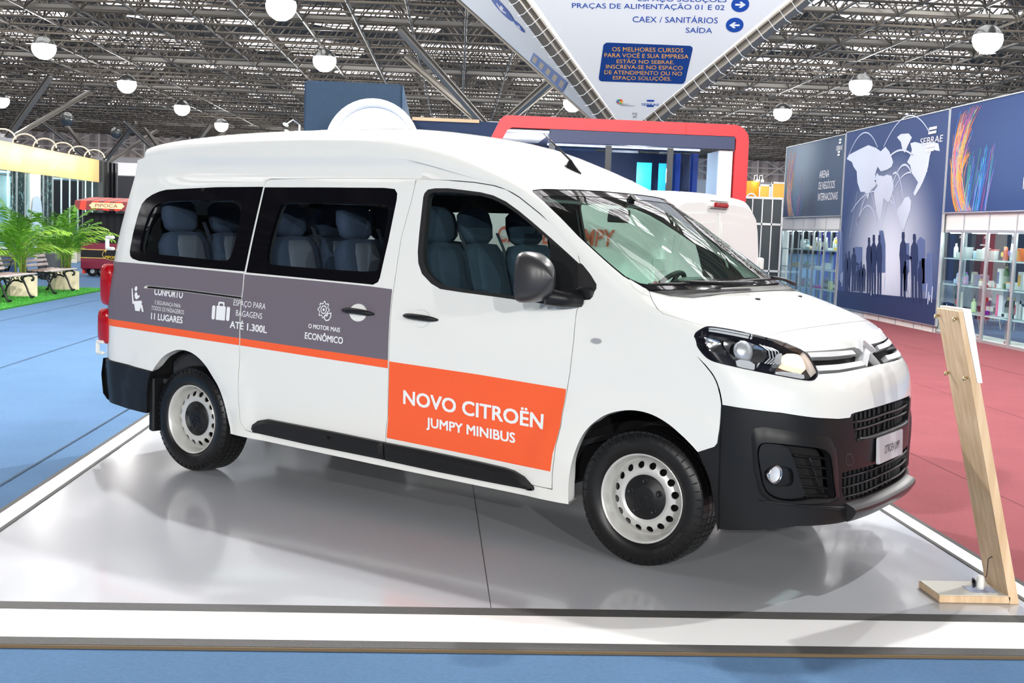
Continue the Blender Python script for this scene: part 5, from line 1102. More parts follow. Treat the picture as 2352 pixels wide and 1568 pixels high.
# ================================================================== RIGHT: glass showcases and banners
WX = 7.75
MAPX = {'land':[[(20.45,3.49),(20.26,3.58),(19.68,3.65),(19.12,3.71),(18.65,3.62),(18.37,3.53),(18.12,3.61),(17.89,3.5),(17.74,3.37),(17.64,3.27),(17.71,3.18),(17.95,3.13),(18.29,3.11),(18.49,3.22),(18.6,3.06),(18.51,2.83),(18.68,2.77),(18.85,2.71),(18.96,2.54),(19.13,2.71),(19.42,2.72),(19.65,2.93),(19.74,3.18),(19.96,3.29),(20.08,3.4)],[(18.42,2.82),(18.62,2.93),(18.51,3.09),(18.27,2.98),(17.94,3.03),(17.67,2.99),(17.53,2.79),(17.6,2.58),(17.75,2.45),(18.03,2.55),(18.07,2.3),(18.12,2.11),(18.25,2.11),(18.42,2.3),(18.56,2.57),(18.62,2.7)],[(17.52,3.76),(17.32,3.81),(16.92,3.79),(16.75,3.7),(16.92,3.56),(17.06,3.42),(17.19,3.49),(17.3,3.65)],[(16.81,3.59),(16.58,3.6),(16.28,3.55),(15.84,3.55),(15.48,3.5),(15.39,3.35),(15.75,3.4),(15.83,3.29),(15.87,3.09),(15.96,2.94),(16.08,2.8),(16.21,2.69),(16.41,2.55),(16.49,2.61),(16.3,2.81),(16.47,2.91),(16.64,3.0),(16.74,3.16),(16.91,3.23),(16.77,3.34),(16.71,3.46)],[(16.91,2.53),(16.72,2.55),(16.58,2.46),(16.59,2.28),(16.72,2.1),(16.81,1.94),(16.88,1.88),(17.06,2.04),(17.26,2.23),(17.23,2.32),(17.05,2.41)]],'people':[[(20.15,1.37),(20.06,1.37),(20.04,1.31),(20.05,1.27),(19.96,1.22),(19.91,1.04),(19.93,0.95),(19.89,0.74),(19.87,0.52),(19.94,0.52),(20.0,0.84),(20.02,0.84),(19.98,0.51),(20.05,0.51),(20.09,0.77),(20.15,0.99),(20.18,1.07),(20.18,1.21),(20.12,1.26),(20.15,1.31)],[(19.96,1.42),(19.88,1.42),(19.86,1.36),(19.86,1.31),(19.78,1.25),(19.72,1.05),(19.74,0.96),(19.7,0.72),(19.67,0.48),(19.74,0.48),(19.81,0.84),(19.83,0.84),(19.78,0.47),(19.84,0.47),(19.9,0.76),(19.95,1.0),(19.99,1.09),(19.99,1.25),(19.94,1.31),(19.96,1.35)],[(19.67,1.49),(19.56,1.5),(19.53,1.43),(19.54,1.38),(19.43,1.32),(19.4,1.19),(19.2,1.15),(19.2,1.12),(19.4,1.11),(19.4,1.03),(19.36,0.79),(19.34,0.55),(19.43,0.54),(19.5,0.91),(19.53,0.91),(19.49,0.54),(19.57,0.54),(19.62,0.83),(19.69,1.07),(19.73,1.16),(19.72,1.32),(19.64,1.38),(19.67,1.43)],[(18.78,1.73),(18.67,1.73),(18.64,1.64),(18.65,1.58),(18.54,1.51),(18.47,1.25),(18.49,1.13),(18.45,0.82),(18.41,0.52),(18.5,0.51),(18.59,0.98),(18.61,0.98),(18.56,0.51),(18.64,0.5),(18.71,0.87),(18.78,1.18),(18.83,1.3),(18.83,1.5),(18.75,1.58),(18.78,1.64)],[(18.51,1.79),(18.4,1.79),(18.37,1.7),(18.38,1.63),(18.27,1.55),(18.19,1.28),(18.21,1.15),(18.16,0.82),(18.13,0.5),(18.21,0.49),(18.31,0.99),(18.34,0.99),(18.27,0.49),(18.36,0.49),(18.43,0.88),(18.51,1.21),(18.56,1.34),(18.56,1.55),(18.48,1.63),(18.51,1.69)],[(18.19,1.79),(18.08,1.79),(18.06,1.7),(18.06,1.64),(17.96,1.56),(17.89,1.3),(17.9,1.17),(17.86,0.85),(17.82,0.53),(17.9,0.53),(17.99,1.01),(18.02,1.01),(17.96,0.53),(18.04,0.52),(18.1,0.9),(18.18,1.22),(18.23,1.35),(18.23,1.56),(18.16,1.64),(18.19,1.7)],[(16.93,1.85),(16.81,1.86),(16.78,1.76),(16.79,1.7),(16.67,1.6),(16.63,1.43),(16.36,1.37),(16.36,1.33),(16.63,1.31),(16.62,1.21),(16.57,0.88),(16.54,0.55),(16.63,0.54),(16.72,1.04),(16.75,1.04),(16.7,0.54),(16.79,0.53),(16.85,0.93),(16.93,1.26),(16.99,1.4),(16.98,1.61),(16.9,1.69),(16.93,1.76)],[(16.37,1.82),(16.25,1.82),(16.22,1.73),(16.23,1.67),(16.11,1.59),(16.03,1.32),(16.06,1.19),(16.01,0.86),(15.98,0.53),(16.07,0.53),(16.16,1.02),(16.2,1.02),(16.14,0.52),(16.23,0.52),(16.3,0.91),(16.38,1.24),(16.43,1.37),(16.43,1.58),(16.34,1.67),(16.37,1.73)],[(15.98,1.31),(15.9,1.32),(15.88,1.26),(15.89,1.22),(15.81,1.17),(15.76,0.99),(15.78,0.91),(15.75,0.7),(15.73,0.49),(15.79,0.49),(15.85,0.8),(15.87,0.8),(15.83,0.48),(15.89,0.48),(15.94,0.73),(15.99,0.94),(16.02,1.03),(16.02,1.16),(15.96,1.21),(15.98,1.26)],[(19.32,1.11),(19.24,1.11),(19.22,1.07),(19.23,1.04),(19.16,1.01),(19.12,0.9),(19.14,0.84),(19.12,0.7),(19.11,0.56),(19.17,0.56),(19.21,0.77),(19.23,0.77),(19.21,0.56),(19.27,0.55),(19.3,0.72),(19.34,0.86),(19.37,0.91),(19.36,1.0),(19.3,1.04),(19.32,1.07)],[(19.14,1.2),(19.06,1.2),(19.05,1.15),(19.06,1.12),(18.98,1.08),(18.93,0.93),(18.95,0.86),(18.93,0.69),(18.91,0.52),(18.97,0.52),(19.02,0.78),(19.04,0.78),(19.01,0.52),(19.07,0.51),(19.11,0.72),(19.15,0.89),(19.19,0.96),(19.18,1.07),(19.12,1.11),(19.14,1.15)],[(18.97,1.15),(18.9,1.15),(18.88,1.11),(18.89,1.08),(18.82,1.05),(18.78,0.93),(18.8,0.87),(18.78,0.73),(18.77,0.58),(18.82,0.58),(18.87,0.8),(18.88,0.8),(18.86,0.57),(18.91,0.57),(18.95,0.75),(18.98,0.89),(19.01,0.95),(19.01,1.04),(18.95,1.08),(18.97,1.11)],[(16.7,1.28),(16.62,1.28),(16.6,1.24),(16.61,1.21),(16.54,1.18),(16.5,1.06),(16.52,1.0),(16.5,0.85),(16.49,0.7),(16.55,0.7),(16.59,0.92),(16.61,0.92),(16.59,0.7),(16.64,0.69),(16.67,0.87),(16.71,1.02),(16.74,1.08),(16.73,1.17),(16.68,1.21),(16.7,1.24)]],'bld':[[(19.55,1.52),(19.11,1.52),(19.03,1.04),(19.46,1.02)],[(18.17,1.88),(17.95,1.88),(17.77,1.59),(17.68,1.02),(18.02,1.01)],[(16.8,1.64),(16.54,1.64),(16.44,1.07),(16.7,1.06)],[(16.17,1.68),(16.02,1.77),(15.8,1.71),(15.67,0.89),(16.04,0.87)],[(15.66,1.46),(15.39,1.47),(15.26,0.65),(15.52,0.64)],[(20.74,1.85),(20.42,1.86),(20.22,0.75),(20.53,0.74)],[(15.89,1.36),(15.65,1.36),(15.54,0.75),(15.79,0.74)]],'arcs':[(20.36,3.52,18.56,3.63,0.42,0.012),(18.21,3.62,15.87,3.7,0.48,0.012),(17.83,3.4,16.62,3.33,0.12,0.018),(17.57,2.86,16.64,3.0,0.25,0.02),(19.49,2.05,17.3,2.26,0.85,0.018),(19.93,2.29,17.49,2.42,0.35,0.012),(19.54,2.01,18.39,2.11,0.35,0.014),(17.6,3.02,16.99,2.53,0.2,0.02),(16.7,3.37,15.89,3.0,0.12,0.018),(18.3,2.11,19.19,3.02,0.1,0.012),(18.16,1.85,18.24,2.56,0.0,0.02),(18.12,1.85,17.83,2.42,0.0,0.016),(18.21,1.85,18.55,2.5,0.0,0.014),(16.87,1.85,16.86,2.47,0.0,0.018),(16.91,1.82,17.33,2.66,0.0,0.012),(19.93,1.7,19.62,2.73,0.0,0.014),(19.53,1.98,19.13,2.71,0.0,0.014),(17.54,2.67,16.32,2.9,0.22,0.014)]}; LOGO = (15.8, 3.52, 0.13, 1.03)
def print_mat(name, base, light, c, rad, dark=None, axis='YZ'):
    """printed fabric with a soft pale glow in the artwork (flat print)"""
    m = bpy.data.materials.new(name); m.use_nodes = True; nt = m.node_tree; b = nt.nodes['Principled BSDF']; b.inputs['Roughness'].default_value = .6
    tc = nt.nodes.new('ShaderNodeTexCoord'); mp = nt.nodes.new('ShaderNodeMapping'); nt.links.new(tc.outputs['Object'], mp.inputs[0])
    mp.inputs['Location'].default_value = (0, -c[0] / rad[0], -c[1] / rad[1]); mp.inputs['Scale'].default_value = (0, 1 / rad[0], 1 / rad[1])
    g = nt.nodes.new('ShaderNodeTexGradient'); g.gradient_type = 'SPHERICAL'; nt.links.new(mp.outputs[0], g.inputs[0]); r = nt.nodes.new('ShaderNodeValToRGB'); r.color_ramp.interpolation = 'EASE'
    r.color_ramp.elements[0].color = (*base, 1); r.color_ramp.elements[1].color = (*light, 1); r.color_ramp.elements[1].position = .95
    nt.links.new(g.outputs['Color'], r.inputs[0]); nt.links.new(r.outputs[0], b.inputs['Base Color']); return m
def flat_x(mb, poly, x, k=None):     # polygon in (y, z) facing -x
    n = len(poly); a = sum(poly[i][0] * poly[(i + 1) % n][1] - poly[(i + 1) % n][0] * poly[i][1] for i in range(n))
    if a > 0: poly = poly[::-1]
    mb.add([(x, y, z) for y, z in poly], [tuple(range(n))], k)
def banner(name, y0, y1, z0, z1, m, label, x=WX - .05):
    r = thing(name, label, 'banner', (x, (y0 + y1) / 2, 0)); mb = MB(); mb.box((0, 0, (z0 + z1) / 2), (.03, y1 - y0, z1 - z0)); mb.obj('fabric', m, r)
    mb = MB(); w_ = .018
    for yy in (-(y1 - y0) / 2, (y1 - y0) / 2): mb.box((0, yy, (z0 + z1) / 2), (.05, w_, z1 - z0))
    for zz in (z0, z1): mb.box((0, 0, zz), (.05, y1 - y0, w_))
    mb.obj('banner_frame', M_alu, r); return r
# frame for text: x axis runs towards -y (reads left to right for the viewer)
def MX(r, off): return frame((-.016 - off, 0, 0), (0, -1, 0), (0, 0, 1), (-1, 0, 0))
def P_(r, x, z): return x, z
bn = banner('map_banner', 15.08, 20.55, .13, 4.09, print_mat('map_print', (.022, .055, .17), (.74, .80, .93), (-.1, 1.35), (2.9, 2.3)), 'tall navy banner printed with a pale world map above silhouettes of people', WX - .055)
BY = 17.815
M_map = mat('map_white', (.60, .67, .80), .6); M_sil = mat('silhouette_navy', (.018, .035, .11), .6); M_arc = mat('arc_white', (.60, .68, .84), .6); M_bld = mat('building_blue', (.10, .15, .32), .6)
def yz_poly(pts, c): return [(y - c, z) for y, z in pts]
for poly in MAPX['land']: mb = MB(); flat_x(mb, yz_poly(poly, BY), -.020); mb.obj('printed_land', M_map, bn)
for poly in MAPX['people']: mb = MB(); flat_x(mb, yz_poly(poly, BY), -.024); mb.obj('printed_silhouette', M_sil, bn)
for poly in MAPX['bld']: mb = MB(); flat_x(mb, yz_poly(poly, BY), -.021); mb.obj('printed_building', M_bld, bn)
mb = MB(); flat_x(mb, [(-2.75, .14), (2.75, .14), (2.75, .50), (-2.75, .62)], -.0195); mb.obj('printed_floor', M_sil, bn)
mb = MB()
rr2 = random.Random(3)
for k in range(34):
    y = rr2.uniform(-2.6, 2.6); h = rr2.uniform(.05, .35); z = .55 + rr2.uniform(-.05, .15); flat_x(mb, [(y, z), (y + .035, z), (y + .035, z + h), (y, z + h)], -.0215)
mb.obj('printed_glints', M_arc, bn, kind='stuff')
mb = MB()
for (y0, z0, y1, z1, h, w_) in MAPX['arcs']:
    n_ = 18; top = []; bot = []
    for k in range(n_ + 1):
        t = k / n_; y = y0 + (y1 - y0) * t - BY; z = z0 + (z1 - z0) * t + h * (1 - (2 * t - 1) ** 2); top.append((y, z + w_)); bot.append((y, z - w_))
    for k in range(n_): flat_x(mb, [top[k], top[k + 1], bot[k + 1], bot[k]], -.0225)
mb.obj('printed_arcs', M_arc, bn, kind='stuff')
def logo_sebrae(r, y, z, h, wd, m=M_letter):
    Mx = MX(r, .012); sl = .18; M_ = Mx @ Matrix(((1, sl, 0, -sl * z), (0, 1, 0, 0), (0, 0, 1, 0), (0, 0, 0, 1))); x = -y
    sign_text([('SEBRAE', x - wd / 2, z, h, wd, 'l')], M_, m, r)
    for dz in (h * 1.35, h * 1.95, -h * .55, -h * 1.15): mb = MB(); mb.prism([(x - wd * .17, z + dz), (x + wd * .17, z + dz), (x + wd * .17, z + dz + h * .38), (x - wd * .17, z + dz + h * .38)], 0, .003, M_); mb.obj('logo_bar', m, r)
logo_sebrae(bn, LOGO[0] - BY, LOGO[1], LOGO[2], LOGO[3])
ar = banner('arena_banner', 20.62, 25.22, 2.21, 4.06, print_mat('arena_print', (.045, .08, .14), (.30, .38, .47), (1.2, 3.9), (2.4, 1.6)), 'grey-blue banner reading ARENA DE NEGÓCIOS INTERNACIONAIS with coloured light trails')
AY = 22.92
sign_text([('ARENA', -(22.33 - AY), 3.13, .185, .72, 'l'), ('DE NEGÓCIOS', -(22.33 - AY), 2.86, .185, 1.18, 'l'), ('INTERNACIONAIS', -(22.33 - AY), 2.59, .185, 1.42, 'l')], MX(ar, .006), M_letter, ar)
logo_sebrae(ar, 20.98 - AY, 3.72, .11, .42)
rb_ = banner('trails_banner', 10.2, 15.04, 2.21, 4.10, print_mat('trails_print', (.010, .040, .15), (.02, .06, .19), (0, 3.), (2.5, 1.5)), 'navy banner with a sphere of rainbow light trails above the near showcases')
sign_text([('ARENA', -(12.13 - 12.62), 3.13, .20, .80, 'l'), ('DE NEGÓCIOS', -(12.13 - 12.62), 2.84, .20, 1.3, 'l'), ('INTERNACIONAIS', -(12.13 - 12.62), 2.55, .20, 1.6, 'l')], MX(rb_, .006), M_letter, rb_)
TC = [mat('trail%d' % i, c, .5) for i, c in enumerate(((.95, .35, .03), (.85, .10, .06), (.95, .55, .06), (.45, .08, .35), (.05, .55, .45), (.05, .25, .75), (.10, .65, .25), (.25, .15, .6)))]
def trails(r, yl, z0, z1, wy, seed, n_, dim=0):
    """swarm of thin printed light trails hugging the left side of a sphere"""
    rg = random.Random(seed); mb = MB()
    for k in range(n_):
        col = rg.choice((0, 0, 1, 2, 0, 3, 3, 4, 5, 7)) ; a0 = rg.uniform(-.15, 1.0); b = rg.uniform(.05, .75); pts = []
        zb = z0; zt = z0 + (z1 - z0) * rg.uniform(.45, 1.0); sw = rg.uniform(.0, .45)
        for i in range(13):
            t = i / 12; z = zb + (zt - zb) * t; arc = math.sqrt(max(0, 1 - ((z - (z0 + z1) / 2) / ((z1 - z0) * .62)) ** 2)); y = yl - wy * (1.02 - arc) * .55 - wy * (b * (1 - t) * .5 + sw * t ** 2 + a0 * .12)
            y = min(y, yl - .01); pts.append((y, z))
        w_ = rg.uniform(.003, .009)
        for i in range(12): flat_x(mb, [(pts[i][0] + w_, pts[i][1]), (pts[i + 1][0] + w_, pts[i + 1][1]), (pts[i + 1][0] - w_, pts[i + 1][1]), (pts[i][0] - w_, pts[i][1])], -.018 - k * 1e-5, col)
    for k in range(n_ // 2):
        col = rg.choice((5, 5, 4, 6, 7, 3, 5)); y0 = yl - wy * rg.uniform(.45, 1.05); L_ = (z1 - z0) * rg.uniform(.2, .62); dy = -wy * rg.uniform(.08, .26) * L_ / (z1 - z0) * 1.6; zs = z0 + rg.uniform(0, .25) * (z1 - z0) * 0; w_ = rg.uniform(.003, .008)
        flat_x(mb, [(y0 + w_, zs), (y0 + dy + w_, zs + L_), (y0 + dy - w_, zs + L_), (y0 - w_, zs)], -.019 - k * 1e-5, col)
    return mb.obj('printed_trails', TC, r, kind='stuff')
trails(rb_, 14.95 - 12.62, 2.23, 4.05, 1.5, 5, 120); trails(ar, 25.1 - AY, 2.23, 3.95, 1.3, 8, 60)
# showcases
M_shelf = mat('shelf_glass', (.72, .80, .82), .15); M_plw = mat('fascia_white', (.84, .83, .80), .55)
M_led = mat('cabinet_light', (1, 1, 1), .5, emit=30)
names = {}
def showcase(y0, y1, label, back=None, grp='glass showcases along the red carpet'):
    r = thing('glass_showcase', label, 'showcase', (WX, (y0 + y1) / 2, GZ), 0, grp); w_ = y1 - y0 - .004; D = .45; H = 1.90 - GZ
    for (x, y) in ((0, -w_ / 2 + .02), (0, w_ / 2 - .02), (D, -w_ / 2 + .02), (D, w_ / 2 - .02)): mb = MB(); mb.box((x, y, H / 2), (.038, .038, H), bev=.006); mb.obj('post', M_alu, r)
    for z in (.03, H - .02):
        for x in (0, D): mb = MB(); mb.box((x, 0, z), (.036, w_ - .04, .05)); mb.obj('rail', M_alu, r)
    mb = MB(); mb.box((D / 2, 0, .055), (D - .03, w_ - .05, .03)); mb.obj('base_board', M_plw, r)
    for z in (.46, .93, 1.40): mb = MB(); mb.box((D / 2, 0, z - GZ - .012), (D - .04, w_ - .05, .022)); mb.obj('shelf', M_shelf, r)
    mb = MB(); mb.box((-.016, 0, H / 2 + .02), (.006, w_ - .06, H - .12)); mb.obj('glass_door', G_clear, r)
    mb = MB()
    for z in (H - .12, .95, .10): mb.box((-.03, -w_ / 2 + .05, z), (.03, .03, .05), bev=.005)
    mb.obj('door_latch', M_chrome, r, kind='stuff')
    mb = MB(); mb.box((.12, w_ * .12, H - .05), (.10, w_ * .35, .012)); mb.obj('light_strip', M_led, r)
    # white header
    mb = MB(); mb.box((.02, 0, (1.90 + 2.20) / 2 - GZ), (.02, w_ - .03, .30)); mb.obj('header_panel', M_plw, r); mb = MB(); mb.box((.015, w_ / 2, 2.05 - GZ), (.035, .03, .32)); mb.obj('header_post', M_alu, r)
    return r
ys_r = [9.46, 10.43, 11.41, 12.38, 13.36, 14.33, 15.20]; nm_r = ['sixth', 'fifth', 'fourth', 'third', 'second', 'first']
for k in range(6): showcase(ys_r[k], ys_r[k + 1], 'tall glass showcase with aluminium posts, %s one on the near side of the map banner' % nm_r[k])
ys_l = [20.88, 21.85, 22.70, 23.60, 24.48, 25.40]; nm_l = ['first', 'second', 'third', 'fourth', 'fifth']
for k in range(5): showcase(ys_l[k], ys_l[k + 1], 'glass showcase under the ARENA banner, %s one beyond the map banner' % nm_l[k])
# wall behind the map banner
mb = MB(); mb.box((WX + .05, 18.06, 2.0), (.05, 5.6, 4.1)); bw = mb.obj('banner_wall', M_plw); tag(bw, 'white modular partition carrying the world map banner', 'partition')
for k in range(6): mb = MB(); mb.box((WX + .01, 15.36 + k * .95, .06), (.03, .9, .17)); mb.obj('skirting_panel', M_plw, bw)
for k in range(7): mb = MB(); mb.box((WX + .005, 15.3 + k * .92, 2.0), (.04, .03, 4.08)); mb.obj('post', M_alu, bw)
# products
def prod(kind, x, y, z, h, w_, cols, label, rz=0):
    names.setdefault(kind, 0); r = None; r = thing({'pump': 'pump_bottle', 'pouch': 'pouch', 'tub': 'tub', 'jar': 'jar', 'bottle': 'bottle', 'box': 'box', 'carton': 'carton', 'tray': 'tray', 'bag': 'paper_bag'}[kind], label, {'pump': 'bottle', 'tub': 'tub', 'jar': 'jar', 'bottle': 'bottle', 'box': 'box', 'carton': 'box', 'pouch': 'pouch', 'tray': 'tray', 'bag': 'bag'}[kind], (x, y, z), rz, 'products in the glass showcases')
    m0 = mat('prod_%.2f_%.2f_%.2f' % cols[0], cols[0], .4); m1 = mat('prod_%.2f_%.2f_%.2f' % cols[-1], cols[-1], .4); mb = MB(); R_ = w_ / 2
    if kind in ('bottle', 'pump'):
        mb.lathe([(0, 0), (R_ * .95, 0), (R_, .01), (R_, h * .66), (R_ * .75, h * .76), (R_ * .36, h * .82), (R_ * .36, h * .86)], 14); mb.obj('body', m0, r, smooth=True); mb = MB()
        if kind == 'bottle': mb.lathe([(R_ * .45, h * .84), (R_ * .45, h), (0, h)], 12); mb.obj('cap', m1, r)
        else: mb.lathe([(R_ * .5, h * .82), (R_ * .5, h * .88), (R_ * .15, h * .9), (R_ * .15, h * .98), (R_ * .3, h), (0, h)], 10); mb.box((-R_ * .7, 0, h * .985), (R_ * 1.4, R_ * .3, R_ * .25)); mb.obj('pump', m1, r)
        mb = MB(); mb.lathe([(R_ * 1.01, h * .2), (R_ * 1.01, h * .5)], 14); mb.obj('label', mat('prodl_%.2f_%.2f_%.2f' % cols[min(1, len(cols) - 1)], tuple(min(1, c_ * .7 + .25) for c_ in cols[0]), .5), r, smooth=True)
    elif kind == 'tub': mb.lathe([(0, 0), (R_ * .85, 0), (R_ * .97, h * .86), (R_ * .97, h * .88)], 16); mb.obj('body', m0, r, smooth=True); mb = MB(); mb.lathe([(R_ * 1.04, h * .86), (R_ * 1.04, h), (0, h)], 16); mb.obj('lid', m1, r)
    elif kind == 'jar': mb.lathe([(0, 0), (R_ * .9, 0), (R_, h * .12), (R_, h * .62), (R_ * .72, h * .78)], 14); mb.obj('body', m0, r, smooth=True); mb = MB(); mb.lathe([(R_ * .76, h * .76), (R_ * .76, h), (0, h)], 14); mb.obj('lid', m1, r)
    elif kind in ('box', 'carton'):
        d_ = .06 if kind == 'carton' else w_ * .6; mb.box((0, 0, h / 2), (d_, w_, h), bev=.004); mb.obj('body', m0, r); mb = MB(); mb.box((-d_ / 2 - .001, w_ * .18, h * .52), (.003, w_ * .5, h * .6)); mb.obj('front_panel', m1, r)
    elif kind == 'tray': mb.box((0, 0, h / 2), (.2, w_, h), bev=.004); mb.obj('body', m0, r); mb = MB(); mb.box((0, 0, h), (.15, w_ * .8, .006)); mb.obj('top', m1, r)
    else:
        V = []; F = []
        for i, (k_, t_) in enumerate(((.9, .35), (1, .5), (1, .42), (.96, .2), (1.0, .02))):
            for (a_, b_) in superell(1, 1, 3, 12): V.append((a_ * t_ * w_ * .8, b_ * k_ * w_, h * i / 4))
        for i in range(4):
            for j in range(12): F.append((i * 12 + j, i * 12 + (j + 1) % 12, i * 12 + 12 + (j + 1) % 12, i * 12 + 12 + j))
        F.append(tuple(range(11, -1, -1))); F.append(tuple(range(48, 60))); link('body', V, F, m0, r, smooth=True); mb = MB(); mb.prism([(w_ * .28 * math.cos(t), h * .45 + w_ * .28 * math.sin(t)) for t in np.linspace(0, 2 * PI, 16, endpoint=False)], 0, .004, frame((-w_ * .24 * (1.7 if kind == 'pouch' else 1.7), 0, 0), (0, -1, 0), (0, 0, 1), (-1, 0, 0))); mb.obj('printed_emblem', m1, r)
    return r
Wt, Wl = (.82, .82, .82), (.72, .70, .66); SH = {1: 1.405, 2: .935, 3: .465}
PR = [('bottle', 15.02, 1, .26, .08, (Wt, Wt), 'tall white bottle at the banner end of the top shelf'), ('tub', 14.85, 1, .10, .14, (Wl, Wt), 'short white carton-like pot beside the tall white bottle'), ('tub', 14.55, 1, .20, .20, (Wt, Wt), 'large lidded white tub, top shelf of the first showcase'),
 ('tub', 14.18, 1, .14, .13, ((.55, .72, .85), Wt), 'small tub with pale blue label, top shelf of the second showcase'), ('tub', 14.02, 1, .17, .14, ((.75, .76, .70), Wt), 'medium grey-white tub beside the pale blue one'), ('pump', 13.80, 1, .25, .17, (Wt, Wt), 'round white canister with a spout on the top shelf'), ('tub', 13.52, 1, .18, .16, (Wt, (.7, .2, .2)), 'white tub with a red lid, top shelf of the second showcase'),
 ('pouch', 13.10, 1, .22, .15, ((.42, .07, .03), (.85, .55, .1)), 'dark red snack pouch with gold emblem, third showcase'), ('pouch', 13.24, 1, .23, .11, ((.75, .35, .05), (.3, .05, .02)), 'orange snack pouch tucked behind the dark red one'), ('pouch', 12.86, 1, .28, .15, (Wt, (.35, .2, .5)), 'tall white pouch with violet emblem, top shelf of the third showcase'), ('box', 12.56, 1, .21, .19, ((.85, .22, .05), (.8, .45, .1)), 'orange-red box, top shelf of the third showcase'), ('box', 12.28, 1, .20, .17, ((.85, .25, .12), (.9, .4, .2)), 'plain salmon-red box just past the third post'), ('jar', 11.95, 1, .2, .16, ((.12, .03, .02), (.9, .3, .02)), 'dark jar with orange-red lid at the frame edge, top shelf'),
 ('bottle', 14.98, 2, .10, .05, ((.5, .6, .9), (.05, .15, .7)), 'tiny bottle with a blue cap on the middle shelf'), ('bottle', 14.80, 2, .26, .11, ((.55, .55, .85), Wt), 'lilac detergent bottle, largest on the middle shelf of the first showcase'), ('bottle', 14.66, 2, .22, .08, ((.60, .55, .88), (.4, .2, .8)), 'lilac bottle with violet cap on the middle shelf'), ('bottle', 14.56, 2, .18, .07, ((.85, .45, .75), (.05, .8, .15)), 'pink bottle with a green cap on the middle shelf'),
 ('carton', 14.20, 2, .24, .13, ((.45, .42, .36), Wt), 'patterned brown upright carton, middle shelf of the second showcase'), ('box', 13.92, 2, .20, .26, ((.30, .29, .42), (.33, .32, .46)), 'wide slate-violet box, middle shelf of the second showcase'), ('tray', 13.66, 2, .035, .26, ((.65, .05, .05), (.75, .1, .1)), 'flat red tray on the middle shelf'), ('jar', 13.70, 2, .13, .12, (Wl, (.5, .45, .2)), 'small white jar standing by the flat red tray'), ('jar', 13.55, 2, .11, .12, (Wt, Wt), 'plain small white jar near the second post'),
 ('carton', 13.22, 2, .33, .14, (Wt, (.04, .10, .35)), 'tall white carton with a navy band, middle shelf of the third showcase'), ('pump', 13.02, 2, .42, .10, ((.05, .12, .025), (.7, .55, .25)), 'tall dark green pump bottle with gold collar'), ('tub', 12.86, 2, .12, .15, (Wt, (.85, .35, .12)), 'small white tub with orange print beside the green pump bottle'), ('box', 12.68, 2, .12, .16, (Wt, (.7, .8, .85)), 'low white box, middle shelf of the third showcase'), ('carton', 12.48, 2, .30, .17, (Wt, (.9, .5, .1)), 'tall white carton with an orange stripe by the third post'), ('carton', 12.12, 2, .26, .16, (Wt, (.85, .6, .5)), 'white carton with faint print past the third post'), ('jar', 11.98, 2, .14, .14, (Wt, (.85, .4, .2)), 'small white pot in front of the faintly printed carton'), ('carton', 11.75, 2, .28, .17, (Wt, (.6, .62, .66)), 'white carton with grey panel at the frame edge, middle shelf'),
 ('bag', 14.70, 3, .33, .18, ((.78, .73, .66), (.65, .12, .15)), 'cream paper bag with a red ring emblem'), ('bottle', 14.15, 3, .24, .09, ((.62, .75, .42), (.65, .8, .5)), 'pale green slim bottle on the lower shelf, nearest the first post'), ('bottle', 13.78, 3, .26, .08, ((.60, .74, .45), (.75, .82, .6)), 'pale green bottle beside the dark red carton'), ('carton', 13.68, 3, .29, .10, ((.40, .025, .03), (.5, .05, .05)), 'dark red upright carton on the lower shelf'), ('bottle', 13.54, 3, .29, .12, ((.02, .035, .16), Wt), 'navy bottle with a broad white cap on the lower shelf'), ('box', 13.46, 3, .07, .09, ((.05, .02, .55), (.7, .02, .02)), 'tiny violet and red box in front of the navy bottle'),
 ('carton', 13.22, 3, .36, .08, ((.85, .02, .25), (.9, .1, .3)), 'bright pink upright carton on the lower shelf'), ('carton', 13.10, 3, .36, .15, ((.78, .76, .85), (.75, .73, .84)), 'pale lilac upright carton beside the pink one'), ('bottle', 12.88, 3, .34, .11, ((.008, .008, .008), (.75, .55, .25)), 'black bottle with gold cap, first of two on the lower shelf'), ('bottle', 12.70, 3, .34, .11, ((.008, .008, .008), (.75, .55, .25)), 'black bottle with gold cap, second of two, nearer the small cartons'), ('carton', 12.56, 3, .28, .09, (Wt, (.5, .1, .15)), 'small white carton with red print by the black bottles'), ('box', 12.72, 3, .08, .18, (Wt, (.02, .02, .02)), 'low white box with a black lid in front of the black bottles'), ('bottle', 12.47, 3, .30, .06, (Wt, (.01, .01, .01)), 'slim white bottle with a black cap by the third post'),
 ('bottle', 12.28, 3, .28, .10, (Wt, (.02, .03, .7)), 'white bottle with royal blue cap past the third post'), ('jar', 12.10, 3, .13, .14, ((.55, .38, .16), (.6, .45, .2)), 'honey-coloured jar in the lower row of the jar stack'), ('jar', 11.96, 3, .13, .13, ((.10, .06, .03), (.5, .4, .2)), 'dark jar beside the honey-coloured jar'), ]
for (k, y, s_, h, w_, c, lb) in PR: prod(k, WX + .20 + (.06 if y in (13.24, 14.66) else 0) - (.09 if 'in front' in lb or 'tray' in lb and k == 'jar' else 0), y, SH[s_] + GZ * 0 - .0, h, w_, c, lb)
prod('jar', WX + .2, 12.05, SH[3] + .135, .14, .14, ((.58, .42, .2), (.05, .45, .55)), 'honey jar with teal lid, upper row of the jar stack'); prod('jar', WX + .2, 11.90, SH[3] + .135, .14, .13, ((.6, .44, .22), (.85, .05, .3)), 'honey jar with pink lid, upper row of the jar stack')
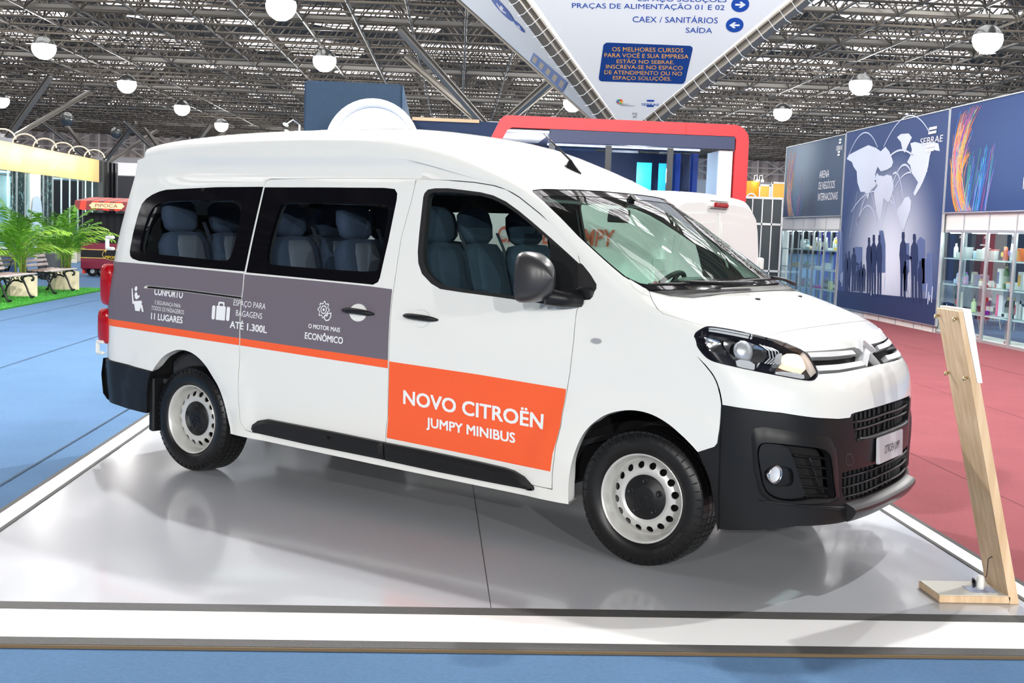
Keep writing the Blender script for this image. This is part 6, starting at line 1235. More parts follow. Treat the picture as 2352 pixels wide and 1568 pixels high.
PL = [(21.15, 1, 'tub', .13, .12, (Wt, Wt), 'small white tub nearest the map banner, top shelf under ARENA'), (21.30, 1, 'bottle', .34, .08, ((.45, .60, .10), Wt), 'yellow-green bottle, top shelf under ARENA'), (21.62, 1, 'bottle', .33, .08, ((.7, .5, .1), Wt), 'amber bottle with white cap, top shelf under ARENA'), (21.75, 1, 'bottle', .30, .07, (Wt, Wt), 'slim white bottle beside the amber one'), (22.05, 1, 'tray', .05, .3, (Wt, Wt), 'low white tray, top shelf under ARENA'), (22.35, 1, 'pouch', .30, .22, (Wt, Wl), 'wide white pouch, top shelf under ARENA'), (22.82, 1, 'pouch', .28, .18, (Wl, (.7, .5, .3)), 'cream pouch with a round tan emblem'), (23.08, 1, 'pouch', .30, .16, (Wt, Wt), 'tall plain white pouch beside the cream pouch'), (23.42, 1, 'jar', .08, .14, ((.8, .55, .3), Wt), 'tiny tan jar on the top shelf under ARENA'), (23.78, 1, 'pump', .24, .12, ((.18, .28, .32), Wt), 'dark teal pump bottle, top shelf under ARENA'), (24.02, 1, 'bottle', .25, .11, (Wt, Wt), 'plump white bottle beside the teal pump bottle'), (24.25, 1, 'carton', .24, .14, ((.15, .5, .5), Wt), 'teal and white carton, top shelf under ARENA'),
 (21.25, 2, 'box', .12, .24, (Wt, Wl), 'white box nearest the map banner, middle shelf under ARENA'), (22.20, 2, 'box', .16, .24, (Wt, Wt), 'square white box, middle shelf under ARENA'), (22.50, 2, 'bottle', .19, .07, (Wt, Wt), 'small white bottle by the square white box'), (23.0, 2, 'tray', .06, .36, (Wt, Wt), 'sloping white tray, middle shelf under ARENA'), (23.22, 2, 'jar', .12, .10, ((.25, .18, .12), Wt), 'brown jar with white lid, lower one of a pair'), (23.38, 2, 'jar', .12, .10, ((.22, .16, .12), Wt), 'brown jar with white lid, beside its twin'), (23.75, 2, 'jar', .14, .12, ((.35, .30, .2), (.3, .5, .1)), 'jar with a green lid, middle shelf under ARENA'), (23.92, 2, 'jar', .10, .12, ((.3, .2, .12), Wt), 'dark jar next to the green-lidded jar'), (24.15, 2, 'carton', .34, .2, (Wt, (.65, .65, .68)), 'tall white carton, middle shelf under ARENA'), (24.75, 2, 'tray', .10, .3, ((.7, .62, .5), Wt), 'stack of tan packets, middle shelf under ARENA'),
 (21.2, 3, 'bottle', .26, .08, ((.10, .05, .02), (.1, .05, .02)), 'dark brown bottle nearest the map banner, lower shelf under ARENA'), (21.55, 3, 'bottle', .27, .07, ((.08, .05, .02), Wt), 'dark bottle with white cap, lower shelf under ARENA'), (21.85, 3, 'box', .2, .14, ((.7, .65, .3), (.75, .7, .4)), 'mustard-yellow box, lower shelf under ARENA'), (22.15, 3, 'bottle', .28, .08, ((.10, .07, .03), (.6, .4, .2)), 'brown bottle with tan cap, lower shelf under ARENA'), (22.4, 3, 'bottle', .27, .08, ((.14, .10, .03), (.1, .05, .02)), 'olive-brown bottle, lower shelf under ARENA'), (22.75, 3, 'tray', .05, .5, ((.65, .05, .40), (.75, .1, .5)), 'magenta cloth lying on the lower shelf'), (23.3, 3, 'pouch', .2, .16, ((.45, .48, .52), Wt), 'grey pouch, lower shelf under ARENA'), (23.55, 3, 'pouch', .2, .14, ((.42, .45, .5), (.2, .2, .25)), 'grey pouch with dark emblem, lower shelf under ARENA'), (24.05, 3, 'tub', .2, .14, ((.75, .35, .3), Wt), 'salmon tub with white lid, lower shelf under ARENA'), (24.4, 3, 'carton', .26, .1, (Wt, (.3, .35, .6)), 'narrow white carton, lower shelf under ARENA')]
for (y, s_, k, h, w_, c, lb) in PL: prod(k, WX + .2, y, SH[s_], h, w_, c, lb)
# backs behind the showcases
M_nav = mat('navy_wall', (.012, .018, .035), .6); M_bluep = mat('blue_panel', (.06, .08, .62), .3, coat=.3); M_gb = mat('grey_blue_panel', (.30, .38, .48), .5)
mb = MB(); mb.box((11.5, 19.9, 1.25), (7.0, .1, 2.6)); o = mb.obj('partition', M_nav); tag(o, 'black partition seen through the near glass showcases', 'partition')
mb = MB(); mb.box((9.0, 23.3, .9), (.06, 2.6, 1.9)); o = mb.obj('partition', M_gb); tag(o, 'grey-blue partition seen through the showcases under the ARENA banner', 'partition')
mb = MB()
for k in range(5): mb.box((8.75 + .05 * (k % 2), 23.6 + k * .42, 1.0), (.02, .34, 1.9))
o = mb.obj('blue_screen', M_bluep); tag(o, 'royal blue translucent screens behind the far showcases', 'screen')
M_ch = mat('grey_chair_shell', (.16, .19, .23), .4)
ch0 = None
def chair(x, y, rz, lb):
    r = thing('shell_chair', lb, 'chair', (x, y, GZ), rz, 'grey shell chairs behind the showcases'); V = []; F = []; n = 9
    prof = [(.22, .44, .16), (.10, .43, .21), (-.10, .43, .215), (-.20, .46, .19), (-.235, .56, .16), (-.25, .66, .17), (-.27, .78, .215), (-.285, .87, .20), (-.288, .90, .14)]
    for (px_, z, hw) in prof:
        for k in range(n): v = -1 + 2 * k / (n - 1); V.append((px_ + (.05 * v * v if z > .5 else 0), v * hw, z + (.03 * v * v if z < .5 else 0)))
    for i in range(len(prof) - 1):
        for k in range(n - 1): a = i * n + k; F.append((a, a + 1, a + n + 1, a + n))
    o = link('seat_shell', V, F, M_ch, r, smooth=True)
    for (a, b) in ((.17, .17), (.17, -.17), (-.17, .17), (-.17, -.17)): mb = MB(); mb.tube([(a * .9, b * .9, .43), (a * 1.25, b * 1.25, .0)], .011, 6); mb.obj('leg', M_chrome, r)
    return r
for k, (x, y) in enumerate(((8.95, 16.6), (9.5, 16.9), (10.05, 16.7), (10.6, 16.9), (9.2, 17.9), (9.75, 18.1), (10.3, 17.9), (10.9, 18.1))):
    chair(x, y, -PI / 2 + .15 * ((k % 3) - 1), 'grey shell chair behind the showcases, %s in the %s row' % (['first', 'second', 'third', 'fourth'][k % 4], 'front' if k < 4 else 'back'))
# dark panelled booth beyond
pn = thing('panel_booth', 'dark grey panelled booth wall in white frames beyond the far showcases', 'booth', (0, 26.6, 0))
M_pg = mat('charcoal_panel', (.055, .065, .07), .6)
for (x0, x1) in ((6.86, 7.19), (7.22, 7.47), (7.50, 7.75), (7.78, 8.03)):
    for (z0, z1) in ((GZ, .70), (.76, 2.0), (2.06, 2.72)): mb = MB(); mb.box(((x0 + x1) / 2, 0, (z0 + z1) / 2), (x1 - x0, .03, z1 - z0)); mb.obj('panel', M_pg, pn)
    mb = MB(); mb.box((x1 + .015, -.02, 1.35), (.03, .04, 2.78)); mb.obj('post', M_plw, pn)
for z in (.73, 2.03, 2.75): mb = MB(); mb.box((7.45, -.02, z), (1.2, .04, .06)); mb.obj('rail', M_plw, pn)
# orange booths
ob = thing('orange_booth', 'orange stand with tall printed curved tower and white-framed orange panels', 'booth', (9.5, 34, 0))
M_org = mat('orange_print', (1.0, .36, .02), .5); M_org2 = mat('amber_panel', (1.0, .52, .08), .5); M_wf = mat('white_frame', (.85, .84, .82), .5)
V = []; F = []
for i in range(9):
    t = -1 + i / 4; 
    for z in (0, 3.55): V.append((-.42 + t * .30, -.25 * math.cos(t * 1.4), z))
for i in range(8): a = i * 2; F.append((a, a + 2, a + 3, a + 1))
link('curved_tower', V, F, M_org, ob, smooth=True)
for (x, z, r_) in ((-.45, 2.9, .17), (-.45, 2.35, .13)):
    mb = MB(); mb.tube([(x + r_ * math.cos(t), -.30, z + r_ * 1.3 * math.sin(t)) for t in np.linspace(0, PI, 12)], .03, 6); mb.obj('printed_swirl', M_wf, ob, smooth=True)
for (x0, x1, z0, z1, m_) in ((-.08, .22, 2.75, 3.4, M_org2), (.36, .85, 2.95, 3.5, M_org2), (-.05, .12, 2.1, 2.75, M_org)):
    mb = MB(); mb.box(((x0 + x1) / 2, 0, (z0 + z1) / 2), (x1 - x0, .04, z1 - z0)); mb.obj('orange_panel', m_, ob); mb = MB()
    for (a, b, c, d) in ((x0 - .03, (z0 + z1) / 2, .05, z1 - z0 + .1), (x1 + .03, (z0 + z1) / 2, .05, z1 - z0 + .1)): mb.box((a, -.02, b), (c, .06, d))
    for zz in (z0 - .03, z1 + .03): mb.box(((x0 + x1) / 2, -.02, zz), (x1 - x0 + .1, .06, .06))
    mb.obj('panel_frame', M_wf, ob)
mb = MB(); mb.box((.45, .1, 1.35), (1.2, .05, 2.7)); mb.obj('white_wall', M_wf, ob)
M_spot = mat('spot_lamp', (1, 1, 1), .5, emit=30)
for x in (-.80, -.30, -.12):
    mb = MB(); mb.tube([(x, 0, 3.5), (x, 0, 3.75), (x, -.35, 3.75), (x, -.38, 3.62)], .015, 6); mb.obj('lamp_arm', M_wf, ob); V, F = pillow((x, -.38, 3.56), (.10, .08, .08), e=2.5, n=10, layers=5); link('lamp_head', V, F, M_spot, ob)

# ================================================================== MIDDLE: red stand, navy block, blue wall
rs = thing('red_stand', 'glass-walled stand framed by a thick red rounded portal with navy lintel', 'booth', (0, 19.5, 0))
M_rd = mat('stand_red', (.60, .018, .025), .45); M_nv = mat('stand_navy', (.022, .033, .085), .5)
out_ = [(-.75, 2.9), (-.62, 3.2), (-.27, 3.94), (-.21, 4.0), (-.10, 4.03), (4.72, 4.03), (4.86, 4.01), (4.97, 3.94), (5.05, 3.84), (5.08, 3.70), (5.08, GZ), (4.80, GZ), (4.80, 3.72), (4.76, 3.78), (-.02, 3.78), (-.12, 3.72), (-.62, 2.72), (-.9, 2.15), (-1.1, GZ), (-1.45, GZ), (-1.2, 2.1)]
mb = MB(); Mx = frame((0, 0, 0), (1, 0, 0), (0, 0, 1), (0, -1, 0)); mb.prism(out_, -.02, .32, Mx); fr = mb.obj('portal_frame', M_rd, rs)
mb = MB(); mb.box((3.7, -.324, 3.905), (.008, .004, .24)); mb.obj('panel_joint', mat('red_joint', (.3, .01, .01), .6), rs)
mb = MB(); mb.box((2.78, -.2, 3.64), (4.0, .2, .27)); mb.obj('navy_lintel', M_nv, rs)
mb = MB(); mb.box((2.3, 2.2, 3.74), (5.0, 4.4, .04)); mb.obj('ceiling_panel', mat('stand_ceiling', (.16, .18, .28), .6), rs)
mb = MB(); mb.box((.25, 1.2, 3.715), (1.1, 3.0, .05)); mb.obj('white_soffit', M_wp, rs)
for (x, y) in ((.25, .4), (.20, 1.4)): mb = MB(); mb.lathe([(0, 3.68), (.11, 3.68), (.13, 3.69)], 16, Matrix.Translation((x, y, 0))); mb.obj('downlight', M_spot, rs)
for x in (.80, 2.02, 3.36): mb = MB(); mb.box((x + .06, -.14, 1.74), (.13, .05, 3.5)); p_ = mb.obj('glazing_post', mat('anodised_black', (.02, .022, .025), .25, metal=.4), rs)
for (x0, x1) in ((.93, 2.02), (2.15, 3.36), (3.49, 4.74)): mb = MB(); mb.box(((x0 + x1) / 2, -.12, 1.72), (x1 - x0, .012, 3.5)); mb.obj('glass_pane', glass('stand_glass', (.78, .86, .95), 1.5), rs)
for y in (.9, 1.8, 3.0): mb = MB(); mb.box((2.9, y, 3.69), (3.7, .10, .03)); mb.obj('light_strip', mat('strip_light', (.9, .95, 1), .5, emit=3.), rs)
mb = MB(); mb.box((4.62, .35, 1.72), (.30, 1.1, 3.52)); mb.obj('white_pillar', M_wp, rs)
mb = MB(); mb.box((2.2, 4.3, 1.8), (5.2, .1, 3.7)); mb.obj('back_wall', mat('inner_navy', (.03, .045, .11), .5), rs)
M_cy = mat('cyan_screen', (.02, .42, .55), .4, emit=.35)
for (x0, x1) in ((3.1, 3.45), (3.62, 3.95)): mb = MB(); mb.box(((x0 + x1) / 2, 2.2, 2.7), (x1 - x0, .05, 1.2)); mb.obj('cyan_screen', M_cy, rs)
for x in (4.25, 4.6, 4.95): mb = MB(); mb.box((x, 3.2 - (x - 4.25), 1.8), (.12, .3, 3.6)); mb.obj('blue_pillar', mat('pillar_blue', (.03, .09, .42), .4), rs)
for x in (1.55, 2.1, 2.6, 3.0): mb = MB(); mb.tube([(x + .17 * math.cos(t), 2.4, 2.55 + .32 * math.sin(t)) for t in np.linspace(0, PI, 10)], .02, 6); mb.obj('wire_arch', M_alu, rs)
for (x, h) in ((2.45, .22), (2.58, .12), (2.70, .22)): mb = MB(); mb.box((x, -.05, 2.62), (.05, .02, h)); mb.obj('red_letter_stroke', M_rd, rs)
nb = thing('navy_block', 'tall navy fabric-covered exhibition tower behind the minibus roof', 'tower', (-3.6, 22.5, 0)); M_nb = mat('navy_fabric', (.020, .045, .085), .8, noise=.08, nscale=5)
mb = MB(); mb.box((0, 4.3, 2.47), (2.3, 8.6, 4.98), bev=.05); o = mb.obj('tower_body', M_nb, nb)
mb = MB(); mb.box((1.165, 4.3, 2.5), (.01, 8.5, 4.9)); mb.obj('side_skin', mat('mid_blue_fabric', (.075, .17, .30), .7), nb)
wa = thing('white_arch', 'glossy white arched canopy in front of the navy tower', 'canopy', (-3.05, 21.3, 0))
V = []; F = []; R1 = 1.12; n = 22; cz = 3.35
for j, (y, r_) in enumerate(((-.1, R1 - .14), (-.1, R1), (1.1, R1 * .98), (1.1, R1 - .14))):
    for i in range(n + 1): t = PI * i / n; V.append((-r_ * math.cos(t) * .97, y, cz + r_ * math.sin(t)))
for j in range(4):
    for i in range(n): a = j * (n + 1) + i; b = ((j + 1) % 4) * (n + 1) + i; F.append((a, a + 1, b + 1, b))
link('arch_shell', V, F, mat('gloss_white', (.85, .87, .93), .25), wa, smooth=True); mb = MB(); mb.box((-1.03, .5, 1.66), (.12, 1.2, 3.4)); mb.box((1.03, .5, 1.66), (.12, 1.2, 3.4)); mb.obj('arch_legs', M_wp, wa)
smooth_by_angle(wa.children[0], 40)
V = [(-.98 * (R1 - .15) * math.cos(PI * i / 20), .5, cz + (R1 - .15) * math.sin(PI * i / 20)) for i in range(21)] ; link('arch_face', V, [tuple(range(21))[::-1]], mat('backlit_white', (.9, .92, 1), .4, emit=.8, ecol=(.85, .9, 1)), wa)
bwl = thing('blue_wall', 'long navy booth wall topped with a pale wooden strip, behind the minibus', 'wall panel', (0, 31, 0)); mb = MB(); mb.box((.5, 0, 2.43), (5.7, .2, 4.94)); mb.obj('wall_panel', mat('deep_blue', (.018, .04, .11), .7), bwl); mb = MB(); mb.box((-1.34, -.13, 4.9), (2.05, .06, .10)); mb.obj('wooden_strip', mat('pale_strip', (.72, .5, .3), .5), bwl)
sl = thing('stand_spotlights', 'pair of small chrome arm spotlights left of the navy tower', 'lamp', (-5.1, 22.6, 3.9)); mb = MB(); mb.tube([(.25, 0, -.05), (.25, 0, .02), (.1, -.1, .12), (-.03, -.15, .02)], .018, 6); mb.obj('lamp_arm', M_alu, sl)
for (x, z) in ((-.06, .0), (-.02, -.16)): V, F = pillow((x, -.16, z), (.14, .1, .07), Matrix.Rotation(.5, 3, 'Y'), e=2.4, n=12, layers=5); link('lamp_head', V, F, mat('cool_spot', (.7, .95, 1), .3, emit=6), sl)
mb = MB(); mb.tube([(.25, 0, -3.9), (.25, 0, .02)], .03, 6); mb.obj('pole', M_alu, sl)

# ================================================================== SECOND VAN behind
v2 = thing('panel_van', 'windowless white panel van standing close behind the minibus, rear doors to the right', 'van', (-.07, 1.843, 0), PI - math.radians(38.39))
# local frame: +x runs from the rear bumper to the front, +y to the van's left; mirrored so that its left flank faces the minibus
def v2y(z): return float(np.interp(z, [.25, .5, .9, 1.2, 1.5, 1.75, 1.88, 1.94], [.91, .945, .95, .93, .885, .83, .77, .60]))
V = []; F = []; secs = []
xs = [-.02, .02, .08, .2, .8, 1.6, 2.4, 3.1, 3.6, 4.0, 4.4, 4.8, 4.93]; tops = [1.86, 1.91, 1.93, 1.94, 1.95, 1.95, 1.94, 1.90, 1.66, 1.36, 1.26, 1.10, .9]; ks = [.93, .965, .985, 1, 1, 1, 1, 1, .98, .97, .93, .85, .75]
zr = [.30, .5, .8, 1.0, 1.2, 1.4, 1.6, 1.75, 1.85, 1.91, 1.94]
ring = [(s_, z) for s_ in (-1,) for z in zr] 
for x, tp, k in zip(xs, tops, ks):
    row = []
    for i, z in enumerate(zr):
        zz = .30 + (z - .30) * (tp - .30) / (1.94 - .30); row.append((x, -v2y(z) * k, zz))
    mid = [(x, y_ * k, tp + .02 * (1 - (y_ / .6) ** 2)) for y_ in (-.35, 0, .35)]; row = row + mid + [(x, -a[1], a[2]) for a in row[::-1]]; V += row
L_ = len(zr) * 2 + 3
for i in range(len(xs) - 1):
    for j in range(L_ - 1): a = i * L_ + j; F.append((a, a + 1, a + L_ + 1, a + L_))
F.append(tuple(range(L_))); F.append(tuple(range(len(V) - 1, len(V) - L_ - 1, -1)))
V = [(x, y + .94, z) for x, y, z in V]
V = [(x, -y, z) for x, y, z in V]; F = [f[::-1] for f in F]
bd = link('body_shell', V, F, M_white, v2); smooth_by_angle(bd, 32)
def v2b(name, c, d, m, parent=None, bev=.01, R=None): mb = MB(); mb.box((c[0], -(c[1] + .94), c[2]), d, R, bev=bev); return mb.obj(name, m, parent or v2)
for sy in (-1, 1):
    z0, z1 = .48, 1.80; mb = MB(); pol = []
    def dp(y, z): return (y, z)
    yy = lambda z: v2y(z) * .93 - .10
    pol = [(.03, z0), (yy(.5), z0), (yy(.9), .9), (yy(1.3), 1.3), (yy(1.6), 1.6), (yy(1.7) - .02, 1.72), (yy(1.75) - .08, 1.78), (.03, 1.81)]
    mb.prism([(sy * a, b) for a, b in pol], -.022, -.012 + .0, frame((-.02, -.94, 0), (0, -1, 0), (0, 0, 1), (-1, 0, 0))); 
    mb = MB(); mb.prism([(sy * a, b) for a, b in pol], .0, .012, frame((-.02, -.94, 0), (0, -1, 0), (0, 0, 1), (-1, 0, 0))); mb.obj('rear_door', M_white, v2)
    inner = [(sy * (a * .86 + .02), .62 + (b - z0) * .84) for a, b in pol]
    mb = MB(); mb.prism(inner, .012, .020, frame((-.02, -.94, 0), (0, -1, 0), (0, 0, 1), (-1, 0, 0))); mb.obj('door_pressing', M_white, v2)
    for z in (.7, 1.42): v2b('door_hinge', (-.0, sy * .86, z), (.09, .05, .10), M_white)
    for (z0_, z1_) in ((.78, 1.0), (1.02, 1.3)): v2b('tail_light', (.01, sy * .90, (z0_ + z1_) / 2), (.07, .08, z1_ - z0_), M_red, bev=.02)
    for x in (1.03, 4.05):
        w2 = MB(); Mx = frame((x, -.94 + sy * .80, .339), (1, 0, 0), (0, 0, 1), (0, float(sy), 0)); w2.lathe([(.20, .09), (.23, .105), (.29, .105), (.33, .08), (.336, 0), (.33, -.09), (.2, -.09)], 28, Mx); t_ = w2.obj('tyre', M_tyre, v2, smooth=True); w2 = MB(); w2.lathe([(.21, .085), (.19, .05), (.12, .06), (.1, .075), (0, .08)], 24, Mx); w2.obj('rim', M_steel, v2, smooth=True)
brk = v2b('brake_light', (-.045, .0, 1.865), (.03, .24, .035), M_red, bev=.012)
v2b('brake_light_housing', (-.02, 0, 1.865), (.05, .36, .06), M_white, bev=.02); v2b('rear_bumper', (-.03, 0, .42), (.14, 1.78, .26), M_black, bev=.04)
v2b('windscreen', (3.78, 0, 1.52), (.02, 1.45, .62), M_frit, R=Matrix.Rotation(math.radians(-57), 3, 'Y'), bev=.004)
for sy in (-1, 1): v2b('side_window', (3.1, sy * .872, 1.52), (.75, .03, .42), M_frit, bev=.01)
M_l2 = mat('rust_lettering', (.50, .10, .05), .5)
yside = -(-v2y(1.45) + .94) ; 
Mt = frame((0, .0, 0), (-1, 0, 0), (0, .12, .993), (0, 1, 0))
# flank facing the minibus is the one at local y = 0 side
fy = -(.94 - v2y(1.50)) + .006
M2 = frame((0, fy, 1.50), (-1, 0, 0), (0, -.20, .98), (0, .98, .20))
sign_text([('CITROËN JUMPY', -1.38, .03, .125, 1.02, 'l')], M2, M_l2, v2, depth=.012, bold=.02); sign_text([('VEÍCULO URBANO.', -1.30, -.20, .10, .93, 'l')], M2, M_l2, v2, depth=.014)
# ================================================================== DISPLAY TOTEM
M_wood = mat('light_oak', (.72, .50, .30), .45); 
nt = M_wood.node_tree; b_ = nt.nodes['Principled BSDF']; tc = nt.nodes.new('ShaderNodeTexCoord'); mp = nt.nodes.new('ShaderNodeMapping'); mp.inputs['Scale'].default_value = (9, 9, .5); nz_ = nt.nodes.new('ShaderNodeTexNoise'); nz_.inputs['Scale'].default_value = 3; nz_.inputs['Detail'].default_value = 6; rmp = nt.nodes.new('ShaderNodeValToRGB'); rmp.color_ramp.elements[0].position = .3; rmp.color_ramp.elements[1].position = .7; rmp.color_ramp.elements[0].color = (.62, .42, .24, 1); rmp.color_ramp.elements[1].color = (.84, .63, .42, 1)
nt.links.new(tc.outputs['Object'], mp.inputs[0]); nt.links.new(mp.outputs[0], nz_.inputs['Vector']); nt.links.new(nz_.outputs[0], rmp.inputs[0]); nt.links.new(rmp.outputs[0], b_.inputs['Base Color'])
ts = thing('display_totem', 'leaning light oak display post on an L-shaped base at the platform corner', 'display stand', (.745, -1.22, 0))
mb = MB(); My = frame((0, 0, 0), (1, 0, 0), (0, 0, 1), (0, -1, 0)); mb.prism([(.334, .0), (.378, .0), (.036, 1.337), (-.006 + .0, 1.333)], -.235, 0, My); mb.obj('post', M_wood, ts)
mb = MB(); mb.box((.168, .1175, .0175), (.336, .235, .034), bev=.003); mb.obj('base', M_wood, ts); mb = MB(); mb.box((.166, .1175, .0355), (.326, .225, .003)); mb.obj('base_laminate', mat('gloss_laminate', (.74, .73, .66), .12), ts)
mb = MB(); mb.prism([(.116 - .012, 1.015), (.116 + .012, 1.015), (.036 + .014, 1.345), (.036 - .024, 1.345)], -.238, .004, My); mb.obj('plaque', mat('plaque_white', (.85, .86, .88), .4), ts, label='white acrylic plaque')
for (y, z) in ((.02, 1.30), (.215, 1.30), (.02, 1.035), (.215, 1.035)):
    x = .334 - .340 * z / 1.333; mb = MB(); mb.lathe([(.006, 0), (.006, .012), (.010, .013), (.010, .022), (.0, .024)], 12, frame((x, y, z), (0, 1, 0), (0, 0, 1), (-1, 0, -.25))); mb.obj('screw_cap', mat('brass', (.75, .6, .35), .25, metal=.9), ts, smooth=True)
al = thing('security_tether', 'small white alarm pod with black disc tethered to the oak post', 'alarm', (.98, -1.12, .037)); mb = MB(); mb.lathe([(0, 0), (.018, 0), (.020, .02), (.016, .06), (.012, .066), (0, .066)], 14); mb.obj('pod', M_wp, al, smooth=True)
mb = MB(); mb.lathe([(0, 0), (.022, 0), (.024, .004), (.0, .010)], 16, frame((-.03, 0, .03), (0, 1, 0), (0, 0, 1), (-1, -.4, .1))); mb.obj('disc', M_frit, al, smooth=True)
mb = MB(); mb.tube([(.012, 0, .055), (.028, .0, .06), (.030, .0, .10), (.03, .0, .145), (.045, .0, .155), (.068, .01, .155)], .0022, 6); mb.obj('cable', M_rub, al)
mb = MB(); mb.box((.98, -1.125, .0385), (.13, .10, .0015)); o = mb.obj('leaflet', mat('leaflet_print', (.30, .34, .48), .4, noise=.6, nscale=60)); tag(o, 'small printed leaflet lying on the oak base under the alarm pod', 'leaflet')
# ================================================================== LEFT: booth, palms, benches, cart
yb = thing('yellow_booth', 'glass-fronted booth under a long yellow fascia lit by arched lamps', 'booth', (-16.4, 41, GZ))
M_yel = mat('yellow_fascia', (1.0, .60, .20), .5)
mb = MB(); mb.box((0, -3.0, 3.53 - GZ), (.25, 18.9, .96)); mb.obj('fascia', M_yel, yb)
sign_text([('QUERO EMPREENDER', -5.2, 3.32, .24, 3.4, 'c'), ('QUERO EMPREENDER', 1.3, 3.32, .24, 3.4, 'c')], frame((.126, 0, 0), (0, 1, 0), (0, 0, 1), (1, 0, 0)), mat('pale_letters', (1, .80, .42), .5), yb)
for k in range(8): y = -10.6 + k * 2.15; l = bpy.data.lights.new('fascia_lamp', 'POINT'); l.energy = 48; l.shadow_soft_size = .06; l.color = (1, .93, .78); o = bpy.data.objects.new('fascia_lamp', l); COL.objects.link(o); o.location = (-15.35, 41 + y, 3.85)
for k in range(8):
    y = -10.6 + k * 2.15; mb = MB(); mb.tube([(.05 + .42 - .42 * math.cos(t), 0 + y, 4.02 + .34 * math.sin(t)) for t in np.linspace(0, PI, 10)], .028, 6); mb.obj('lamp_arm', mat('cream_tube', (.75, .70, .58), .5), yb, smooth=True); V, F = pillow((.90, y, 3.98), (.16, .12, .10), e=2.4, n=10, layers=4); link('lamp_head', V, F, M_black, yb)
mb = MB(); mb.box((-2.2, -3.0, 1.5), (.05, 18.9, 3.1)); mb.obj('back_wall', mat('teal_white', (.50, .68, .68), .6), yb); mb = MB(); mb.box((-1.1, -3.0, 3.1), (2.2, 18.9, .05)); mb.obj('booth_ceiling', M_wp, yb)
gy = [-12.4, -11.3, -10.2, -9.1, -8.0, -6.9, -5.85, -4.75, -3.9, -3.0, -2.0, -1.0, .1, 1.2, 2.3, 3.4, 4.5, 5.5, 6.4]
for k in range(len(gy) - 1):
    mb = MB(); mb.box((.1, gy[k], 1.55), (.05, .05, 3.1)); mb.obj('mullion', M_alu, yb); mb = MB(); mb.box((.1, (gy[k] + gy[k + 1]) / 2, 1.55), (.01, gy[k + 1] - gy[k] - .05, 3.05)); mb.obj('glass_pane', glass('booth_glass', (.80, .93, .93), 1.4), yb)
M_pat = mat('pattern_print', (.02, .02, .022), .5); nt = M_pat.node_tree; tc = nt.nodes.new('ShaderNodeTexCoord'); vo = nt.nodes.new('ShaderNodeTexNoise'); vo.inputs['Scale'].default_value = 4.5; vo.inputs['Distortion'].default_value = 1.2; rp_ = nt.nodes.new('ShaderNodeValToRGB'); rp_.color_ramp.elements[0].position = .55; rp_.color_ramp.elements[1].position = .62; rp_.color_ramp.elements[0].color = (.02, .02, .025, 1); rp_.color_ramp.elements[1].color = (.55, .6, .6, 1)
nt.links.new(tc.outputs['Object'], vo.inputs['Vector']); nt.links.new(vo.outputs[0], rp_.inputs[0]); nt.links.new(rp_.outputs[0], nt.nodes['Principled BSDF'].inputs['Base Color'])
for (a, b) in ((-4.3, -2.7), (-1.3, .2)): mb = MB(); mb.box((.04, (a + b) / 2, 1.55), (.02, b - a, 3.0)); mb.obj('patterned_screen', M_pat, yb)
mb = MB(); mb.box((.05, -2.0, 1.55), (.2, 1.1, 3.0)); mb.obj('white_pillar', M_wp, yb); mb = MB(); mb.prism([(y * 1.15, z * 2.3) for y, z in superell(1, 1, 3, 24)], .0, .02, frame((.18, -2.0, 1.1), (0, 1, 0), (0, 0, 1), (1, 0, 0))); mb.obj('pale_blue_oval', mat('pale_blue', (.52, .68, .88), .4), yb)
py = thing('black_pylon', 'tall charcoal pylon with ribbed edge at the end of the yellow fascia', 'pylon', (-16.7, 49.2, GZ)); mb = MB(); mb.box((0, 0, 2.02), (.9, 2.6, 4.04)); mb.obj('body', mat('pylon_charcoal', (.03, .034, .034), .5), py)
for y in (-.2, .5, 1.1): mb = MB(); mb.box((.5, y - .6, 2.0), (.12, .25, 4.0)); mb.obj('rib', M_frit, py)
# distant dark-windowed offices behind the pylon
of = thing('site_office', 'distant grey two-storey office block with dark windows behind the pylon', 'building', (-20.5, 78, GZ)); mb = MB(); mb.box((0, 0, 2.6), (9, 3, 5.2)); mb.obj('wall', M_conc, of)
for k in range(5):
    for (z, h) in ((3.5, 1.6), (1.4, 1.6)): mb = MB(); mb.box((-3.6 + k * 1.8, -1.52, z), (1.66, .05, h)); mb.obj('window', M_dwin, of)
for z in (4.42, 2.5): mb = MB(); mb.box((0, -1.56, z), (9, .1, .14)); mb.obj('ledge', M_plw, of)
mb = MB(); mb.box((-.9, -1.7, 1.6), (1.0, .06, 1.2)); mb.obj('violet_screen', mat('violet', (.04, .02, .16), .4), of)
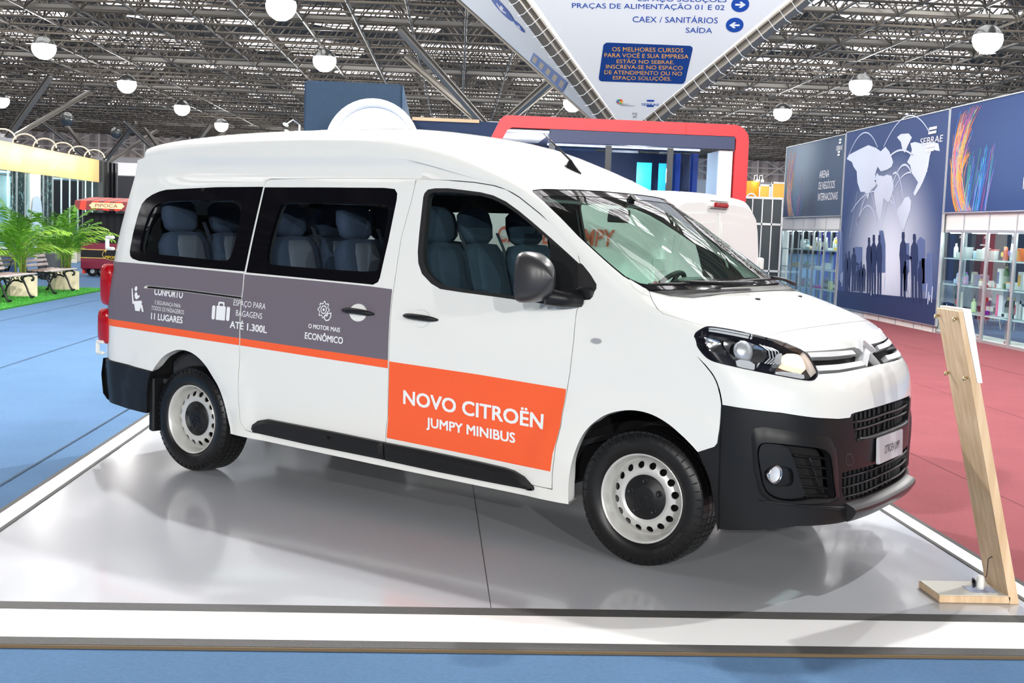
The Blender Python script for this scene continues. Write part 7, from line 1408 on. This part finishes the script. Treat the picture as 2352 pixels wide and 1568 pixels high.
# artificial grass, planters, palms
mb = MB(); mb.box((-10.1, 13.9, GZ + .012), (2.7, 13.6, .024)); ga = mb.obj('grass_mat', M_grass); tag(ga, 'bright green artificial grass mat under the park benches', 'mat')
rg = random.Random(4); VV = []; FF = []
for k in range(9000):
    x = rg.uniform(-11.4, -8.76); y = rg.uniform(12, 20.68); h = rg.uniform(.015, .03); a = rg.uniform(0, PI); dx, dy = math.cos(a) * .008, math.sin(a) * .008; n0 = len(VV); lx, ly = rg.uniform(-.012, .012), rg.uniform(-.012, .012); VV += [(x - dx, y - dy, GZ + .022), (x + dx, y + dy, GZ + .022), (x + lx, y + ly, GZ + .024 + h)]; FF.append((n0, n0 + 1, n0 + 2))
link('grass_blades', VV, FF, mat('grass_blade', (.06, .36, .04), .6), ga, kind='stuff')
M_plant = mat('planter_wood', (.62, .54, .38), .55, noise=.15, nscale=9); M_leaf = mat('palm_leaf', (.09, .26, .02), .45); M_leaf2 = mat('palm_leaf_light', (.24, .45, .04), .45); M_stem = mat('palm_stem', (.20, .26, .05), .5); M_soil = mat('soil', (.03, .02, .012), .9)
for mm in (M_leaf, M_leaf2): mm.node_tree.nodes['Principled BSDF'].inputs['Subsurface Weight'].default_value = 0
def planter(x, y, rz, s_, h, label, grp=None, m=None, z=GZ + .02):
    r = thing('planter_box', label, 'planter', (x, y, z), rz, grp); mb = MB(); w_ = s_ if isinstance(s_, (tuple, list)) else (s_, s_)
    for (cx, cy, dx, dy) in ((0, -w_[1] / 2, w_[0], .03), (0, w_[1] / 2, w_[0], .03), (-w_[0] / 2, 0, .03, w_[1]), (w_[0] / 2, 0, .03, w_[1])): mb = MB(); mb.box((cx, cy, h / 2), (dx + .03 * (dx > .1), dy, h)); mb.obj('side_board', m or M_plant, r)
    mb = MB(); mb.box((0, 0, h - .06), (w_[0] - .03, w_[1] - .03, .04)); mb.obj('soil', M_soil, r); return r
def frond(base, az, el, L_, droop, rg, parent, m, n_=22, wl=.30):
    """feather-leaved frond: curved rib with paired narrow leaflets"""
    mb = MB(); pts = []; d0 = Vector((math.cos(az), math.sin(az), 0)); p = Vector(base); e_ = el
    for i in range(9): pts.append(p.copy()); e_ = el - droop * (i / 8) ** 1.4; p = p + (d0 * math.cos(e_) + Vector((0, 0, math.sin(e_)))) * L_ / 8
    mb.tube(pts, [.010 * (1 - i / 9.5) + .002 for i in range(9)], 4)
    side_ = Vector((-math.sin(az), math.cos(az), 0))
    for k in range(n_):
        t = .22 + .76 * k / (n_ - 1); i = min(7, int(t * 8)); q = pts[i].lerp(pts[i + 1], t * 8 - i); tg = (pts[i + 1] - pts[i]).normalized(); up = side_.cross(tg)
        ll = wl * math.sin(PI * min(1, .18 + t * .85)) ** .7 + .05
        for sg in (-1, 1):
            dr = (tg * .75 + side_ * sg * .85 + up * rg.uniform(-.15, .30)).normalized(); tip = q + dr * ll + Vector((0, 0, -.12 * ll - .05 * rg.random())); md = q + dr * ll * .5 + up * .01; wv = tg * .019
            n0 = len(mb.V); mb.V += [tuple(q), tuple(md + wv), tuple(tip), tuple(md - wv)]; mb.F.append((n0, n0 + 1, n0 + 2, n0 + 3)); mb.m.append(0)
    return mb.obj('frond', m, parent)
def palm(x, y, z0, h, spread, seed, label):
    r = thing('potted_palm', label, 'palm', (x, y, z0)); rg = random.Random(seed)
    for k in range(9): a = rg.uniform(0, 2 * PI); d = rg.uniform(.02, .10); mb = MB(); mb.tube([(d * math.cos(a), d * math.sin(a), 0), (d * 1.3 * math.cos(a), d * 1.3 * math.sin(a), h * .22), (d * 1.9 * math.cos(a), d * 1.9 * math.sin(a), h * rg.uniform(.35, .5))], [.016, .013, .008], 6); mb.obj('stem', M_stem, r, smooth=True)
    for k in range(26):
        az = 2.4 * k + rg.uniform(-.3, .3); el = math.radians(rg.uniform(48, 84) if k % 3 else rg.uniform(25, 50)); frond((rg.uniform(-.06, .06), rg.uniform(-.06, .06), h * rg.uniform(.10, .40)), az, el, h * rg.uniform(.48, .72) * spread, math.radians(rg.uniform(35, 85)), rg, r, M_leaf if k % 3 else M_leaf2, 20, .24 * h / 1.7)
    return r
planter(-9.56, 17.45, .45, .46, .40, 'pale wooden planter box holding the nearer palm, behind the first bench'); planter(-9.5, 19.95, .5, .46, .40, 'pale wooden planter box holding the farther palm, past the second bench')
palm(-9.60, 17.45, .33, 1.75, 1.0, 3, 'bushy areca palm in the planter behind the nearer park bench'); palm(-9.5, 19.95, .33, 1.85, 1.0, 11, 'bushy areca palm in the planter at the end of the second bench')
def shrub(x, y, z0, w_, h, seed, label):
    r = thing('grass_shrub', label, 'shrub', (x, y, z0)); rg = random.Random(seed); V = []; F = []
    for k in range(900):
        a = rg.uniform(0, 2 * PI); d = w_ / 2 * math.sqrt(rg.random()); bx, by = d * math.cos(a) * .8, d * math.sin(a) * .8; hh = h * rg.uniform(.6, 1); tx, ty = bx * 1.4 + rg.uniform(-.1, .1), by * 1.4 + rg.uniform(-.1, .1); n0 = len(V); V += [(bx - .012, by, 0), (bx + .012, by, 0), (tx, ty, hh)]; F.append((n0, n0 + 1, n0 + 2))
    link('blades', V, F, mat('shrub_green', (.03, .13, .02), .6), r, kind='stuff'); mb = MB(); mb.lathe([(0, 0), (w_ * .33, .0), (w_ * .36, h * .35), (0, h * .55)], 12); mb.obj('tuft_core', mat('shrub_core', (.012, .05, .01), .8), r, smooth=True); return r
M_cream = mat('cream_planter', (.70, .66, .56), .6)
planter(-14.35, 35.2, .25, (1.3, .6), .48, 'cream trough planter in front of the yellow booth, nearer of the two', None, M_cream, GZ); planter(-13.75, 36.6, .1, (1.3, .6), .48, 'cream trough planter in front of the yellow booth, farther of the two', None, M_cream, GZ)
shrub(-14.35, 35.2, GZ + .42, 1.3, .62, 1, 'dark green grassy shrub in the nearer cream trough'); shrub(-13.75, 36.6, GZ + .42, 1.3, .62, 2, 'dark green grassy shrub in the farther cream trough')
bx = thing('blue_counter', 'navy blue cube counter with a white top behind the nearer palm', 'counter', (-12.5, 24.6, GZ)); mb = MB(); mb.box((0, 0, .36), (.66, .66, .70), bev=.01); mb.obj('body', mat('counter_navy', (.015, .06, .19), .4), bx); mb = MB(); mb.box((0, 0, .725), (.70, .70, .03)); mb.obj('top', M_wp, bx)
for z in (.25, .5): mb = MB(); mb.box((.335, 0, z), (.006, .6, .008)); mb.obj('seam', M_frit, bx)
cb = thing('charcoal_planter', 'tall charcoal slatted tub standing between the farther palm and the popcorn cart', 'planter', (-11.05, 24.2, GZ)); mb = MB(); mb.lathe([(0, 0), (.30, 0), (.36, .1), (.38, .62), (.34, .64), (.33, .60)], 20); mb.obj('body', mat('tub_charcoal', (.035, .042, .05), .6), cb, smooth=True)
for k in range(5): mb = MB(); mb.lathe([(.372 - .004 * (5 - k), .12 + k * .1), (.378 - .004 * (5 - k), .13 + k * .1), (.372 - .004 * (5 - k), .14 + k * .1)], 20); mb.obj('rib', M_black, cb)
# benches
M_slat = mat('bench_slat', (.30, .21, .20), .45, noise=.35, nscale=14); M_slat2 = mat('bench_slat_worn', (.55, .46, .46), .4, noise=.3, nscale=14); M_iron = mat('cast_iron', (.008, .008, .009), .4)
def bench(x, y, rz, L_, label, m1=None, m2=None):
    """park bench: x forward, y along; cast-iron scroll ends carrying wooden slats"""
    r = thing('park_bench', label, 'bench', (x, y, GZ + .05), rz, 'park benches on the grass mat')
    for sy in (-1, 1):
        y0 = sy * (L_ / 2 - .17); mb = MB(); t = lambda pts, r_: mb.tube([(a, y0, b) for a, b in pts], r_, 6, flat=1.0)
        t([(.30, .0), (.27, .035), (.235, .10), (.20, .20), (.155, .29), (.13, .345), (.16, .385), (.22, .40)], [.030, .022, .018, .018, .022, .02, .016, .012]); t([(-.22, 0), (-.20, .04), (-.19, .10), (-.15, .19), (-.10, .27), (-.03, .31), (.05, .31), (.13, .28)], [.028, .020, .018, .018, .02, .018, .018, .018])
        t([(-.24, .40), (-.1, .415), (.1, .415), (.30, .405), (.335, .37), (.325, .33), (.30, .315), (.285, .34)], [.016, .016, .016, .018, .022, .024, .02, .01]); t([(-.16, .40), (-.20, .34), (-.17, .28), (-.12, .27), (-.10, .31), (-.13, .34)], .013); t([(.0, .41), (-.04, .36), (.0, .31), (.06, .33), (.05, .37), (.02, .36)], .012); t([(.13, .40), (.10, .36), (.12, .31)], .014); t([(-.09, .41), (-.06, .36), (-.09, .30)], .012)
        t([(.30, .0), (.335, .015), (.34, .03)], .018); t([(-.22, 0), (-.25, .01)], .02)
        t([(-.22, .40), (-.26, .50), (-.30, .62), (-.345, .74), (-.37, .82), (-.40, .84)], [.020, .018, .016, .015, .013, .018]); mb.obj('iron_end', M_iron, r, smooth=True)
    for k in range(5): mb = MB(); mb.box((-.16 + k * .115, 0, .44 + (.006 if k in (0, 4) else 0)), (.085, L_, .028), bev=.008); mb.obj('slat', m1 if m1 and k % 2 else M_slat2 if k > 2 else M_slat, r)
    for k in range(4):
        z = .53 + k * .088; xx = -.255 - (z - .5) * .345; mb = MB(); mb.box((xx, 0, z), (.025, L_, .062), Matrix.Rotation(-.33, 3, 'Y'), bev=.008); mb.obj('slat', M_slat2 if k < 3 else M_slat, r)
    return r
bench(-9.42, 16.05, 0, 1.55, 'park bench with dark scroll ends and worn slats, nearer the camera, cut by the frame'); bench(-9.42, 18.62, 0, 1.55, 'park bench with scroll ends between the two palms')
bench(-10.45, 18.0, PI, 1.55, 'darker park bench back to back with the other two'); bench(-10.45, 15.6, PI, 1.55, 'dark park bench behind the nearest one, mostly hidden')
# popcorn cart
ct = thing('popcorn_cart', 'maroon popcorn cart with black curtains and red striped canopy', 'cart', (-9.9, 26.2, GZ))
M_mar = mat('maroon', (.17, .006, .03), .5); M_gold = mat('gold_trim', (.65, .48, .12), .4); M_cur = mat('black_curtain', (.006, .006, .008), .8); M_rstripe = mat('canopy_red', (.78, .05, .03), .5); M_dstripe = mat('canopy_maroon', (.20, .03, .03), .5)
mb = MB(); mb.box((0, .5, .56), (2.1, 1.1, .72), bev=.02); mb.obj('cart_body', M_mar, ct); mb = MB(); mb.box((0, -.06, .60), (2.08, .01, .20)); mb.obj('black_band', M_cur, ct)
for z in (.72, .50): mb = MB(); mb.box((0, -.068, z), (2.08, .01, .018)); mb.obj('gold_line', M_gold, ct)
mb = MB(); mb.prism([(x * .52, z * .30) for x, z in superell(1, 1, 2, 28)], .0, .012, frame((-.22 + .0, -.062, .60), (1, 0, 0), (0, 0, 1), (0, -1, 0))); em = mb.obj('oval_emblem', M_gold, ct); mb = MB(); mb.prism([(x * .49, z * .275) for x, z in superell(1, 1, 2, 28)], .012, .016, frame((-.22, -.062, .60), (1, 0, 0), (0, 0, 1), (0, -1, 0))); mb.obj('emblem_face', M_cur, em)
sign_text([('Y', -.20, .045, .085, .07, 'l'), ('PIPOCA', -.18, -.105, .075, .36, 'l')], frame((-.22, -.078, .60), (1, 0, 0), (0, 0, 1), (0, -1, 0)), mat('emblem_yellow', (.9, .62, .02), .5), em, depth=.003)
V = []; F = []; n = 60
for i in range(n + 1):
    x = -1.0 + 2.0 * i / n; yy_ = .02 + .03 * math.sin(i * 1.15) + .012 * math.sin(i * 2.7); V += [(x, yy_, .90), (x, yy_ * .4, 1.68)]
for i in range(n): a = i * 2; F.append((a, a + 2, a + 3, a + 1))
link('curtain', V, F, M_cur, ct, smooth=True); mb = MB(); mb.box((0, .55, 1.3), (1.98, .95, .8)); mb.obj('curtained_box', M_cur, ct)
mb = MB(); mb.box((0, .5, .93), (2.16, 1.16, .04)); mb.obj('counter', M_cur, ct)
for x in (-1.03, 1.03): mb = MB(); mb.tube([(x, -.12, .9), (x, -.12, 1.98)], .02, 6); mb.tube([(x, -.12, 1.65), (x - .05, -.3, 1.98)], .012, 6); mb.obj('canopy_post', M_cur, ct)
for k in range(15):
    x0 = -1.12 + k * 2.24 / 15; x1 = x0 + 2.24 / 15; m_ = M_rstripe if k % 2 else M_dstripe; sag = .012 * math.sin(k * 1.7)
    link('canopy_stripe', [(x0, -.42, 1.76 + sag), (x1, -.42, 1.76 - sag), (x1, -.30, 2.00), (x0, -.30, 2.00), (x1, 1.1, 2.12), (x0, 1.1, 2.12)], [(0, 1, 2, 3), (3, 2, 4, 5)], m_, ct)
Mc = frame((-.28, -.372, 1.88), (1, 0, 0), (0, .447, .894), (0, -.894, .447)); mb = MB(); mb.prism([(-.46, 0), (-.40, .055), (-.40, .085), (.40, .085), (.40, .055), (.46, 0), (.40, -.055), (.40, -.085), (-.40, -.085), (-.40, -.055)], .006, .014, Mc); pq = mb.obj('name_board', mat('parchment', (.72, .58, .33), .5), ct)
sign_text([('PIPOCA', -.30, -.05, .105, .58, 'l')], Mc, M_dstripe, pq, depth=.018)
for x in (-.78, -.62, .7): mb = MB(); mb.lathe([(0, -.03), (.07, -.03), (.12, -.035), (.14, -.02), (.14, .02), (.12, .035), (.07, .03), (0, .03)], 18, frame((x, .12 + (.22 if x == -.62 else 0), .14), (1, 0, 0), (0, 0, 1), (0, -1, 0))); mb.obj('wheel', M_tyre, ct, smooth=True); mb = MB(); mb.lathe([(.06, .0), (.06, .034), (0, .036)], 14, frame((x, .12 + (.22 if x == -.62 else 0), .14), (1, 0, 0), (0, 0, 1), (0, -1, 0))); mb.obj('wheel_hub', M_alu, ct)
mb = MB(); mb.box((.25, .45, .16), (1.2, .7, .16), bev=.01); mb.box((-1.0, .3, .16), (.06, .5, .18)); mb.obj('red_skirt', M_rstripe, ct)
